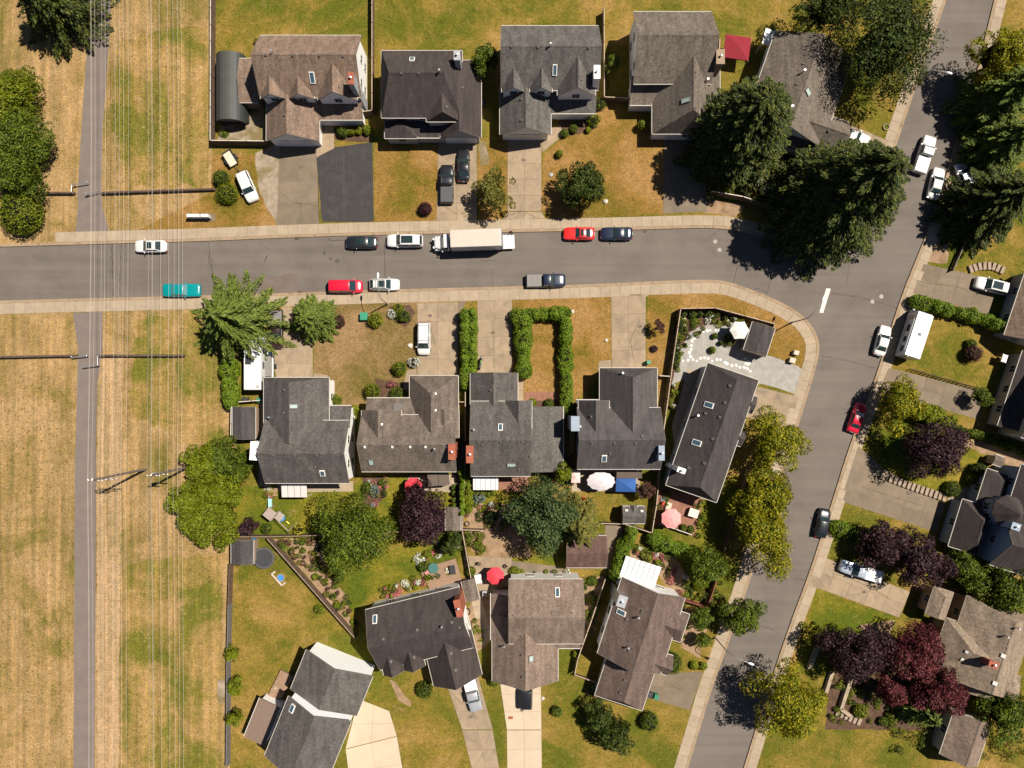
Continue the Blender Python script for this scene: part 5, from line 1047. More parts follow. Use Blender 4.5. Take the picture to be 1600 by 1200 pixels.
# scattered weeds and seed heads in the dry field
def field_weeds(n, x0, x1, y0, y1, mat, label, size=.085):
    a, b_ = W(x0, y0), W(x1, y1); P = np.stack([RNG.uniform(a.x, b_.x, n), RNG.uniform(b_.y, a.y, n)], 1)
    dn = np.sin(P[:, 0] * .35 + 1.3) + np.sin(P[:, 1] * .21 + P[:, 0] * .13) + RNG.normal(size=n) * .8; P = P[dn > .2]; m = len(P)
    Q = np.repeat(P, 5, 0) + RNG.normal(size=(m * 5, 2)) * .10; Q = np.concatenate([Q, RNG.uniform(.03, .14, (m * 5, 1))], 1)
    root = D.objects.new('field_weeds', None); COL.objects.link(root); tag(root, label, 'weeds', kind='stuff')
    o = leaf_obj('weed_leaves', Q, RNG.normal(size=Q.shape) * .5 + np.array([0, 0, 1]), size * RNG.uniform(.5, 1.4, len(Q)), size * .5, mat, root); o['kind'] = 'stuff'
F_WEED = foliage('weed_green', [(0.07, 0.07, 0.015), (0.12, 0.11, 0.02), (0.18, 0.14, 0.03)]); F_STRAW = foliage('straw_seed', [(0.30, 0.19, 0.07), (0.42, 0.28, 0.12), (0.5, 0.34, 0.17)])
field_weeds(700, -10, 112, 570, 1205, F_WEED, 'green weeds scattered over the left dry field'); field_weeds(500, 192, 352, 720, 1205, F_WEED, 'green weeds scattered under the power lines below the street')
field_weeds(220, 176, 326, 60, 290, F_WEED, 'green weeds scattered over the field above the street'); field_weeds(350, 176, 326, -10, 355, F_STRAW, 'pale straw tufts on the field above the street'); field_weeds(600, 162, 350, 500, 1205, F_STRAW, 'pale straw tufts under the power lines'); field_weeds(350, -10, 110, 495, 1205, F_STRAW, 'pale straw tufts on the left field')

bed_plants([(726, 780), (810, 790), (805, 828), (726, 826)], 24, MIXF + [F_SILVER], 'mixed border plants in the yard left of the big broadleaf tree')
bed_plants([(1035, 770), (1046, 772), (1030, 815), (1022, 815)], 8, MIXF, 'pots along the left side of the brick deck')
bed_plants([(1085, 780), (1105, 785), (1095, 840), (1088, 838)], 10, MIX, 'shrubby edge between the brick deck and the side lawn')
bed_plants([(860, 700), (905, 740), (895, 760), (850, 755)], 14, MIX, 'undergrowth at the corner below the pale side wing')
bed_plants([(1420, 690), (1500, 715), (1490, 735), (1400, 720)], 10, MIX + [F_PINK], 'low planting under the round purple plum')
bed_plants([(1255, 960), (1300, 975), (1285, 1000), (1250, 1005)], 12, [F_GREEN, F_LAUREL, F_OLIVE], 'tufts on the patchy lawn above the pale walls')
# ================================================================ VEHICLES
M_TYRE = surf('tyre_rubber', (0.02, 0.02, 0.02), .2, 3, 9, .9); M_RIM = plain('alloy_rim', (0.5, 0.5, 0.52), .3, .9); M_CGLASS = plain('car_glass', (0.018, 0.032, 0.034), .05, 0, .9); M_HEADL = plain('headlight_lens', (0.7, 0.72, 0.75), .1, 0, .8)
M_TAILL = plain('tail_light_lens', (0.35, 0.01, 0.01), .15, 0, .7); M_BLACKP = plain('black_plastic', (0.025, 0.025, 0.027), .5); M_PLATE = plain('licence_plate', (0.6, 0.6, 0.58), .4)
def paint(name, c, metal=.0, rough=.28): return plain('paint_' + name, c, rough, metal, .5, .6)
PT = dict(white=paint('white', (0.56, 0.555, 0.54)), silver=paint('silver', (0.50, 0.51, 0.53), .5, .3), teal=paint('teal', (0.0, 0.20, 0.21)), black=paint('black', (0.012, 0.013, 0.016)), red=paint('red', (0.62, 0.02, 0.018)), crimson=paint('crimson', (0.50, 0.008, 0.03)), navy=paint('navy', (0.012, 0.018, 0.04)), grey=paint('grey', (0.13, 0.13, 0.135), .4), brown=paint('brown', (0.03, 0.016, 0.013)), ltblue=paint('light_blue', (0.45, 0.50, 0.57), .4))
KIND = {  # deck stations (x, half width, top z), cabin rear base/top, windscreen base/top, roof z, belt z
 'sedan': dict(L=4.75, W=1.82, st=[(-.5, .66, .62), (-.475, .86, .84), (-.40, .96, .96), (-.26, 1, .98), (0, 1, .97), (.18, 1, .96), (.30, .99, .91), (.42, .93, .82), (.475, .83, .70), (.5, .64, .56)], rb=-.36, rt=-.20, wb=.20, wt=.06, H=1.44, belt=.95),
 'coupe': dict(L=4.75, W=1.88, st=[(-.5, .68, .62), (-.47, .88, .86), (-.40, .97, .98), (-.26, 1, .98), (0, .99, .95), (.12, .99, .94), (.30, .99, .88), (.42, .94, .80), (.475, .84, .68), (.5, .62, .54)], rb=-.39, rt=-.20, wb=.13, wt=-.02, H=1.33, belt=.93),
 'suv': dict(L=4.75, W=1.9, st=[(-.5, .80, .80), (-.485, .93, 1.0), (-.40, .98, 1.04), (0, 1, 1.03), (.20, 1, 1.02), (.32, .99, 1.0), (.43, .93, .93), (.48, .84, .80), (.5, .68, .62)], rb=-.485, rt=-.42, wb=.23, wt=.10, H=1.70, belt=1.02),
 'van': dict(L=5.0, W=1.95, st=[(-.5, .82, .80), (-.485, .94, 1.0), (-.40, .98, 1.04), (0, 1, 1.04), (.26, 1, 1.02), (.36, .97, .95), (.44, .9, .84), (.485, .8, .72), (.5, .66, .58)], rb=-.49, rt=-.45, wb=.31, wt=.15, H=1.76, belt=1.02),
 'hatch': dict(L=4.2, W=1.78, st=[(-.5, .76, .74), (-.48, .9, .96), (-.38, .97, .99), (0, 1, .98), (.20, 1, .97), (.32, .98, .91), (.43, .91, .82), (.48, .8, .68), (.5, .64, .56)], rb=-.48, rt=-.34, wb=.22, wt=.07, H=1.48, belt=.97),
 'pickup': dict(L=5.7, W=1.98, st=[(-.5, .92, .9), (-.49, .97, 1.08), (-.06, 1, 1.08), (.22, 1, 1.08), (.34, .98, 1.06), (.44, .93, 1.0), (.485, .84, .86), (.5, .7, .66)], rb=-.075, rt=-.055, wb=.235, wt=.12, H=1.82, belt=1.06),
 'classic': dict(L=5.5, W=1.95, st=[(-.5, .88, .70), (-.485, .94, .92), (-.40, .97, .98), (-.2, 1, .98), (.14, 1, .97), (.30, .99, .95), (.44, .96, .91), (.485, .92, .84), (.5, .84, .66)], rb=-.27, rt=-.17, wb=.17, wt=.08, H=1.40, belt=.96),
}
def vehicle(name, kind, px, py, head, col, label, z=-.14, Ls=1.0, sunroof=False, bed=None, glass=None, rack=False, group=None, hz=.9):
    k = KIND[kind]; L, Wd = k['L'] * Ls, k['W']; c = W(px, py, hz); root = thing(name, (c.x, c.y, z), label, 'pickup' if kind == 'pickup' else 'van' if kind == 'van' else 'car', group)
    root.rotation_euler = (0, 0, R(-head)); pm_ = PT[col]; gl = glass or M_CGLASS
    ring = []
    for x, w, t in k['st']:
        w = w * Wd / 2; zb = .26
        half = [(w * .86, zb), (w, zb + .16), (w * 1.0, t * .72), (w * .965, t - .06), (w * .86, t - .005), (w * .45, t + .022)]
        ring.append([(x * L, y, z_) for y, z_ in half] + [(x * L, -y, z_) for y, z_ in half[::-1]])
    n = len(ring[0]); V = [p for r_ in ring for p in r_]; m = len(ring)
    F_ = [[i * n + j, i * n + (j + 1) % n, (i + 1) * n + (j + 1) % n, (i + 1) * n + j] for i in range(m - 1) for j in range(n)] + [list(range(n)), list(range((m - 1) * n, m * n))[::-1]]
    def part(nm, v, f, mt, par=root, smooth=False, bev=0):
        o = mesh(nm, v, f, mt, par, smooth, raw=True); 
        if bev: fix_normals(o); bevel(o, bev)
        return o
    body = part('body', V, F_, pm_, smooth=True); fix_normals(body); body.modifiers.new('b', 'BEVEL').width = .025; body.modifiers[0].limit_method = 'ANGLE'; body.modifiers[0].angle_limit = R(40)
    zb, H_ = k['belt'] - .02, k['H']; wB, wT = Wd * .455, Wd * (.36 if kind in ('sedan', 'coupe', 'hatch', 'classic') else .39)
    rb, rt, wb, wt = (k[q] * L for q in ('rb', 'rt', 'wb', 'wt'))
    B = [Vector(p) for p in ((rb, wB * .96, zb), (wb, wB * .97, zb), (wb, -wB * .97, zb), (rb, -wB * .96, zb))]; T = [Vector(p) for p in ((rt, wT * .97, H_ - .04), (wt, wT, H_ - .03), (wt, -wT, H_ - .03), (rt, -wT * .97, H_ - .04))]
    mid = (rt + wt) / 2; C_ = [Vector((mid, wT * 1.01, H_ - .01)), Vector((mid, -wT * 1.01, H_ - .01)), Vector((mid, 0, H_ + .03)), Vector((rt, 0, H_)), Vector((wt, 0, H_))]
    V = B + T + C_
    part('cabin', V, [[0, 3, 2, 1], [0, 1, 5, 8, 4], [2, 3, 7, 9, 6], [1, 2, 6, 12, 5], [3, 0, 4, 11, 7], [4, 8, 10, 11], [8, 5, 12, 10], [12, 6, 9, 10], [11, 10, 9, 7]], pm_, bev=.05, smooth=True)
    def pane(nm, q, mu, mv0, mv1):
        a, b, c_, d = q; n_ = (b - a).cross(d - a).normalized()
        if n_.dot((a + c_) / 2 - Vector((mid, 0, zb))) < 0: n_ = -n_
        Bl = lambda u, v: a.lerp(b, u).lerp(d.lerp(c_, u), v) + n_ * .022
        top_ = [Bl(mu, mv0), Bl(1 - mu, mv0), Bl(1 - mu, mv1), Bl(mu, mv1)]; bot = [p - n_ * .03 for p in top_]
        o = part(nm, top_ + bot, [[0, 1, 2, 3], [4, 7, 6, 5], [0, 4, 5, 1], [1, 5, 6, 2], [2, 6, 7, 3], [3, 7, 4, 0]], gl); fix_normals(o)
    pane('windscreen', (B[1], B[2], T[2], T[1]), .05, .02, .97); pane('rear_window', (B[3], B[0], T[0], T[3]), .07, .12, .92)
    for s_, (b0, b1, t1, t0) in ((1, (B[0], B[1], T[1], T[0])), (-1, (B[3], B[2], T[2], T[3]))):
        bm, tm = b0.lerp(b1, .52), t0.lerp(t1, .52)
        pane('side_window', (b0, bm, tm, t0), .06, .12, .86); pane('side_window', (bm, b1, t1, tm), .06, .12, .86)
    if sunroof:
        w_ = wT * .72; part('sunroof', [(mid - .15 * (wt - rt), -w_, H_ + .035), (wt - .12, -w_, H_ + .015), (wt - .12, w_, H_ + .015), (mid - .15 * (wt - rt), w_, H_ + .035), (mid - .15 * (wt - rt), -w_, H_), (wt - .12, -w_, H_ - .02), (wt - .12, w_, H_ - .02), (mid - .15 * (wt - rt), w_, H_)], [[0, 1, 2, 3], [0, 4, 5, 1], [1, 5, 6, 2], [2, 6, 7, 3], [3, 7, 4, 0]], M_CGLASS)
    if rack:
        for s_ in (-1, 1):
            v, f = tube([(rt + .1, s_ * wT * .86, H_ + .06), (wt - .1, s_ * wT * .86, H_ + .06)], .025, 6); part('roof_rail', v, f, M_RIM)
        for xx in (rt + .35, wt - .35):
            v, f = tube([(xx, -wT * .86, H_ + .09), (xx, wT * .86, H_ + .09)], .022, 6); part('roof_bar', v, f, M_RIM)
    for sx in (-1, 1):
        for sy in (-1, 1):
            cx, cy, r_ = sx * L * .30 + .02 * L, sy * (Wd / 2 - .11), .33 if kind != 'pickup' else .38
            v, f = tube([(cx, cy - .11, r_), (cx, cy + .11, r_)], r_, 16); w_ = part('wheel', v, f, M_TYRE)
            v, f = tube([(cx, cy + sy * .105, r_), (cx, cy + sy * .12, r_)], r_ * .62, 12); part('rim', v, f, M_RIM, w_)
    for sy in (-1, 1):
        a, b = k['st'][-2], k['st'][-1]
        x0, x1, y0, y1, z0 = L * .462, L * .49, sy * Wd * .27, sy * Wd * .40, (k['st'][-2][2]) - .10
        V = [(x0, y0, z0 + .1), (x1, y0, z0 + .05), (x1 - .06, y1, z0 + .05), (x0 - .08, y1, z0 + .1), (x0, y0, z0 - .06), (x1 + .03, y0, z0 - .08), (x1 - .03, y1, z0 - .08), (x0 - .08, y1, z0 - .06)]
        o = part('headlight', V, [[0, 1, 2, 3], [4, 7, 6, 5], [0, 4, 5, 1], [1, 5, 6, 2], [2, 6, 7, 3], [3, 7, 4, 0]], M_HEADL); fix_normals(o)
        zr = k['st'][1][2] - .12; v, f = obox((-L * .485, sy * Wd * .39), (1, 0), .05, .12, zr - .12, zr + .06); part('tail_light', v, f, M_TAILL)
        v, f = obox((wb - .25, sy * (wB + .17)), (1, 0), .07, .10, zb + .02, zb + .17); part('wing_mirror', v, f, pm_, bev=.03)
    v, f = obox((-L * .497, 0), (0, 1), .25, .012, .55, .68); part('licence_plate', v, f, M_PLATE)
    if kind == 'pickup':
        x0, x1, w_ = -L * .475, rb - .06, Wd * .42; zt = 1.10
        if bed == 'open' or bed is None:
            v, f = obox(((x0 + x1) / 2, 0), (1, 0), (x1 - x0) / 2, w_, .7, zt + .012); part('bed_liner', v, f, M_BLACKP)
            for s_ in (-1, 1):
                v, f = obox(((x0 + x1) / 2, s_ * (w_ + .03)), (1, 0), (x1 - x0) / 2 + .05, .05, zt - .1, zt + .06); part('bed_rail', v, f, pm_)
        else:
            v, f = obox(((x0 + x1) / 2, 0), (1, 0), (x1 - x0) / 2 + .03, w_ + .06, .9, zt + .05); part('bed_cover', v, f, bed, bev=.03)
            for i in (1, 2):
                xx = x0 + (x1 - x0) * i / 3; v, f = obox((xx, 0), (1, 0), .012, w_, zt, zt + .056); part('cover_seam', v, f, M_BLACKP)
    return root
M_TONN = plain('grey_vinyl_cover', (0.17, 0.155, 0.145), .7); M_TONB = plain('black_vinyl_cover', (0.05, 0.05, 0.055), .6); M_TONW = plain('white_canopy', (0.72, 0.72, 0.72), .4)
vehicle('parked_car', 'sedan', 233, 384, 180, 'white', 'white sedan with black roof panel alone on the left end of the street', sunroof=True)
vehicle('parked_car', 'classic', 282, 453, 0, 'teal', 'long teal old sedan under the power lines', glass=plain('tinted_glass', (0.10, 0.19, 0.20), .1))
vehicle('parked_car', 'suv', 386, 291, 67, 'white', 'white wagon parked on the grass beside the small trailer', z=.0, Ls=.98)
vehicle('parked_car', 'sedan', 564, 378, 180, 'black', 'black sedan left of the white wagon on the upper kerb', sunroof=True)
vehicle('parked_car', 'suv', 632, 375.5, 180, 'white', 'white sport utility with black roof panel ahead of the box truck', Ls=1.13, sunroof=True)
vehicle('parked_car', 'van', 539, 447, 0, 'crimson', 'crimson van parked on the lower kerb')
vehicle('parked_car', 'hatch', 600, 444, 0, 'white', 'white hatchback under the lamp behind the crimson van', Ls=1.06, sunroof=True, rack=True)
vehicle('parked_pickup', 'pickup', 853, 438, -1, 'navy', 'navy pickup with grey bed cover on the lower kerb', bed=M_TONN, Ls=1.02)
vehicle('parked_car', 'coupe', 905, 364, 180, 'red', 'bright red coupe on the upper kerb', sunroof=True, Ls=.97)
vehicle('parked_car', 'coupe', 964, 364, 180, 'navy', 'navy coupe right behind the bright red coupe')
vehicle('parked_pickup', 'pickup', 698, 287, 270, 'black', 'black pickup with white roof rack on the top row driveway', z=.03, bed=M_TONB, rack=True)
vehicle('parked_car', 'sedan', 724, 258, 270, 'black', 'black sedan right of the black pickup', z=.03)
vehicle('parked_car', 'van', 662, 529, 90, 'white', 'white minivan on the driveway left of the double hedge', z=.03, Ls=.96, rack=True)
vehicle('parked_pickup', 'pickup', 431, 514, 90, 'brown', 'dark brown pickup half under the spiky cedar', z=.03, bed=M_TONN)
vehicle('parked_car', 'coupe', 1338, 214, 21, 'white', 'white coupe in the short driveway under the largest cypress', z=.03, Ls=.95)
vehicle('parked_pickup', 'pickup', 1447, 240, 288, 'white', 'white pickup with white canopy on the upper side street', bed=M_TONW)
vehicle('parked_car', 'sedan', 1465, 285, 284, 'white', 'white sedan behind the white pickup on the side street')
vehicle('parked_car', 'hatch', 1508, 275, 250, 'silver', 'silver car half hidden by the trees at the right', z=.02)
vehicle('parked_car', 'suv', 1550, 446, 194, 'white', 'white wagon in the cracked driveway at the right edge', z=.03, sunroof=True)
vehicle('parked_car', 'sedan', 1381, 532, 285, 'white', 'white sedan beside the motorhome', Ls=.96)
vehicle('parked_car', 'sedan', 1341, 653, 290, 'crimson', 'dark red sedan in the shade of the golden locust', Ls=.95)
vehicle('parked_car', 'hatch', 1287, 818, 282, 'black', 'black hatchback on the lower side street', Ls=1.03)
vehicle('parked_pickup', 'pickup', 1346, 893, 197, 'ltblue', 'pale blue pickup under the purple plum', z=.03, bed=M_TONW, Ls=1.12)
vehicle('parked_pickup', 'pickup', 738, 1083, 76, 'silver', 'silver pickup with white bed cover in the sloping drive', z=.03, bed=M_TONW)
vehicle('parked_car', 'suv', 822, 1084, 270, 'black', 'black car half under the warm brown garage eave', z=.03)
M_TRUCKW = plain('truck_white', (0.55, 0.545, 0.535), .35, 0, .5, .4); M_TROOF = surf('truck_roof_fibreglass', (0.43, 0.375, 0.315), .04, 1, 8, .5); M_CHROME = plain('chrome', (0.7, 0.7, 0.7), .12, 1)
def rootat(name, px, py, head, label, cat, z=-.14, hz=1.5):
    c = W(px, py, hz); r_ = thing(name, (c.x, c.y, z), label, cat); r_.rotation_euler = (0, 0, R(-head)); return r_
def raw(nm, vf, mt, par, bev=0, smooth=False):
    o = mesh(nm, vf[0], vf[1], mt, par, smooth, raw=True); fix_normals(o)
    if bev: bevel(o, bev)
    return o
def bx(x0, x1, y0, y1, z0, z1): return obox(((x0 + x1) / 2, (y0 + y1) / 2), (1, 0), (x1 - x0) / 2, (y1 - y0) / 2, z0, z1)
def hexa(b, t): return [Vector(p) for p in b + t], [[3, 2, 1, 0], [4, 5, 6, 7], [0, 1, 5, 4], [1, 2, 6, 5], [2, 3, 7, 6], [3, 0, 4, 7]]
def wheels(root, pos, r_=.45, w=.14):
    for x, y in pos:
        v, f = tube([(x, y - w, r_), (x, y + w, r_)], r_, 16); o = raw('wheel', (v, f), M_TYRE, root)
        sy = 1 if y > 0 else -1; v, f = tube([(x, y + sy * w * .9, r_), (x, y + sy * (w + .02), r_)], r_ * .55, 12); raw('rim', (v, f), M_RIM, o)
# box truck: local x forward
t = rootat('box_truck', 745, 372.5, 178, 'white box truck with raised roof and lowered tail lift on the street', 'truck', hz=3.6)
t.location.xy = W(742, 374.5, 2.4).xy
raw('cargo_box', bx(-3.75, 3.5, -1.25, 1.25, 1.0, 3.68), M_TRUCKW, t, .05); raw('box_roof', bx(-3.72, 3.47, -1.22, 1.22, 3.69, 3.72), M_TROOF, t, .02)
raw('chassis', bx(-3.8, 6.2, -.45, .45, .55, .95), M_BLACKP, t); raw('rear_bumper', bx(-4.0, -3.8, -1.15, 1.15, .6, .8), M_BLACKP, t)
raw('cab', hexa([(3.75, -1.1, .6), (5.0, -1.1, .6), (5.0, 1.1, .6), (3.75, 1.1, .6)], [(3.75, -1.0, 2.55), (4.6, -1.0, 2.5), (4.6, 1.0, 2.5), (3.75, 1.0, 2.55)]), M_TRUCKW, t, .1)
raw('bonnet', hexa([(4.9, -1.12, .5), (6.25, -.8, .5), (6.25, .8, .5), (4.9, 1.12, .5)], [(4.85, -1.02, 1.62), (6.0, -.72, 1.35), (6.0, .72, 1.35), (4.85, 1.02, 1.62)]), M_TRUCKW, t, .14)
raw('windscreen', hexa([(4.99, -.95, 1.62), (5.03, -.95, 1.62), (5.03, .95, 1.62), (4.99, .95, 1.62)], [(4.60, -.9, 2.44), (4.66, -.9, 2.42), (4.66, .9, 2.42), (4.60, .9, 2.44)]), M_CGLASS, t)
for s_ in (-1, 1):
    raw('side_window', hexa([(4.0, s_ * 1.07, 1.6), (4.85, s_ * 1.07, 1.6), (4.85, s_ * 1.11, 1.6), (4.0, s_ * 1.11, 1.6)], [(4.0, s_ * 1.0, 2.3), (4.55, s_ * 1.0, 2.3), (4.55, s_ * 1.04, 2.3), (4.0, s_ * 1.04, 2.3)]), M_CGLASS, t)
    raw('wing_mirror', bx(4.75, 4.9, s_ * 1.42 - .08, s_ * 1.42 + .08, 1.5, 2.0), M_TRUCKW, t, .03); raw('mirror_arm', tube([(4.8, s_ * 1.05, 1.7), (4.82, s_ * 1.4, 1.75)], .025, 6), M_BLACKP, t)
    raw('headlight', bx(6.05, 6.25, s_ * .62 - .14, s_ * .62 + .14, .95, 1.2), M_HEADL, t); raw('tail_light', bx(-3.86, -3.8, s_ * 1.05 - .08, s_ * 1.05 + .08, .85, 1.05), M_TAILL, t)
    raw('mudguard', hexa([(5.0, s_ * .85, .5), (6.1, s_ * .85, .5), (6.1, s_ * 1.12, .5), (5.0, s_ * 1.12, .5)], [(5.05, s_ * .8, 1.15), (5.95, s_ * .75, 1.05), (5.95, s_ * 1.02, 1.0), (5.05, s_ * 1.1, 1.1)]), M_TRUCKW, t, .06)
wheels(t, [(5.35, -.98), (5.35, .98), (-2.3, -.95), (-2.3, .95)], .46, .16)
raw('tail_lift', bx(-5.75, -4.1, -.95, 1.1, .72, .78), M_TRUCKW, t, .02); raw('lift_frame', bx(-4.15, -3.98, -1.0, 1.15, .5, .9), M_GREYW, t); raw('box_door_frame', bx(-3.9, -3.75, -1.22, 1.22, 1.0, 3.6), M_GREYW, t)
# motorhome
t = rootat('motorhome', 1437, 522, 288, 'white motorhome parked nose up on the lawn beside the kerb', 'motorhome', z=0, hz=3.0)
raw('body', bx(-3.5, 3.1, -1.2, 1.2, .45, 3.0), M_TRUCKW, t, .12); raw('roof', bx(-3.45, 3.0, -1.15, 1.15, 3.0, 3.05), M_TRUCKW, t, .03); raw('nose', hexa([(3.05, -1.15, .45), (3.75, -1.05, .45), (3.75, 1.05, .45), (3.05, 1.15, .45)], [(3.05, -1.12, 2.95), (3.2, -1.05, 2.9), (3.2, 1.05, 2.9), (3.05, 1.12, 2.95)]), M_TRUCKW, t, .1)
raw('windscreen', hexa([(3.62, -.95, 1.5), (3.68, -.95, 1.5), (3.68, .95, 1.5), (3.62, .95, 1.5)], [(3.28, -.9, 2.6), (3.34, -.9, 2.6), (3.34, .9, 2.6), (3.28, .9, 2.6)]), M_CGLASS, t)
for x0, x1 in ((-2.9, -2.0), (-1.4, -.6), (.2, 1.2), (2.0, 2.7)):
    for s_ in (-1, 1): raw('side_window', bx(x0, x1, s_ * 1.2 - .02, s_ * 1.2 + .02, 1.5, 2.2), M_CGLASS, t)
for s_ in (-1, 1): raw('side_stripe', bx(-3.3, 3.0, s_ * 1.205 - .012, s_ * 1.205 + .012, 1.05, 1.3), M_GREYW, t); raw('headlight', bx(3.7, 3.78, s_ * .8 - .15, s_ * .8 + .15, .8, 1.0), M_HEADL, t)
raw('roof_vent', bx(-.2, .15, -.2, .2, 3.05, 3.18), M_VENT, t); raw('roof_vent', bx(-2.6, -2.3, -.55, -.25, 3.05, 3.15), M_VENTW, t); raw('ladder', tube([(-3.55, .6, .6), (-3.55, .6, 3.0)], .03, 6), M_RIM, t); raw('awning', tube([(-2.8, 1.28, 2.8), (2.0, 1.28, 2.8)], .08, 8), M_GREYW, t)
wheels(t, [(2.6, -1.05), (2.6, 1.05), (-1.9, -1.05), (-1.9, 1.05)], .4)
# camper trailer left
t = rootat('camper_trailer', 394, 565, 270, 'white camper trailer with dark solar panel under the spiky cedar', 'camper', z=0.02, hz=2.9)
raw('body', bx(-4.1, 3.6, -1.25, 1.25, .5, 2.85), M_TRUCKW, t, .1); raw('roof', bx(-4.05, 3.5, -1.2, 1.2, 2.86, 2.9), M_TRUCKW, t, .03); raw('solar_panel', bx(-.4, 1.1, .15, 1.0, 2.92, 2.97), M_BLACKP, t); raw('roof_vent', bx(.55, .85, -.65, -.4, 2.9, 3.05), M_VENT, t)
raw('roof_hatch', bx(-2.5, -2.1, -.1, .5, 2.9, 2.98), M_TRUCKW, t); raw('roof_ladder', bx(-3.8, -3.4, -.95, -.6, 2.9, 2.93), M_GREYW, t); raw('hitch', tube([(3.5, 0, .5), (5.0, 0, .5)], .06, 6), M_BLACKP, t)
for x0, x1 in ((-3.2, -2.2), (-1, 0), (1.2, 2.2)): raw('side_window', bx(x0, x1, -1.27, -1.23, 1.5, 2.2), M_CGLASS, t)
wheels(t, [(-.6, -1.1), (-.6, 1.1), (-1.5, -1.1), (-1.5, 1.1)], .35)
# cargo trailer beside it
t = rootat('cargo_trailer', 417, 571, 270, 'dark covered cargo trailer between the camper and the driveway', 'trailer', z=.03, hz=1.2)
raw('tub', bx(-1.7, 1.5, -.85, .85, .5, 1.2), M_BLACKP, t, .04); raw('cover', bx(-1.6, 1.4, -.8, .55, 1.2, 1.3), M_TONN, t, .03); raw('side_rail', bx(-1.7, 1.5, -.95, -.7, 1.1, 1.28), M_TRUCKW, t, .03); raw('toolbox', bx(1.5, 2.1, -.9, .6, .8, 1.35), M_CHROME, t, .03); raw('drawbar', tube([(1.5, 0, .5), (3.2, 0, .45)], .06, 6), M_BLACKP, t)
wheels(t, [(-.1, -.95), (-.1, .95)], .33)
# small utility trailer with plywood bed
t = rootat('utility_trailer', 360, 248, 58, 'small utility trailer with pale board bed above the white wagon', 'trailer', z=0, hz=.7)
raw('bed', bx(-1.15, 1.0, -.65, .65, .55, .62), surf('plywood', (0.55, 0.45, 0.34), .1, 2, 9, .8), t)
for s_ in (-1, 1): raw('side_rail', bx(-1.2, 1.05, s_ * .7 - .03, s_ * .7 + .03, .5, .95), M_BLACKP, t); raw('mudguard', bx(-.4, .4, s_ * .86 - .12, s_ * .86 + .12, .55, .72), M_BLACKP, t, .03)
raw('tailgate', bx(-1.22, -1.16, -.7, .7, .5, .95), M_BLACKP, t); raw('drawbar', tube([(1.0, 0, .5), (2.2, 0, .45)], .05, 6), M_BLACKP, t); raw('jockey_wheel', tube([(1.9, -.06, .14), (1.9, .06, .14)], .14, 10), M_TYRE, t); wheels(t, [(0, -.85), (0, .85)], .3, .1)
# motorcycle
t = rootat('motorcycle', 751, 567, 280, 'black motorcycle parked in front of the garage wing by the hedge', 'motorcycle', z=.03, hz=.8)
for x in (-.7, .72): raw('wheel', tube([(x, -.07, .32), (x, .07, .32)], .32, 14), M_TYRE, t)
raw('tank', hexa([(-.05, -.16, .7), (.45, -.14, .75), (.45, .14, .75), (-.05, .16, .7)], [(-.02, -.1, .95), (.4, -.1, 1.0), (.4, .1, 1.0), (-.02, .1, .95)]), paint('lime', (.10, .22, .05)), t, .05); raw('seat', hexa([(-.75, -.12, .7), (0, -.14, .68), (0, .14, .68), (-.75, .12, .7)], [(-.75, -.1, .85), (0, -.12, .8), (0, .12, .8), (-.75, .1, .85)]), M_BLACKP, t, .04)
raw('engine', bx(-.2, .3, -.18, .18, .3, .68), M_GREYW, t, .04); raw('fairing', hexa([(.45, -.2, .6), (.8, -.12, .7), (.8, .12, .7), (.45, .2, .6)], [(.45, -.16, 1.1), (.68, -.1, 1.1), (.68, .1, 1.1), (.45, .16, 1.1)]), PT['black'], t, .04); raw('fork', tube([(.72, 0, .32), (.5, 0, 1.0)], .05, 8), M_RIM, t); raw('handlebar', tube([(.38, -.42, 1.02), (.5, -.15, 1.06), (.5, .15, 1.06), (.38, .42, 1.02)], .022, 6), M_BLACKP, t)
raw('headlight', tube([(.74, 0, .85), (.84, 0, .83)], .08, 10), M_HEADL, t); raw('stand', tube([(-.1, .1, .35), (-.1, .35, .0)], .02, 6), M_BLACKP, t)
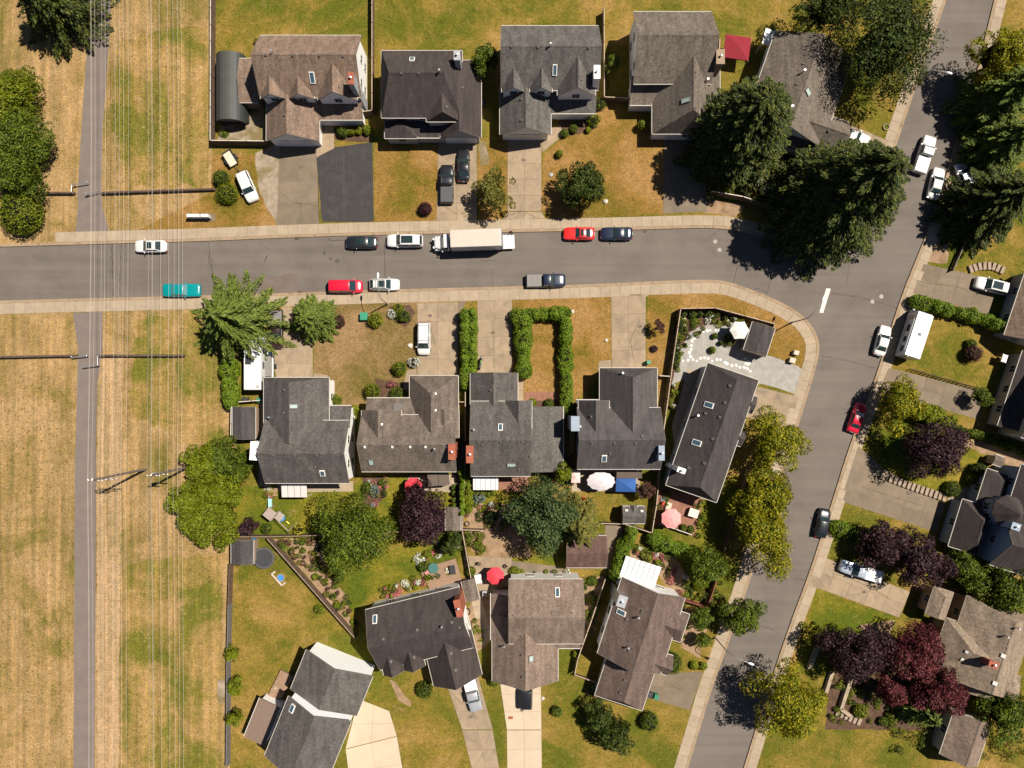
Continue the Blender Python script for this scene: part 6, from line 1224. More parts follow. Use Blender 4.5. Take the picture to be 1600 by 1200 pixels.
# ================================================================ FENCES, POLES, GARDEN THINGS
M_FENCE = surf('fence_boards', (0.115, 0.075, 0.052), .25, 1.5, 9, .85, .2, .01); M_FCAP = surf('fence_cap', (0.37, 0.28, 0.20), .12, 2, 9, .8); M_FWHITE = surf('fence_white_cap', (0.50, 0.45, 0.38), .08, 2, 9, .7); M_FRED = surf('fence_red_stain', (0.20, 0.065, 0.045), .2, 2, 9, .8); M_FGREY = surf('fence_grey_boards', (0.13, 0.118, 0.112), .2, 2, 9, .85)
def fence(pts, hgt, label, mat=M_FENCE, cap=M_FCAP, name='fence', step=2.4, closed=False):
    """board fence along the line of its top edge in the photo"""
    P = [W(x, y, hgt).xy for x, y in pts]; b = Vector((P[0].x, P[0].y, 0)); root = thing(name, b, label, 'fence')
    for a, c in zip(P, P[1:]):
        d = c - a; n = max(1, round(d.length / step)); u = d.normalized()
        for i in range(n):
            p, q = a.lerp(c, i / n), a.lerp(c, (i + 1) / n); m = (p + q) / 2; l = (q - p).length / 2
            # one panel: individual boards butted with small gaps, joined
            nb = max(3, int(2 * l / .3)); prt = []
            for j in range(nb):
                t = (j + .5) / nb; s_ = p.lerp(q, t); prt.append(obox(s_ + Vector((-u.y, u.x)) * random.uniform(-.008, .008), u, l / nb - .008, .012, .05, hgt - .08 + random.uniform(-.015, .015)))
            o = mesh('fence_panel', *join(prt), mat, root); o['kind'] = 'stuff'
            v, f = obox(m, u, l, .055, hgt - .06, hgt); mesh('cap_rail', v, f, cap, root)
            v, f = obox(p, u, .05, .05, -.1, hgt + .06); mesh('post', v, f, mat, root)
    v, f = obox(P[-1], u, .05, .05, -.1, hgt + .06); mesh('post', v, f, mat, root)
    return root
fence([(328.5, -40), (328, 219), (413, 220)], 1.8, 'white capped board fence round the arched green shed', M_FENCE, M_FWHITE)
fence([(581, -20), (581, 172), (566, 174)], 1.8, 'dark board fence between the brown and the dark hip roofed houses'); fence([(944, 10), (944.5, 151), (984, 153)], 1.8, 'board fence between the mottled grey house and the long cross gable', M_FENCE, M_FCAP)
fence([(1125, 60), (1122, 142)], 1.8, 'short board fence right of the long cross gable', M_FENCE, M_FCAP); fence([(1112, 298), (1162, 307), (1232, 330)], 1.8, 'board fence below the white bench lid in front of the largest cypress', M_FENCE, M_FWHITE)
fence([(1064, 482), (1118, 481), (1211, 506), (1197, 556)], 1.8, 'court fence along the street corner lawn', M_FENCE, M_FCAP); fence([(1064, 482), (1051, 570), (1037, 676), (1026, 790), (1019, 833)], 1.8, 'long fence between the slate house and the corner house', M_FENCE, M_FCAP)
fence([(1019, 833), (976, 819), (938, 818)], 1.7, 'fence behind the little playhouse', M_FENCE, M_FCAP); fence([(361, 839), (420, 839), (495, 837), (560, 836), (640, 830), (722, 828)], 1.7, 'back fence between the play set lawn and the lower yards', M_FENCE, M_TANW); fence([(728, 700), (726, 760), (722, 828), (736, 905)], 1.7, 'fence between the purple plum yard and the silver shrub yard', M_FENCE, M_FCAP)
fence([(727, 612), (727, 690)], 1.7, 'fence in the narrow gap below the double hedge', M_FENCE, M_FCAP); fence([(722, 828), (757, 829)], 1.5, 'short fence above the vegetable plot', M_FENCE, M_FCAP); fence([(417, 842), (480, 913), (555, 998)], 1.7, 'diagonal fence from the grey shed to the dark roofed house', M_FENCE, surf('fence_brown_cap', (0.26, 0.19, 0.14), .15, 2, 9, .8))
fence([(358, 882), (356, 945)], 1.6, 'upper brown length of the long field fence', M_FENCE, M_FENCE); fence([(356, 946), (354, 1040), (353, 1200)], 1.6, 'grey lower length of the long field fence', M_FGREY, M_FGREY); fence([(1175, 730), (1150, 805), (1132, 862)], 1.8, 'dark fence under the row of golden locusts', M_FENCE, M_FENCE)
fence([(1128, 884), (1106, 950), (1060, 936)], 1.7, 'red stained fence round the thick planting', M_FRED, M_FRED); fence([(946, 905), (925, 968), (903, 1030), (898, 1055)], 1.7, 'pale fence between the warm brown and the chocolate houses', M_FENCE, M_FCAP); fence([(361, 634), (360, 690)], 1.8, 'fence left of the narrow grey shed', M_FENCE, M_FWHITE)
fence([(1490, 422), (1510, 376)], .9, 'low dark wall between the top right drive and its lawn', M_FENCE, M_FGREY, 'garden_wall'); fence([(898, 1055), (935, 1068)], 1.0, 'short deck fence at the chocolate garage', M_FENCE, M_FCAP); fence([(1030, 818), (1082, 836)], 1.0, 'white railing along the brick deck', M_FENCE, M_FWHITE, 'railing'); fence([(1048, 588), (1030, 587)], 1.6, 'short gate fence beside the slate garage', M_FENCE, M_FWHITE)
fence([(413, 625), (372, 628)], 1.5, 'short white gate fence behind the camper', M_FENCE, M_FWHITE); fence([(716, 628), (728, 628)], 1.5, 'little side gate below the double hedge', M_FENCE, M_FCAP); fence([(365, 882), (398, 882)], .2, 'timber sill below the grey field shed', M_FENCE, M_FENCE, 'timber_edge')
# low log barriers
M_LOG = surf('weathered_log', (0.09, 0.06, 0.043), .25, 2, 9, .9)
def barrier(p0, p1, label):
    a, b = W(*p0), W(*p1); root = thing('log_barrier', a, label, 'barrier'); n = max(2, round((b - a).length / 2.4))
    for i in range(n + 1):
        p = a.lerp(b, i / n); v, f = obox(p, b - a, .16, .16, -.05, .55); mesh('post', v, f, M_LOG, root)
    for i in range(n):
        p, q = a.lerp(b, i / n), a.lerp(b, (i + 1) / n); v, f = tube([p + Vector((0, 0, .6)), q + Vector((0, 0, .6))], .17, 8); mesh('rail', v, f, M_LOG, root)
barrier((48, 303), (117, 303), 'log barrier left of the path above the street'); barrier((162, 303), (336, 297), 'log barrier under the wires above the street'); barrier((-70, 560), (121, 556), 'log barrier left of the path below the street'); barrier((159, 556), (288, 556), 'log barrier under the wires below the street')
def swing_gate(p, post2, e, label):
    a, c, q = W(*p), W(*post2), W(*e); root = thing('swing_gate', a, label, 'gate')
    for s_ in (a, c):
        v, f = lathe(s_, [(.07, -.1), (.07, 1.1), (.05, 1.15)], 10); mesh('gate_post', v, f, M_PIPE, root)
    for z in (.95, .5):
        v, f = tube([c + Vector((0, 0, z)), q + Vector((0, 0, z))], .045, 8); mesh('gate_bar', v, f, M_PIPE, root)
    v, f = tube([q + Vector((0, 0, .5)), q + Vector((0, 0, .95))], .04, 8); mesh('gate_stile', v, f, M_PIPE, root); v, f = tube([a + Vector((0, 0, .9)), c + Vector((0, 0, .9))], .04, 8); mesh('gate_bar', v, f, M_PIPE, root)
swing_gate((117, 303), (118, 291), (142, 287), 'open metal swing gate left of the upper path'); swing_gate((158, 557), (158, 571), (133, 574), 'open metal swing gate on the lower path'); swing_gate((140, 304), (139, 306), (158, 301), 'low metal bar gate across the upper path'); swing_gate((117, 557), (118, 559), (141, 556), 'low metal bar gate across the lower path')
# ---------------- power poles and wires
M_POLE = surf('weathered_pole', (0.15, 0.115, 0.092), .2, 2, 8, .9); M_WIRE = plain('aluminium_wire', (0.48, 0.43, 0.37), .5, .1); M_INS = plain('insulator', (0.75, 0.74, 0.72), .3)
def pole(px, py, hgt, arms, label, pot=None):
    b = W(px, py); root = thing('power_pole', b, label, 'pole'); v, f = lathe(b, [(.19, -.2), (.17, hgt * .5), (.12, hgt - .1), (.11, hgt)], 12); mesh('pole_shaft', v, f, M_POLE, root)
    for z, hw in arms:
        v, f = obox(b + Vector((0, -.14, 0)), (1, 0), hw, .06, z - .07, z + .07); arm = mesh('crossarm', v, f, M_POLE, root)
        for x in (-hw + .1, -hw * .45, hw * .45, hw - .1):
            v, f = lathe(b + Vector((x, -.14, 0)), [(.05, z + .07), (.07, z + .15), (.04, z + .2), (.07, z + .26), (.03, z + .32)], 8); mesh('insulator', v, f, M_INS, arm)
    if pot:
        c = b + Vector((-.42, -.1, 0)); v, f = lathe(c, [(.22, pot - .5), (.26, pot - .45), (.26, pot + .4), (.2, pot + .5)], 14); mesh('transformer', v, f, M_GREYW, root)
    v, f = lathe(b, [(.10, hgt), (.12, hgt + .1), (.02, hgt + .25)], 10); mesh('pole_top', v, f, M_INS, root); return b
b1 = pole(229, 733, 13.1, [(12.3, 1.0), (11.3, 1.7), (10.3, 1.7)], 'left power pole beside the path'); b2 = pole(297, 729, 10.9, [(10.2, .9), (8.6, 1.2)], 'right power pole at the bright laurels', 9.4)
WL = 'thin overhead wire strung along the path between the power poles'
for bb, x, z in [(b1, 0, 13.35), (b1, -.9, 12.62), (b1, .9, 12.62), (b1, -1.6, 11.62), (b1, 1.6, 11.62), (b1, -.75, 10.62), (b1, 1.6, 10.62), (b1, .2, 7.2), (b1, .2, 6.0), (b2, 0, 11.15), (b2, -.8, 10.52), (b2, .8, 10.52), (b2, -1.1, 8.92), (b2, 1.1, 8.92), (b2, .2, 5.6), (b2, .25, 4.4), (b2, .3, 3.4)]:
    pts = []
    for i in range(25):
        y = -140 + 280 * i / 24; dy = (y - bb.y); sp = 75.0; ph = (dy % sp) / sp; sag = 4 * .55 * ph * (1 - ph)
        pts.append((bb.x + x + dy * .004 * (1 if bb is b1 else -.5), y, z - sag))
    o = mesh('overhead_wire', *tube(pts, .0115 if z > 5 else .014, 5), M_WIRE); tag(o, WL, 'wire', 'overhead wires along the path')
# ---------------- street lamps
M_LAMP = plain('lamp_steel', (0.34, 0.30, 0.26), .5, .3); M_LAMPH = plain('lamp_head', (0.78, 0.78, 0.76), .35)
def lamp(px, py, ang, label, reach=2.7, top=7.5):
    b = W(px, py); d = imgdir(ang); root = thing('street_lamp', b, label, 'street lamp')
    v, f = lathe(b, [(.16, 0), (.16, .35), (.10, .4), (.075, 5.0)], 12); mesh('post', v, f, M_LAMP, root)
    pts = [b + Vector((0, 0, 4.9))] + [b + d * (reach * .95 * (1 - math.cos(a))) * 1.0 + Vector((0, 0, 4.95 + (top - 5) * math.sin(a))) for a in [math.pi / 2 * i / 7 for i in range(1, 8)]]
    v, f = tube(pts, [.075] + [.06 - .003 * i for i in range(7)], 8); mesh('lamp_arm', v, f, M_LAMP, root)
    e = b + d * reach * .95; hd = [e - d * .1, e + d * .15, e + d * .55, e + d * .75]; v, f = tube([p + Vector((0, 0, top)) for p in hd], [.06, .15, .16, .06], 10); h_ = mesh('lamp_head', v, f, M_LAMPH, root)
    v, f = lathe(e + d * .4, [(.1, top - .2), (.13, top - .14), (.13, top - .1)], 10); mesh('lamp_lens', v, f, M_GLASS, h_)
lamp(1404, 142, 18, 'street lamp at the top of the side street by the dark maple'); lamp(1117.5, 996, 20, 'street lamp at the lower side street beside the smallest apple tree'); lamp(606, 475, -90, 'street lamp over the white hatchback'); lamp(1237, 504, -63, 'street lamp outside the gravel court corner')
# ---------------- umbrellas and canopies
def cloth(n, c): return surf(n, c, .05, 1.5, 6, .8, .2)
M_UM = cloth('red_canvas', (0.60, 0.045, 0.065)); M_UMP = cloth('pink_canvas', (0.66, 0.27, 0.26)); M_UMW = cloth('white_canvas', (0.64, 0.61, 0.56)); M_UML = cloth('pale_lilac_canvas', (0.52, 0.47, 0.485)); M_BLUEC = cloth('blue_canvas', (0.03, 0.09, 0.27)); M_UMB = cloth('wine_canvas', (0.20, 0.016, 0.026))
def umbrella(px, py, rp, z, mat, label, n=8, ell=1.0, rise=.55, rot=22):
    c = W(px, py, z); k = K(z); r = rp * k; root = thing('patio_umbrella', (c.x, c.y, 0), label, 'umbrella')
    pt = lambda i, s_, zz: Vector((c.x + ell * r * s_ * math.cos(2 * math.pi * i / n + R(rot)), c.y + r * s_ * math.sin(2 * math.pi * i / n + R(rot)), zz))
    for i in range(n):
        a, b, t = pt(i, 1, z), pt(i + 1, 1, z), Vector((c.x, c.y, z + rise)); m = (a + b) / 2; m2 = m.lerp(Vector((c.x, c.y, m.z)), .04); a5, b5 = a.lerp(t, .5) + Vector((0, 0, .05)), b.lerp(t, .5) + Vector((0, 0, .05))
        lo = Vector((0, 0, -.14)); mesh('canopy_gore', [a, m2, b, b5, t, a5, a + lo, m2 + lo, b + lo], [[0, 1, 2, 3, 5], [5, 3, 4], [0, 6, 7, 1], [1, 7, 8, 2]], mat, root)
        v, f = tube([a - Vector((0, 0, .03)), t - Vector((0, 0, .06))], .012, 4); mesh('rib', v, f, M_RIM, root)
    v, f = lathe(c, [(.03, 0), (.03, z + rise), (.05, z + rise + .02), (.02, z + rise + .15)], 8); mesh('pole', v, f, M_RIM, root); v, f = lathe(c, [(.3, .03), (.3, .1), (.1, .16)], 14); mesh('base', v, f, M_BLACKP, root)
umbrella(646, 760, 14.5, 2.5, M_UM, 'red umbrella above the purple plum'); umbrella(774, 900, 14.5, 2.5, M_UM, 'red umbrella left of the warm brown roof'); umbrella(1049, 810, 16.5, 2.5, M_UMP, 'pink umbrella on the brick deck'); umbrella(1155.5, 516, 15.5, 2.5, M_UMW, 'white hexagonal umbrella in the gravel court', 6, rot=0); umbrella(939, 752, 15, 2.5, M_UML, 'large oval pale umbrella behind the slate house', 12, 1.5)
def canopy(px, py, w, h_, z, mat, label, rot=0, rise=.6, name='garden_canopy'):
    c = W(px, py, z); k = K(z); ex = imgdir(rot); ey = Vector((ex.y, -ex.x, 0)); a, b = w * k / 2, h_ * k / 2; root = thing(name, (c.x, c.y, 0), label, 'canopy')
    q = [c + ex * i * a + ey * j * b for i, j in ((-1, -1), (1, -1), (1, 1), (-1, 1))]; t = c + Vector((0, 0, rise))
    for i in range(4):
        p, s_ = q[i], q[(i + 1) % 4]; lo = Vector((0, 0, -.2)); mesh('canopy_panel', [p, s_, t, p + lo, s_ + lo], [[0, 1, 2], [0, 3, 4, 1]], mat, root); v, f = tube([Vector((p.x, p.y, 0)), p - Vector((0, 0, .02))], .03, 6); mesh('leg', v, f, M_RIM, root)
canopy(978, 758, 31, 21, 2.4, M_BLUEC, 'blue pitched canopy right of the oval umbrella', 1); canopy(899.5, 745, 14, 19, 2.2, cloth('blush_canvas', (.62, .44, .41)), 'small blush canopy left of the oval umbrella', rise=.3); canopy(1152, 74, 40, 36, 2.4, M_UMB, 'wine red pitched canopy at the top edge', 8); canopy(1570, 560, 8, 12, 1.5, M_UMW, 'small white cover at the right edge porch', 18, .1)
M_CORR = surf('white_corrugated_sheet', (0.60, 0.60, 0.59), .04, 1, 8, .5); M_PANEL = surf('milky_panel', (0.48, 0.45, 0.425), .04, 1, 8, .45); M_DKROOF = surf('tan_awning', (0.10, 0.075, 0.06), .1, 1, 8, .7)
def cover(px, py, w, h_, z, n, mat, label, rot=0, corr=False, gap=.06, alongy=True, fall=.25):
    """patio cover of side by side panels on posts"""
    c = W(px, py, z); k = K(z); ex = imgdir(rot); ey = Vector((ex.y, -ex.x, 0)); a, b = w * k / 2, h_ * k / 2; root = thing('patio_cover', (c.x, c.y, 0), label, 'patio cover')
    for i in range(n):
        x0, x1 = -a + 2 * a * i / n + gap / 2, -a + 2 * a * (i + 1) / n - gap / 2; up = Vector((0, 0, .03 if (i % 2 or not corr) else .15))
        q = [c + ex * x0 - ey * b + up + Vector((0, 0, fall)), c + ex * x1 - ey * b + up + Vector((0, 0, fall)), c + ex * x1 + ey * b + up, c + ex * x0 + ey * b + up]; d = Vector((0, 0, -.05)); o = mesh('panel', q + [p + d for p in q], [[0, 3, 2, 1], [4, 5, 6, 7], [0, 1, 5, 4], [1, 2, 6, 5], [2, 3, 7, 6], [3, 0, 4, 7]], mat, root); fix_normals(o)
    for j in (-1, 1):
        p, q = c + ey * j * (b - .1) - ex * a, c + ey * j * (b - .1) + ex * a; zz = z - .03 + (fall if j < 0 else 0); v, f = obox((p + q) / 2, ex, a, .05, zz - .16, zz - .02); mesh('beam', v, f, M_TRIM, root)
        for s_ in (-1, 1):
            p = c + ey * j * (b - .1) + ex * s_ * (a - .1); v, f = obox(p, ex, .06, .06, 0, zz - .02); mesh('post', v, f, M_TRIM, root)
cover(759, 755, 39, 21, 2.6, 20, M_CORR, 'white corrugated patio cover behind the mossy grey house', corr=True, gap=.0); cover(460, 766, 40, 22, 2.6, 4, M_PANEL, 'patio cover of four milky panels behind the weathered grey house'); cover(998, 899, 58, 47, 2.7, 14, M_CORR, 'big white corrugated patio cover behind the chocolate house', 18, True, .0); cover(1222, 64, 60, 24, 2.8, 8, M_CORR, 'white patio cover at the top edge behind the turned house', 14, True, .0, fall=.1)
cover(685, 748, 34, 22, 2.6, 2, M_DKROOF, 'dark tan gazebo top beside the upper red umbrella', -4, fall=.1); cover(983, 741, 40, 13, 2.6, 1, M_DKROOF, 'tan awning against the slate house wall', fall=.3)
# ---------------- garden things
def gpoint(px, py, z=0): return W(px, py, z)
b = gpoint(415, 870); r_ = 1.55; root = thing('trampoline', b, 'round black trampoline right of the grey field shed', 'trampoline')
v, f = lathe(b, [(r_ * .88, .84), (r_ * .88, .86)], 36); mesh('jump_mat', v, f, plain('trampoline_mat', (0.03, 0.03, 0.033), .7), root)
ring = [Vector((b.x + r_ * math.cos(a), b.y + r_ * math.sin(a), .85)) for a in [2 * math.pi * i / 36 for i in range(37)]]; v, f = tube(ring, .05, 6, False); mesh('rim_frame', v, f, M_TONB, root)
V = [(b.x + rr * r_ * math.cos(2 * math.pi * i / 36), b.y + rr * r_ * math.sin(2 * math.pi * i / 36), .87) for rr in (.86, 1.0) for i in range(36)]; mesh('rim_pad', V, [[i, (i + 1) % 36, 36 + (i + 1) % 36, 36 + i][::-1] for i in range(36)], plain('pad_grey', (0.07, 0.068, 0.07), .7), root)
for i in range(6): a = i * math.pi / 3; p = b + Vector((r_ * math.cos(a), r_ * math.sin(a), 0)); v, f = tube([p, p + Vector((0, 0, .85))], .03, 6); mesh('leg', v, f, M_RIM, root)
# play set
M_PLAY = surf('play_wood', (0.30, 0.24, 0.205), .12, 2, 8, .8); c = gpoint(424, 802, 1.4); root = thing('play_set', (c.x, c.y, 0), 'wooden play set with turquoise slide on the back lawn', 'play set'); ax = imgdir(38); ay = Vector((ax.y, -ax.x, 0)); B0 = Vector((c.x, c.y, 0))
for i in range(5): v, f = obox(B0 + ay * (-.6 + i * .3), ax, .75, .14, 2.1, 2.16); mesh('roof_board', v, f, M_PLAY, root)
for sx in (-1, 1):
    for sy in (-1, 1): v, f = obox(B0 + ax * sx * .65 + ay * sy * .65, ax, .06, .06, 0, 2.1); mesh('post', v, f, M_PLAY, root)
v, f = obox(B0 + ax * 1.2 - ay * .3, ax, .5, .6, 1.2, 1.28); mesh('deck', v, f, M_PLAY, root)
sd = (-ax * .8 - ay * .6).normalized(); st_ = Vector((-sd.y, sd.x, 0)); sl = [B0 + sd * .8 + Vector((0, 0, 1.3)), B0 + sd * 1.5 + Vector((0, 0, .75)), B0 + sd * 2.4 + Vector((0, 0, .15))]
V = []; 
for p in sl: V += [p - st_ * .28, p + st_ * .28, p - st_ * .28 + Vector((0, 0, .14)), p + st_ * .28 + Vector((0, 0, .14))]
mesh('slide', V, [[0, 1, 5, 4], [4, 5, 9, 8], [2, 0, 4, 6], [6, 4, 8, 10], [1, 3, 7, 5], [5, 7, 11, 9]], plain('turquoise_plastic', (0.35, 0.62, 0.58), .4), root)
v, f = tube([B0 + ax * .7 + Vector((0, 0, 2.0)), B0 + ax * 3.6 + ay * .3 + Vector((0, 0, 2.0))], .06, 8); mesh('swing_beam', v, f, M_PLAY, root)
for s_ in (-1, 1): e = B0 + ax * 3.6 + ay * .3; v, f = tube([e + Vector((0, 0, 2.0)), e + ay * s_ * 1.1], .05, 8); mesh('beam_leg', v, f, M_PLAY, root)
v, f = obox(B0 + ax * 2.6 - ay * .1, ax, .28, .1, .5, .54); mesh('swing_seat', v, f, plain('yellow_plastic', (0.6, 0.55, 0.12), .4), root)
def disc(name, px, py, rp, hgt, mat, label, cat, inner=None, n=20):
    b = gpoint(px, py); r_ = rp * S; root = thing(name, b, label, cat); v, f = lathe(b, [(r_ * .92, 0), (r_, hgt * .5), (r_, hgt), (r_ * .82, hgt), (r_ * .78, hgt * .4)], n); mesh('rim', v, f, mat, root)
    if inner: v, f = lathe(b, [(r_ * .78, hgt * .42), (r_ * .5, hgt * .46)], n); mesh('filling', v, f, inner, root)
M_BLUEP = plain('blue_plastic', (0.04, 0.20, 0.48), .4); M_WATER = plain('pool_water', (0.10, 0.24, 0.4), .05)
disc('paddling_pool', 440, 808, 6.2, .35, M_BLUEP, 'round blue paddling pool beside the play set', 'pool', M_WATER); disc('fire_pit', 439.5, 902, 6.5, .45, M_CONC, 'round pale fire pit with blue cover below the trampoline', 'fire pit', M_BLUEP); disc('garden_pond', 583, 788, 4, .3, M_CONC, 'small round pond at the back garden bed', 'pond', M_WATER); disc('planter_ring', 1384, 199, 5, .25, M_CONC, 'round planted ring on the lawn by the side street', 'planter', MATS['green_lawn_grass'])
disc('tyre_planter', 730, 955, 5.5, .4, M_TYRE, 'black tyre planter beside the white gable', 'planter', M_SOIL); disc('tyre_planter', 730, 818, 4, .35, M_TYRE, 'black tyre planter by the fence of the silver shrub yard', 'planter', M_SOIL); disc('water_barrel', 399, 843, 4, .9, M_BLUEP, 'blue water barrel above the grey field shed', 'barrel', M_WATER)
# L-shaped log bench
b = gpoint(432, 905); root = thing('log_bench', b, 'bench of pale logs beside the fire pit', 'bench')
for p, q in (((424, 897), (440, 915)), ((424, 897), (430, 893)), ((440, 915), (446, 910))): v, f = tube([gpoint(*p, .35), gpoint(*q, .35)], .16, 8); mesh('log', v, f, surf('pale_log', (.42, .34, .25), .15, 2, 8, .9), root)
# community mailbox
b = gpoint(309, 340); root = thing('community_mailbox', b, 'pair of white community mailboxes on the dry grass by the sidewalk', 'mailbox')
v, f = prism(pxpoly([(294, 346), (336, 346), (336, 334), (294, 334)]), 0, .05); mesh('concrete_pad', v, f, M_DRIVE_GREY, root)
for x0, x1 in ((291, 311), (313, 325)):
    p, q = W(x0, 336.5, 1.4), W(x1, 336.5, 1.4); v, f = obox((p + q) / 2, (1, 0), (q.x - p.x) / 2, .24, .35, 1.4); o = mesh('mailbox_cabinet', v, f, M_TRUCKW, root); bevel(o, .03); v, f = obox((p + q) / 2, (1, 0), .15, .12, 0, .35); mesh('pedestal', v, f, M_RIM, root)
    for i in range(3): xx = p.x + (q.x - p.x) * (i + .5) / 3; v, f = obox((xx, p.y - .25), (1, 0), (q.x - p.x) / 7, .01, .5, 1.3); mesh('mail_door', v, f, M_GREYW, root)
def crate(name, px, py, w, h_, z1, mat, label, cat, rot=0, lid=None, zb=0, leg=False):
    """box-like garden thing: body and overhanging lid"""
    c = W(px, py, z1); k = K(z1); ex = imgdir(rot); root = thing(name, (c.x, c.y, zb), label, cat); v, f = obox(c, ex, w * k / 2 - .03, h_ * k / 2 - .03, zb, z1 - .1); o = mesh('body', v, f, mat, root); bevel(o, .03); v, f = obox(c, ex, w * k / 2, h_ * k / 2, z1 - .1, z1); o = mesh('lid', v, f, lid or mat, root); bevel(o, .03); return root
M_GRN = plain('green_steel', (0.02, 0.21, 0.12), .5); M_BIN = plain('green_bin', (0.02, 0.17, 0.09), .5); M_BINK = plain('black_bin', (0.03, 0.03, 0.035), .5); M_CRM = surf('cream_stone', (.46, .41, .32), .08, 2, 8, .8)
crate('utility_box', 568, 494, 11.5, 12, .9, M_GRN, 'green utility box on the straw lawn beside the lime shrub', 'utility box'); crate('wheelie_bin', 404, 625, 7, 7, 1.1, M_BIN, 'green bin behind the camper trailer', 'bin'); crate('wheelie_bin', 382, 624, 8, 7, 1.0, M_BINK, 'dark bin behind the camper trailer', 'bin'); crate('wheelie_bin', 1014, 566, 6, 6, 1.1, M_BIN, 'green bin at the slate garage corner', 'bin'); crate('wheelie_bin', 1016, 1087, 8, 7, 1.1, M_BINK, 'black bin at the chocolate garage', 'bin', 18); crate('wheelie_bin', 1026, 1090, 7, 7, 1.1, M_BIN, 'green bin at the chocolate garage', 'bin', 18); crate('wheelie_bin', 756, 160, 7, 6, 1.1, M_BINK, 'dark bin at the side of the hip roofed house', 'bin')
crate('stone_planter', 1245, 551, 8, 7, .8, M_CRM, 'upper cream block on the corner lawn', 'planter', 15); crate('stone_planter', 1239, 563, 9, 8, .8, M_CRM, 'lower cream block on the corner lawn', 'planter', 15); crate('white_bench_box', 1193, 288, 21, 13, .7, M_TRUCKW, 'white bench box on the small front lawn', 'box', 20); crate('hot_tub', 1084, 802, 15, 13, .9, M_TANW, 'covered tub with pale lid on the brick deck', 'tub', 18, cloth('pale_cover', (.68, .56, .45))); crate('deck_sofa', 1045, 792, 8, 13, .7, M_CRM, 'cream sofa beside the pink umbrella', 'sofa', 18)
crate('grill', 707, 891, 9, 14, 1.0, M_GREYW, 'grey grill with black lid on the wooden deck', 'grill', -8, M_BLACKP); crate('storage_chest', 747, 905, 11, 14, .8, M_TRUCKW, 'white chest left of the lower red umbrella', 'chest', -8); crate('air_conditioner', 757, 928, 7, 8, .9, M_GREYW, 'grey air conditioner by the warm brown house', 'air conditioner'); crate('planter_box', 1536, 379, 16, 12, .5, M_FENCE, 'wooden planter box on the right hand lawn', 'planter', 25, M_SOIL); crate('storage_box', 798, 1122, 0.1 + 7, 4, .15, M_BRICK, 'small brick coloured hatch on the pale driveway', 'hatch'); crate('storage_chest', 962, 1038 - 0, 15, 12, .9, M_GREYW, 'grey chest in the shade of the chocolate house', 'chest', 18)
crate('raised_bed', 574, 787, 13, 14, .3, M_FENCE, 'brown raised bed below the back flower bed', 'raised bed', 0, M_MULCH); crate('planter_box', 426, 768, 14, 15, .4, M_TANW, 'wooden planter left of the four panel patio cover', 'planter', 0, M_SOIL); crate('raised_bed', 745, 985, 13, 32, .35, M_TANW, 'long raised bed beside the white gable', 'raised bed', -6, M_SOIL)
# round white boulder, stones
def stone(name, px, py, rp, hgt, mat, label, cat='stone', parent=None):
    c = gpoint(px, py); bm = bmesh.new(); bmesh.ops.create_icosphere(bm, subdivisions=2, radius=1)
    for v in bm.verts: v.co *= 1 + random.uniform(-.12, .12); v.co = Vector((v.co.x * rp * S, v.co.y * rp * S, v.co.z * hgt))
    me = D.meshes.new(name); bm.to_mesh(me); bm.free(); me.materials.append(mat); o = D.objects.new(name, me); COL.objects.link(o)
    if parent: o.parent = parent; o.location = c + Vector((0, 0, .02))
    else: o.location = c + Vector((0, 0, hgt * .4)); tag(o, label, cat)
    return o
M_PALE = surf('pale_stone', (.46, .41, .35), .1, 2, 8, .9); stone('boulder', 1468, 652, 7.5, .6, M_PALE, 'pale boulder among the lime shrubs'); stone('boulder', 641, 540, 4, .2, M_PALE, 'flat pale stone on the lawn beside the white minivan'); stone('boulder', 861, 273, 3.5, .15, surf('grey_stone', (.3, .29, .28), .1, 2, 8, .9), 'flat grey stone left of the round holly'); stone('boulder', 946, 315, 4, .3, M_PALE, 'pale stone at the foot of the round holly'); stone('boulder', 947, 532, 3, .2, M_PALE, 'pale stone beside the enclosed front lawn'); stone('boulder', 894, 487, 3.5, .25, M_PALE, 'pale stone at the hedge corner'); stone('boulder', 848, 1091, 3, .2, M_PALE, 'pale stone at the pale driveway edge')
M_STEP = surf('white_stepping_stone', (.62, .59, .54), .06, 2, 8, .9); root = D.objects.new('stepping_stone_path', None); COL.objects.link(root); root['kind'] = 'structure'
for x, y in [(1124, 517), (1118, 516), (1110, 516), (1105, 517), (1099, 518), (1093, 520), (1088, 524), (1085, 528), (1081, 533), (1080, 540), (1080, 546), (1077, 551), (1079, 557), (1082, 562), (1089, 564), (1095, 560), (1100, 559), (1106, 560), (1113, 564), (1120, 562), (1126, 562), (1132, 566), (1136, 568), (1143, 571), (1150, 571), (1156, 574), (1162, 574), (1167, 576), (1173, 580), (1165, 560), (1168, 564), (1171, 566), (1165, 568), (1169, 569), (1067, 564), (1075, 563)]: stone('stepping_stone', x + random.uniform(-.6, .6), y, 2.3 * random.uniform(.8, 1.2), .05, M_STEP, '', parent=root)
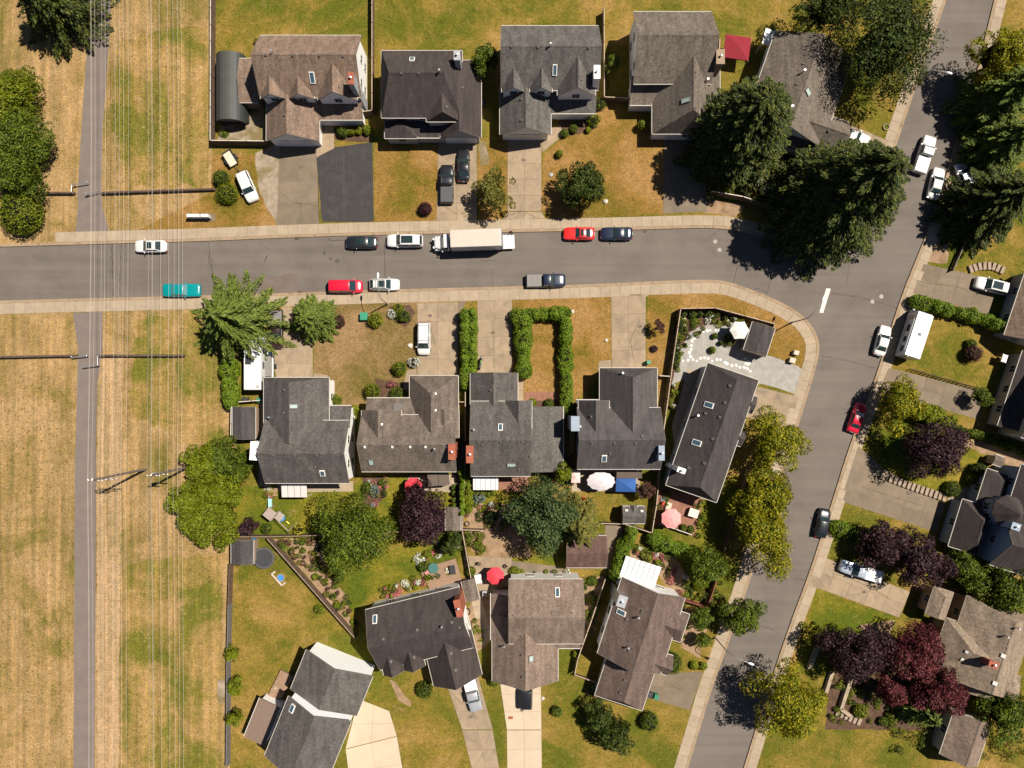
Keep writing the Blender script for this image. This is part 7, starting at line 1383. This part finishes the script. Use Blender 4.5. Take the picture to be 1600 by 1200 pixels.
# sleepers stepping up lawns, trellis edging
M_SLEEP = surf('timber_sleeper', (.27, .205, .15), .15, 2, 8, .9)
def sleepers(pts, n, label, wid=.42, hgt=.35, ln=.55):
    P = resample([gpoint(*p).xy for p in pts], 1e9 if n < 2 else max(.1, sum((gpoint(*a) - gpoint(*b)).length for a, b in zip(pts, pts[1:])) / n)); root = thing('sleeper_edging', (P[0].x, P[0].y, 0), label, 'edging')
    for i, (a, c_) in enumerate(zip(P, P[1:])):
        v, f = obox((a + c_) / 2, c_ - a, (c_ - a).length / 2 - .12, ln, -.05, hgt + random.uniform(-.03, .03)); mesh('sleeper', v, f, M_SLEEP, root)
sleepers([(1512, 422), (1530, 416), (1550, 416), (1568, 424)], 8, 'curved timber edging beside the top right drive'); sleepers([(1388, 746), (1430, 762), (1478, 778)], 13, 'long stepped timber edging above the concrete drive'); sleepers([(1305, 1110), (1345, 1128)], 6, 'short stepped timber edging at the bottom right')
a, c_ = gpoint(1420, 577), gpoint(1536, 610); root = thing('picket_edging', a, 'dark picket edging between the lawn and the drive below the motorhome', 'edging'); n = 18
for i in range(n + 1): p = a.lerp(c_, i / n); v, f = obox(p, c_ - a, .05, .05, 0, .95); mesh('picket', v, f, M_LOG, root)
for z in (.35, .8): v, f = tube([a + Vector((0, 0, z)), c_ + Vector((0, 0, z))], .04, 6); mesh('rail', v, f, M_LOG, root)
def wall_run(pts, w, hgt, label):
    P = [gpoint(*p).xy for p in pts]; root = thing('retaining_wall', (P[0].x, P[0].y, 0), label, 'wall')
    for a, c_ in zip(P, P[1:]):
        n = max(1, round((c_ - a).length / 1.2))
        for i in range(n): p, q = a.lerp(c_, i / n), a.lerp(c_, (i + 1) / n); v, f = obox((p + q) / 2, q - p, (q - p).length / 2 - .01, w, 0, hgt); mesh('block', v, f, M_CONC, root)
wall_run([(1288, 1012), (1275, 1011), (1262, 1043)], .28, .7, 'upper pale retaining wall beside the side street'); wall_run([(1298, 1048), (1288, 1080)], .25, .7, 'middle pale retaining wall under the purple plum'); wall_run([(1327, 1056), (1311, 1105), (1325, 1115)], .25, .8, 'lower pale retaining wall beside the golden locust'); wall_run([(1376, 748), (1382, 735)], .3, .5, 'short dark wall end at the stepped timber edging')
# decks
def deck(q, n, hgt, label):
    P = [gpoint(*p).xy for p in q]; root = thing('deck', (P[0].x, P[0].y, 0), label, 'deck')
    for i in range(n):
        a, b_, c_, d = P[0].lerp(P[3], (i + .04) / n), P[1].lerp(P[2], (i + .04) / n), P[1].lerp(P[2], (i + .96) / n), P[0].lerp(P[3], (i + .96) / n); v, f = prism([a, b_, c_, d], hgt - .06 if i % 3 else 0, hgt); mesh('board', v, f, M_WOOD_DECK, root)
deck([(655, 888), (712, 872), (722, 905), (672, 920)], 16, .4, 'reddish wooden deck above the dark roofed house'); deck([(420, 1085), (440, 1045), (460, 1055), (436, 1100)], 14, .5, 'weathered deck left of the stepped roofs')
# green patio furniture under decks
def table(px, py, rp, mat, label, n=4, seat=True):
    b = gpoint(px, py); root = thing('patio_table', b, label, 'table'); r_ = rp * S; v, f = lathe(b, [(r_, .70), (r_, .75)], 18); mesh('table_top', v, f, mat, root); v, f = lathe(b, [(.25, .02), (.04, .06), (.04, .7)], 10); mesh('pedestal', v, f, M_RIM, root)
def chair(px, py, ang, mat, label, group=None):
    b = gpoint(px, py); root = thing('patio_chair', b, label, 'chair', group); root.rotation_euler = (0, 0, R(-ang)); raw('seat', bx(-.25, .25, -.25, .25, .42, .47), mat, root); raw('backrest', bx(-.27, -.22, -.25, .25, .47, .9), mat, root)
    for sx in (-1, 1):
        for sy in (-1, 1): raw('leg', tube([(sx * .22, sy * .22, 0), (sx * .22, sy * .22, .44)], .018, 5), M_RIM, root)
table(646, 764, 7, M_GLASS, 'glass table under the upper red umbrella'); table(774, 902, 7, M_GLASS, 'glass table under the lower red umbrella'); table(678, 886, 8, plain('dark_teal_top', (.05, .13, .12), .4), 'dark teal table on the wooden deck'); table(930, 758, 9, M_GLASS, 'table under the oval umbrella')
chair(668, 893, 300, cloth('pink_seat', (.5, .2, .2)), 'pink chair on the wooden deck'); chair(637, 752, 60, M_TRIM, 'pale chair left under the upper red umbrella'); chair(660, 752, 120, M_TRIM, 'pale chair right of the upper red umbrella'); chair(790, 884, 130, M_LOG, 'dark chair right of the lower red umbrella'); chair(749, 880, 20, M_LOG, 'dark chair above the white chest'); chair(912, 779, 20, cloth('orange_seat', (.65, .08, .03)), 'orange chair on the lawn below the oval umbrella')
chair(1036, 786, 40, cloth('vermilion_seat', (.5, .06, .03)), 'vermilion chair at the left of the brick deck'); chair(722, 908, 200, M_UMB, 'wine red chair beside the narrow brown shed'); chair(434, 1070, 300, M_TRIM, 'pale chair on the weathered deck')
# ladder on the slate house wall
a, c_ = W(893, 708, .3), W(894, 675, 3.2); root = thing('ladder', (a.x, a.y, 0), 'aluminium ladder against the left wall of the slate house', 'ladder')
for s_ in (-.18, .18): v, f = tube([a + Vector((s_, 0, 0)), c_ + Vector((s_, 0, 0))], .03, 6); mesh('rail', v, f, M_RIM, root)
for i in range(1, 10): p = a.lerp(c_, i / 10); v, f = tube([p - Vector((.18, 0, 0)), p + Vector((.18, 0, 0))], .02, 5); mesh('rung', v, f, M_RIM, root)
# ---------------- person at the tail lift
def person(px, py, z, ang, label):
    b = W(px, py, z + .8); root = thing('person', (b.x, b.y, z), label, 'person'); root.rotation_euler = (0, 0, R(-ang))
    J = {'pel': (0, 0, .95), 'che': (.02, 0, 1.25), 'nec': (.03, 0, 1.47), 'hea': (.05, 0, 1.62), 'top': (.05, 0, 1.73), 'shl': (.02, .17, 1.40), 'ell': (.08, .24, 1.14), 'wrl': (.28, .22, 1.02), 'hal': (.36, .21, 1.0), 'shr': (.02, -.17, 1.40), 'elr': (.06, -.25, 1.13), 'wrr': (.27, -.22, 1.0), 'har': (.35, -.21, .98), 'hil': (0, .09, .88), 'knl': (.1, .11, .48), 'anl': (.02, .12, .09), 'tol': (.16, .13, .04), 'hir': (0, -.09, .88), 'knr': (-.02, -.11, .48), 'anr': (-.14, -.12, .09), 'tor': (0, -.13, .04)}
    Rr = dict(pel=.13, che=.14, nec=.055, hea=.095, top=.07, shl=.065, ell=.045, wrl=.032, hal=.04, shr=.065, elr=.045, wrr=.032, har=.04, hil=.095, knl=.06, anl=.045, tol=.04, hir=.095, knr=.06, anr=.045, tor=.04)
    E = [('pel', 'che'), ('che', 'nec'), ('nec', 'hea'), ('hea', 'top'), ('che', 'shl'), ('shl', 'ell'), ('ell', 'wrl'), ('wrl', 'hal'), ('che', 'shr'), ('shr', 'elr'), ('elr', 'wrr'), ('wrr', 'har'), ('pel', 'hil'), ('hil', 'knl'), ('knl', 'anl'), ('anl', 'tol'), ('pel', 'hir'), ('hir', 'knr'), ('knr', 'anr'), ('anr', 'tor')]
    ks = list(J); me = D.meshes.new('body'); me.from_pydata([J[k] for k in ks], [(ks.index(a), ks.index(c)) for a, c in E], []); o = D.objects.new('body', me); COL.objects.link(o); o.parent = root
    for hnd, sg in (('hal', 1), ('har', -1)): pass
    m = o.modifiers.new('skin', 'SKIN'); m.use_smooth_shade = True
    for i, k in enumerate(ks): me.skin_vertices[0].data[i].radius = (Rr[k], Rr[k]); me.skin_vertices[0].data[i].use_root = (k == 'pel')
    s_ = o.modifiers.new('sub', 'SUBSURF'); s_.levels = 1; s_.render_levels = 1; me.materials.append(plain('dark_clothes', (.02, .022, .03), .8))
    skin = plain('skin', (.42, .24, .17), .5); v, f = lathe((.06, 0), [(.04, 1.5), (.075, 1.56), (.088, 1.63), (.07, 1.69)], 12); raw('face', (v, f), skin, root, smooth=True); v, f = lathe((.04, 0), [(.095, 1.62), (.1, 1.69), (.075, 1.75), (.02, 1.77)], 12); raw('hair', (v, f), plain('dark_hair', (.015, .01, .008), .7), root, smooth=True)
    for sg, w_ in ((1, J['hal']), (-1, J['har'])):
        for i in range(5):
            y = w_[1] + sg * (-.035 + i * .017); l = (.05, .08, .085, .08, .06)[i]; raw('finger', tube([(w_[0] + .01, y, w_[2]), (w_[0] + l * .6, y, w_[2] - .005), (w_[0] + l, y, w_[2] - .03)], .009, 5), skin, root)
person(798.5, 363, -.14, 95, 'person in dark clothes handling the tail lift of the box truck')
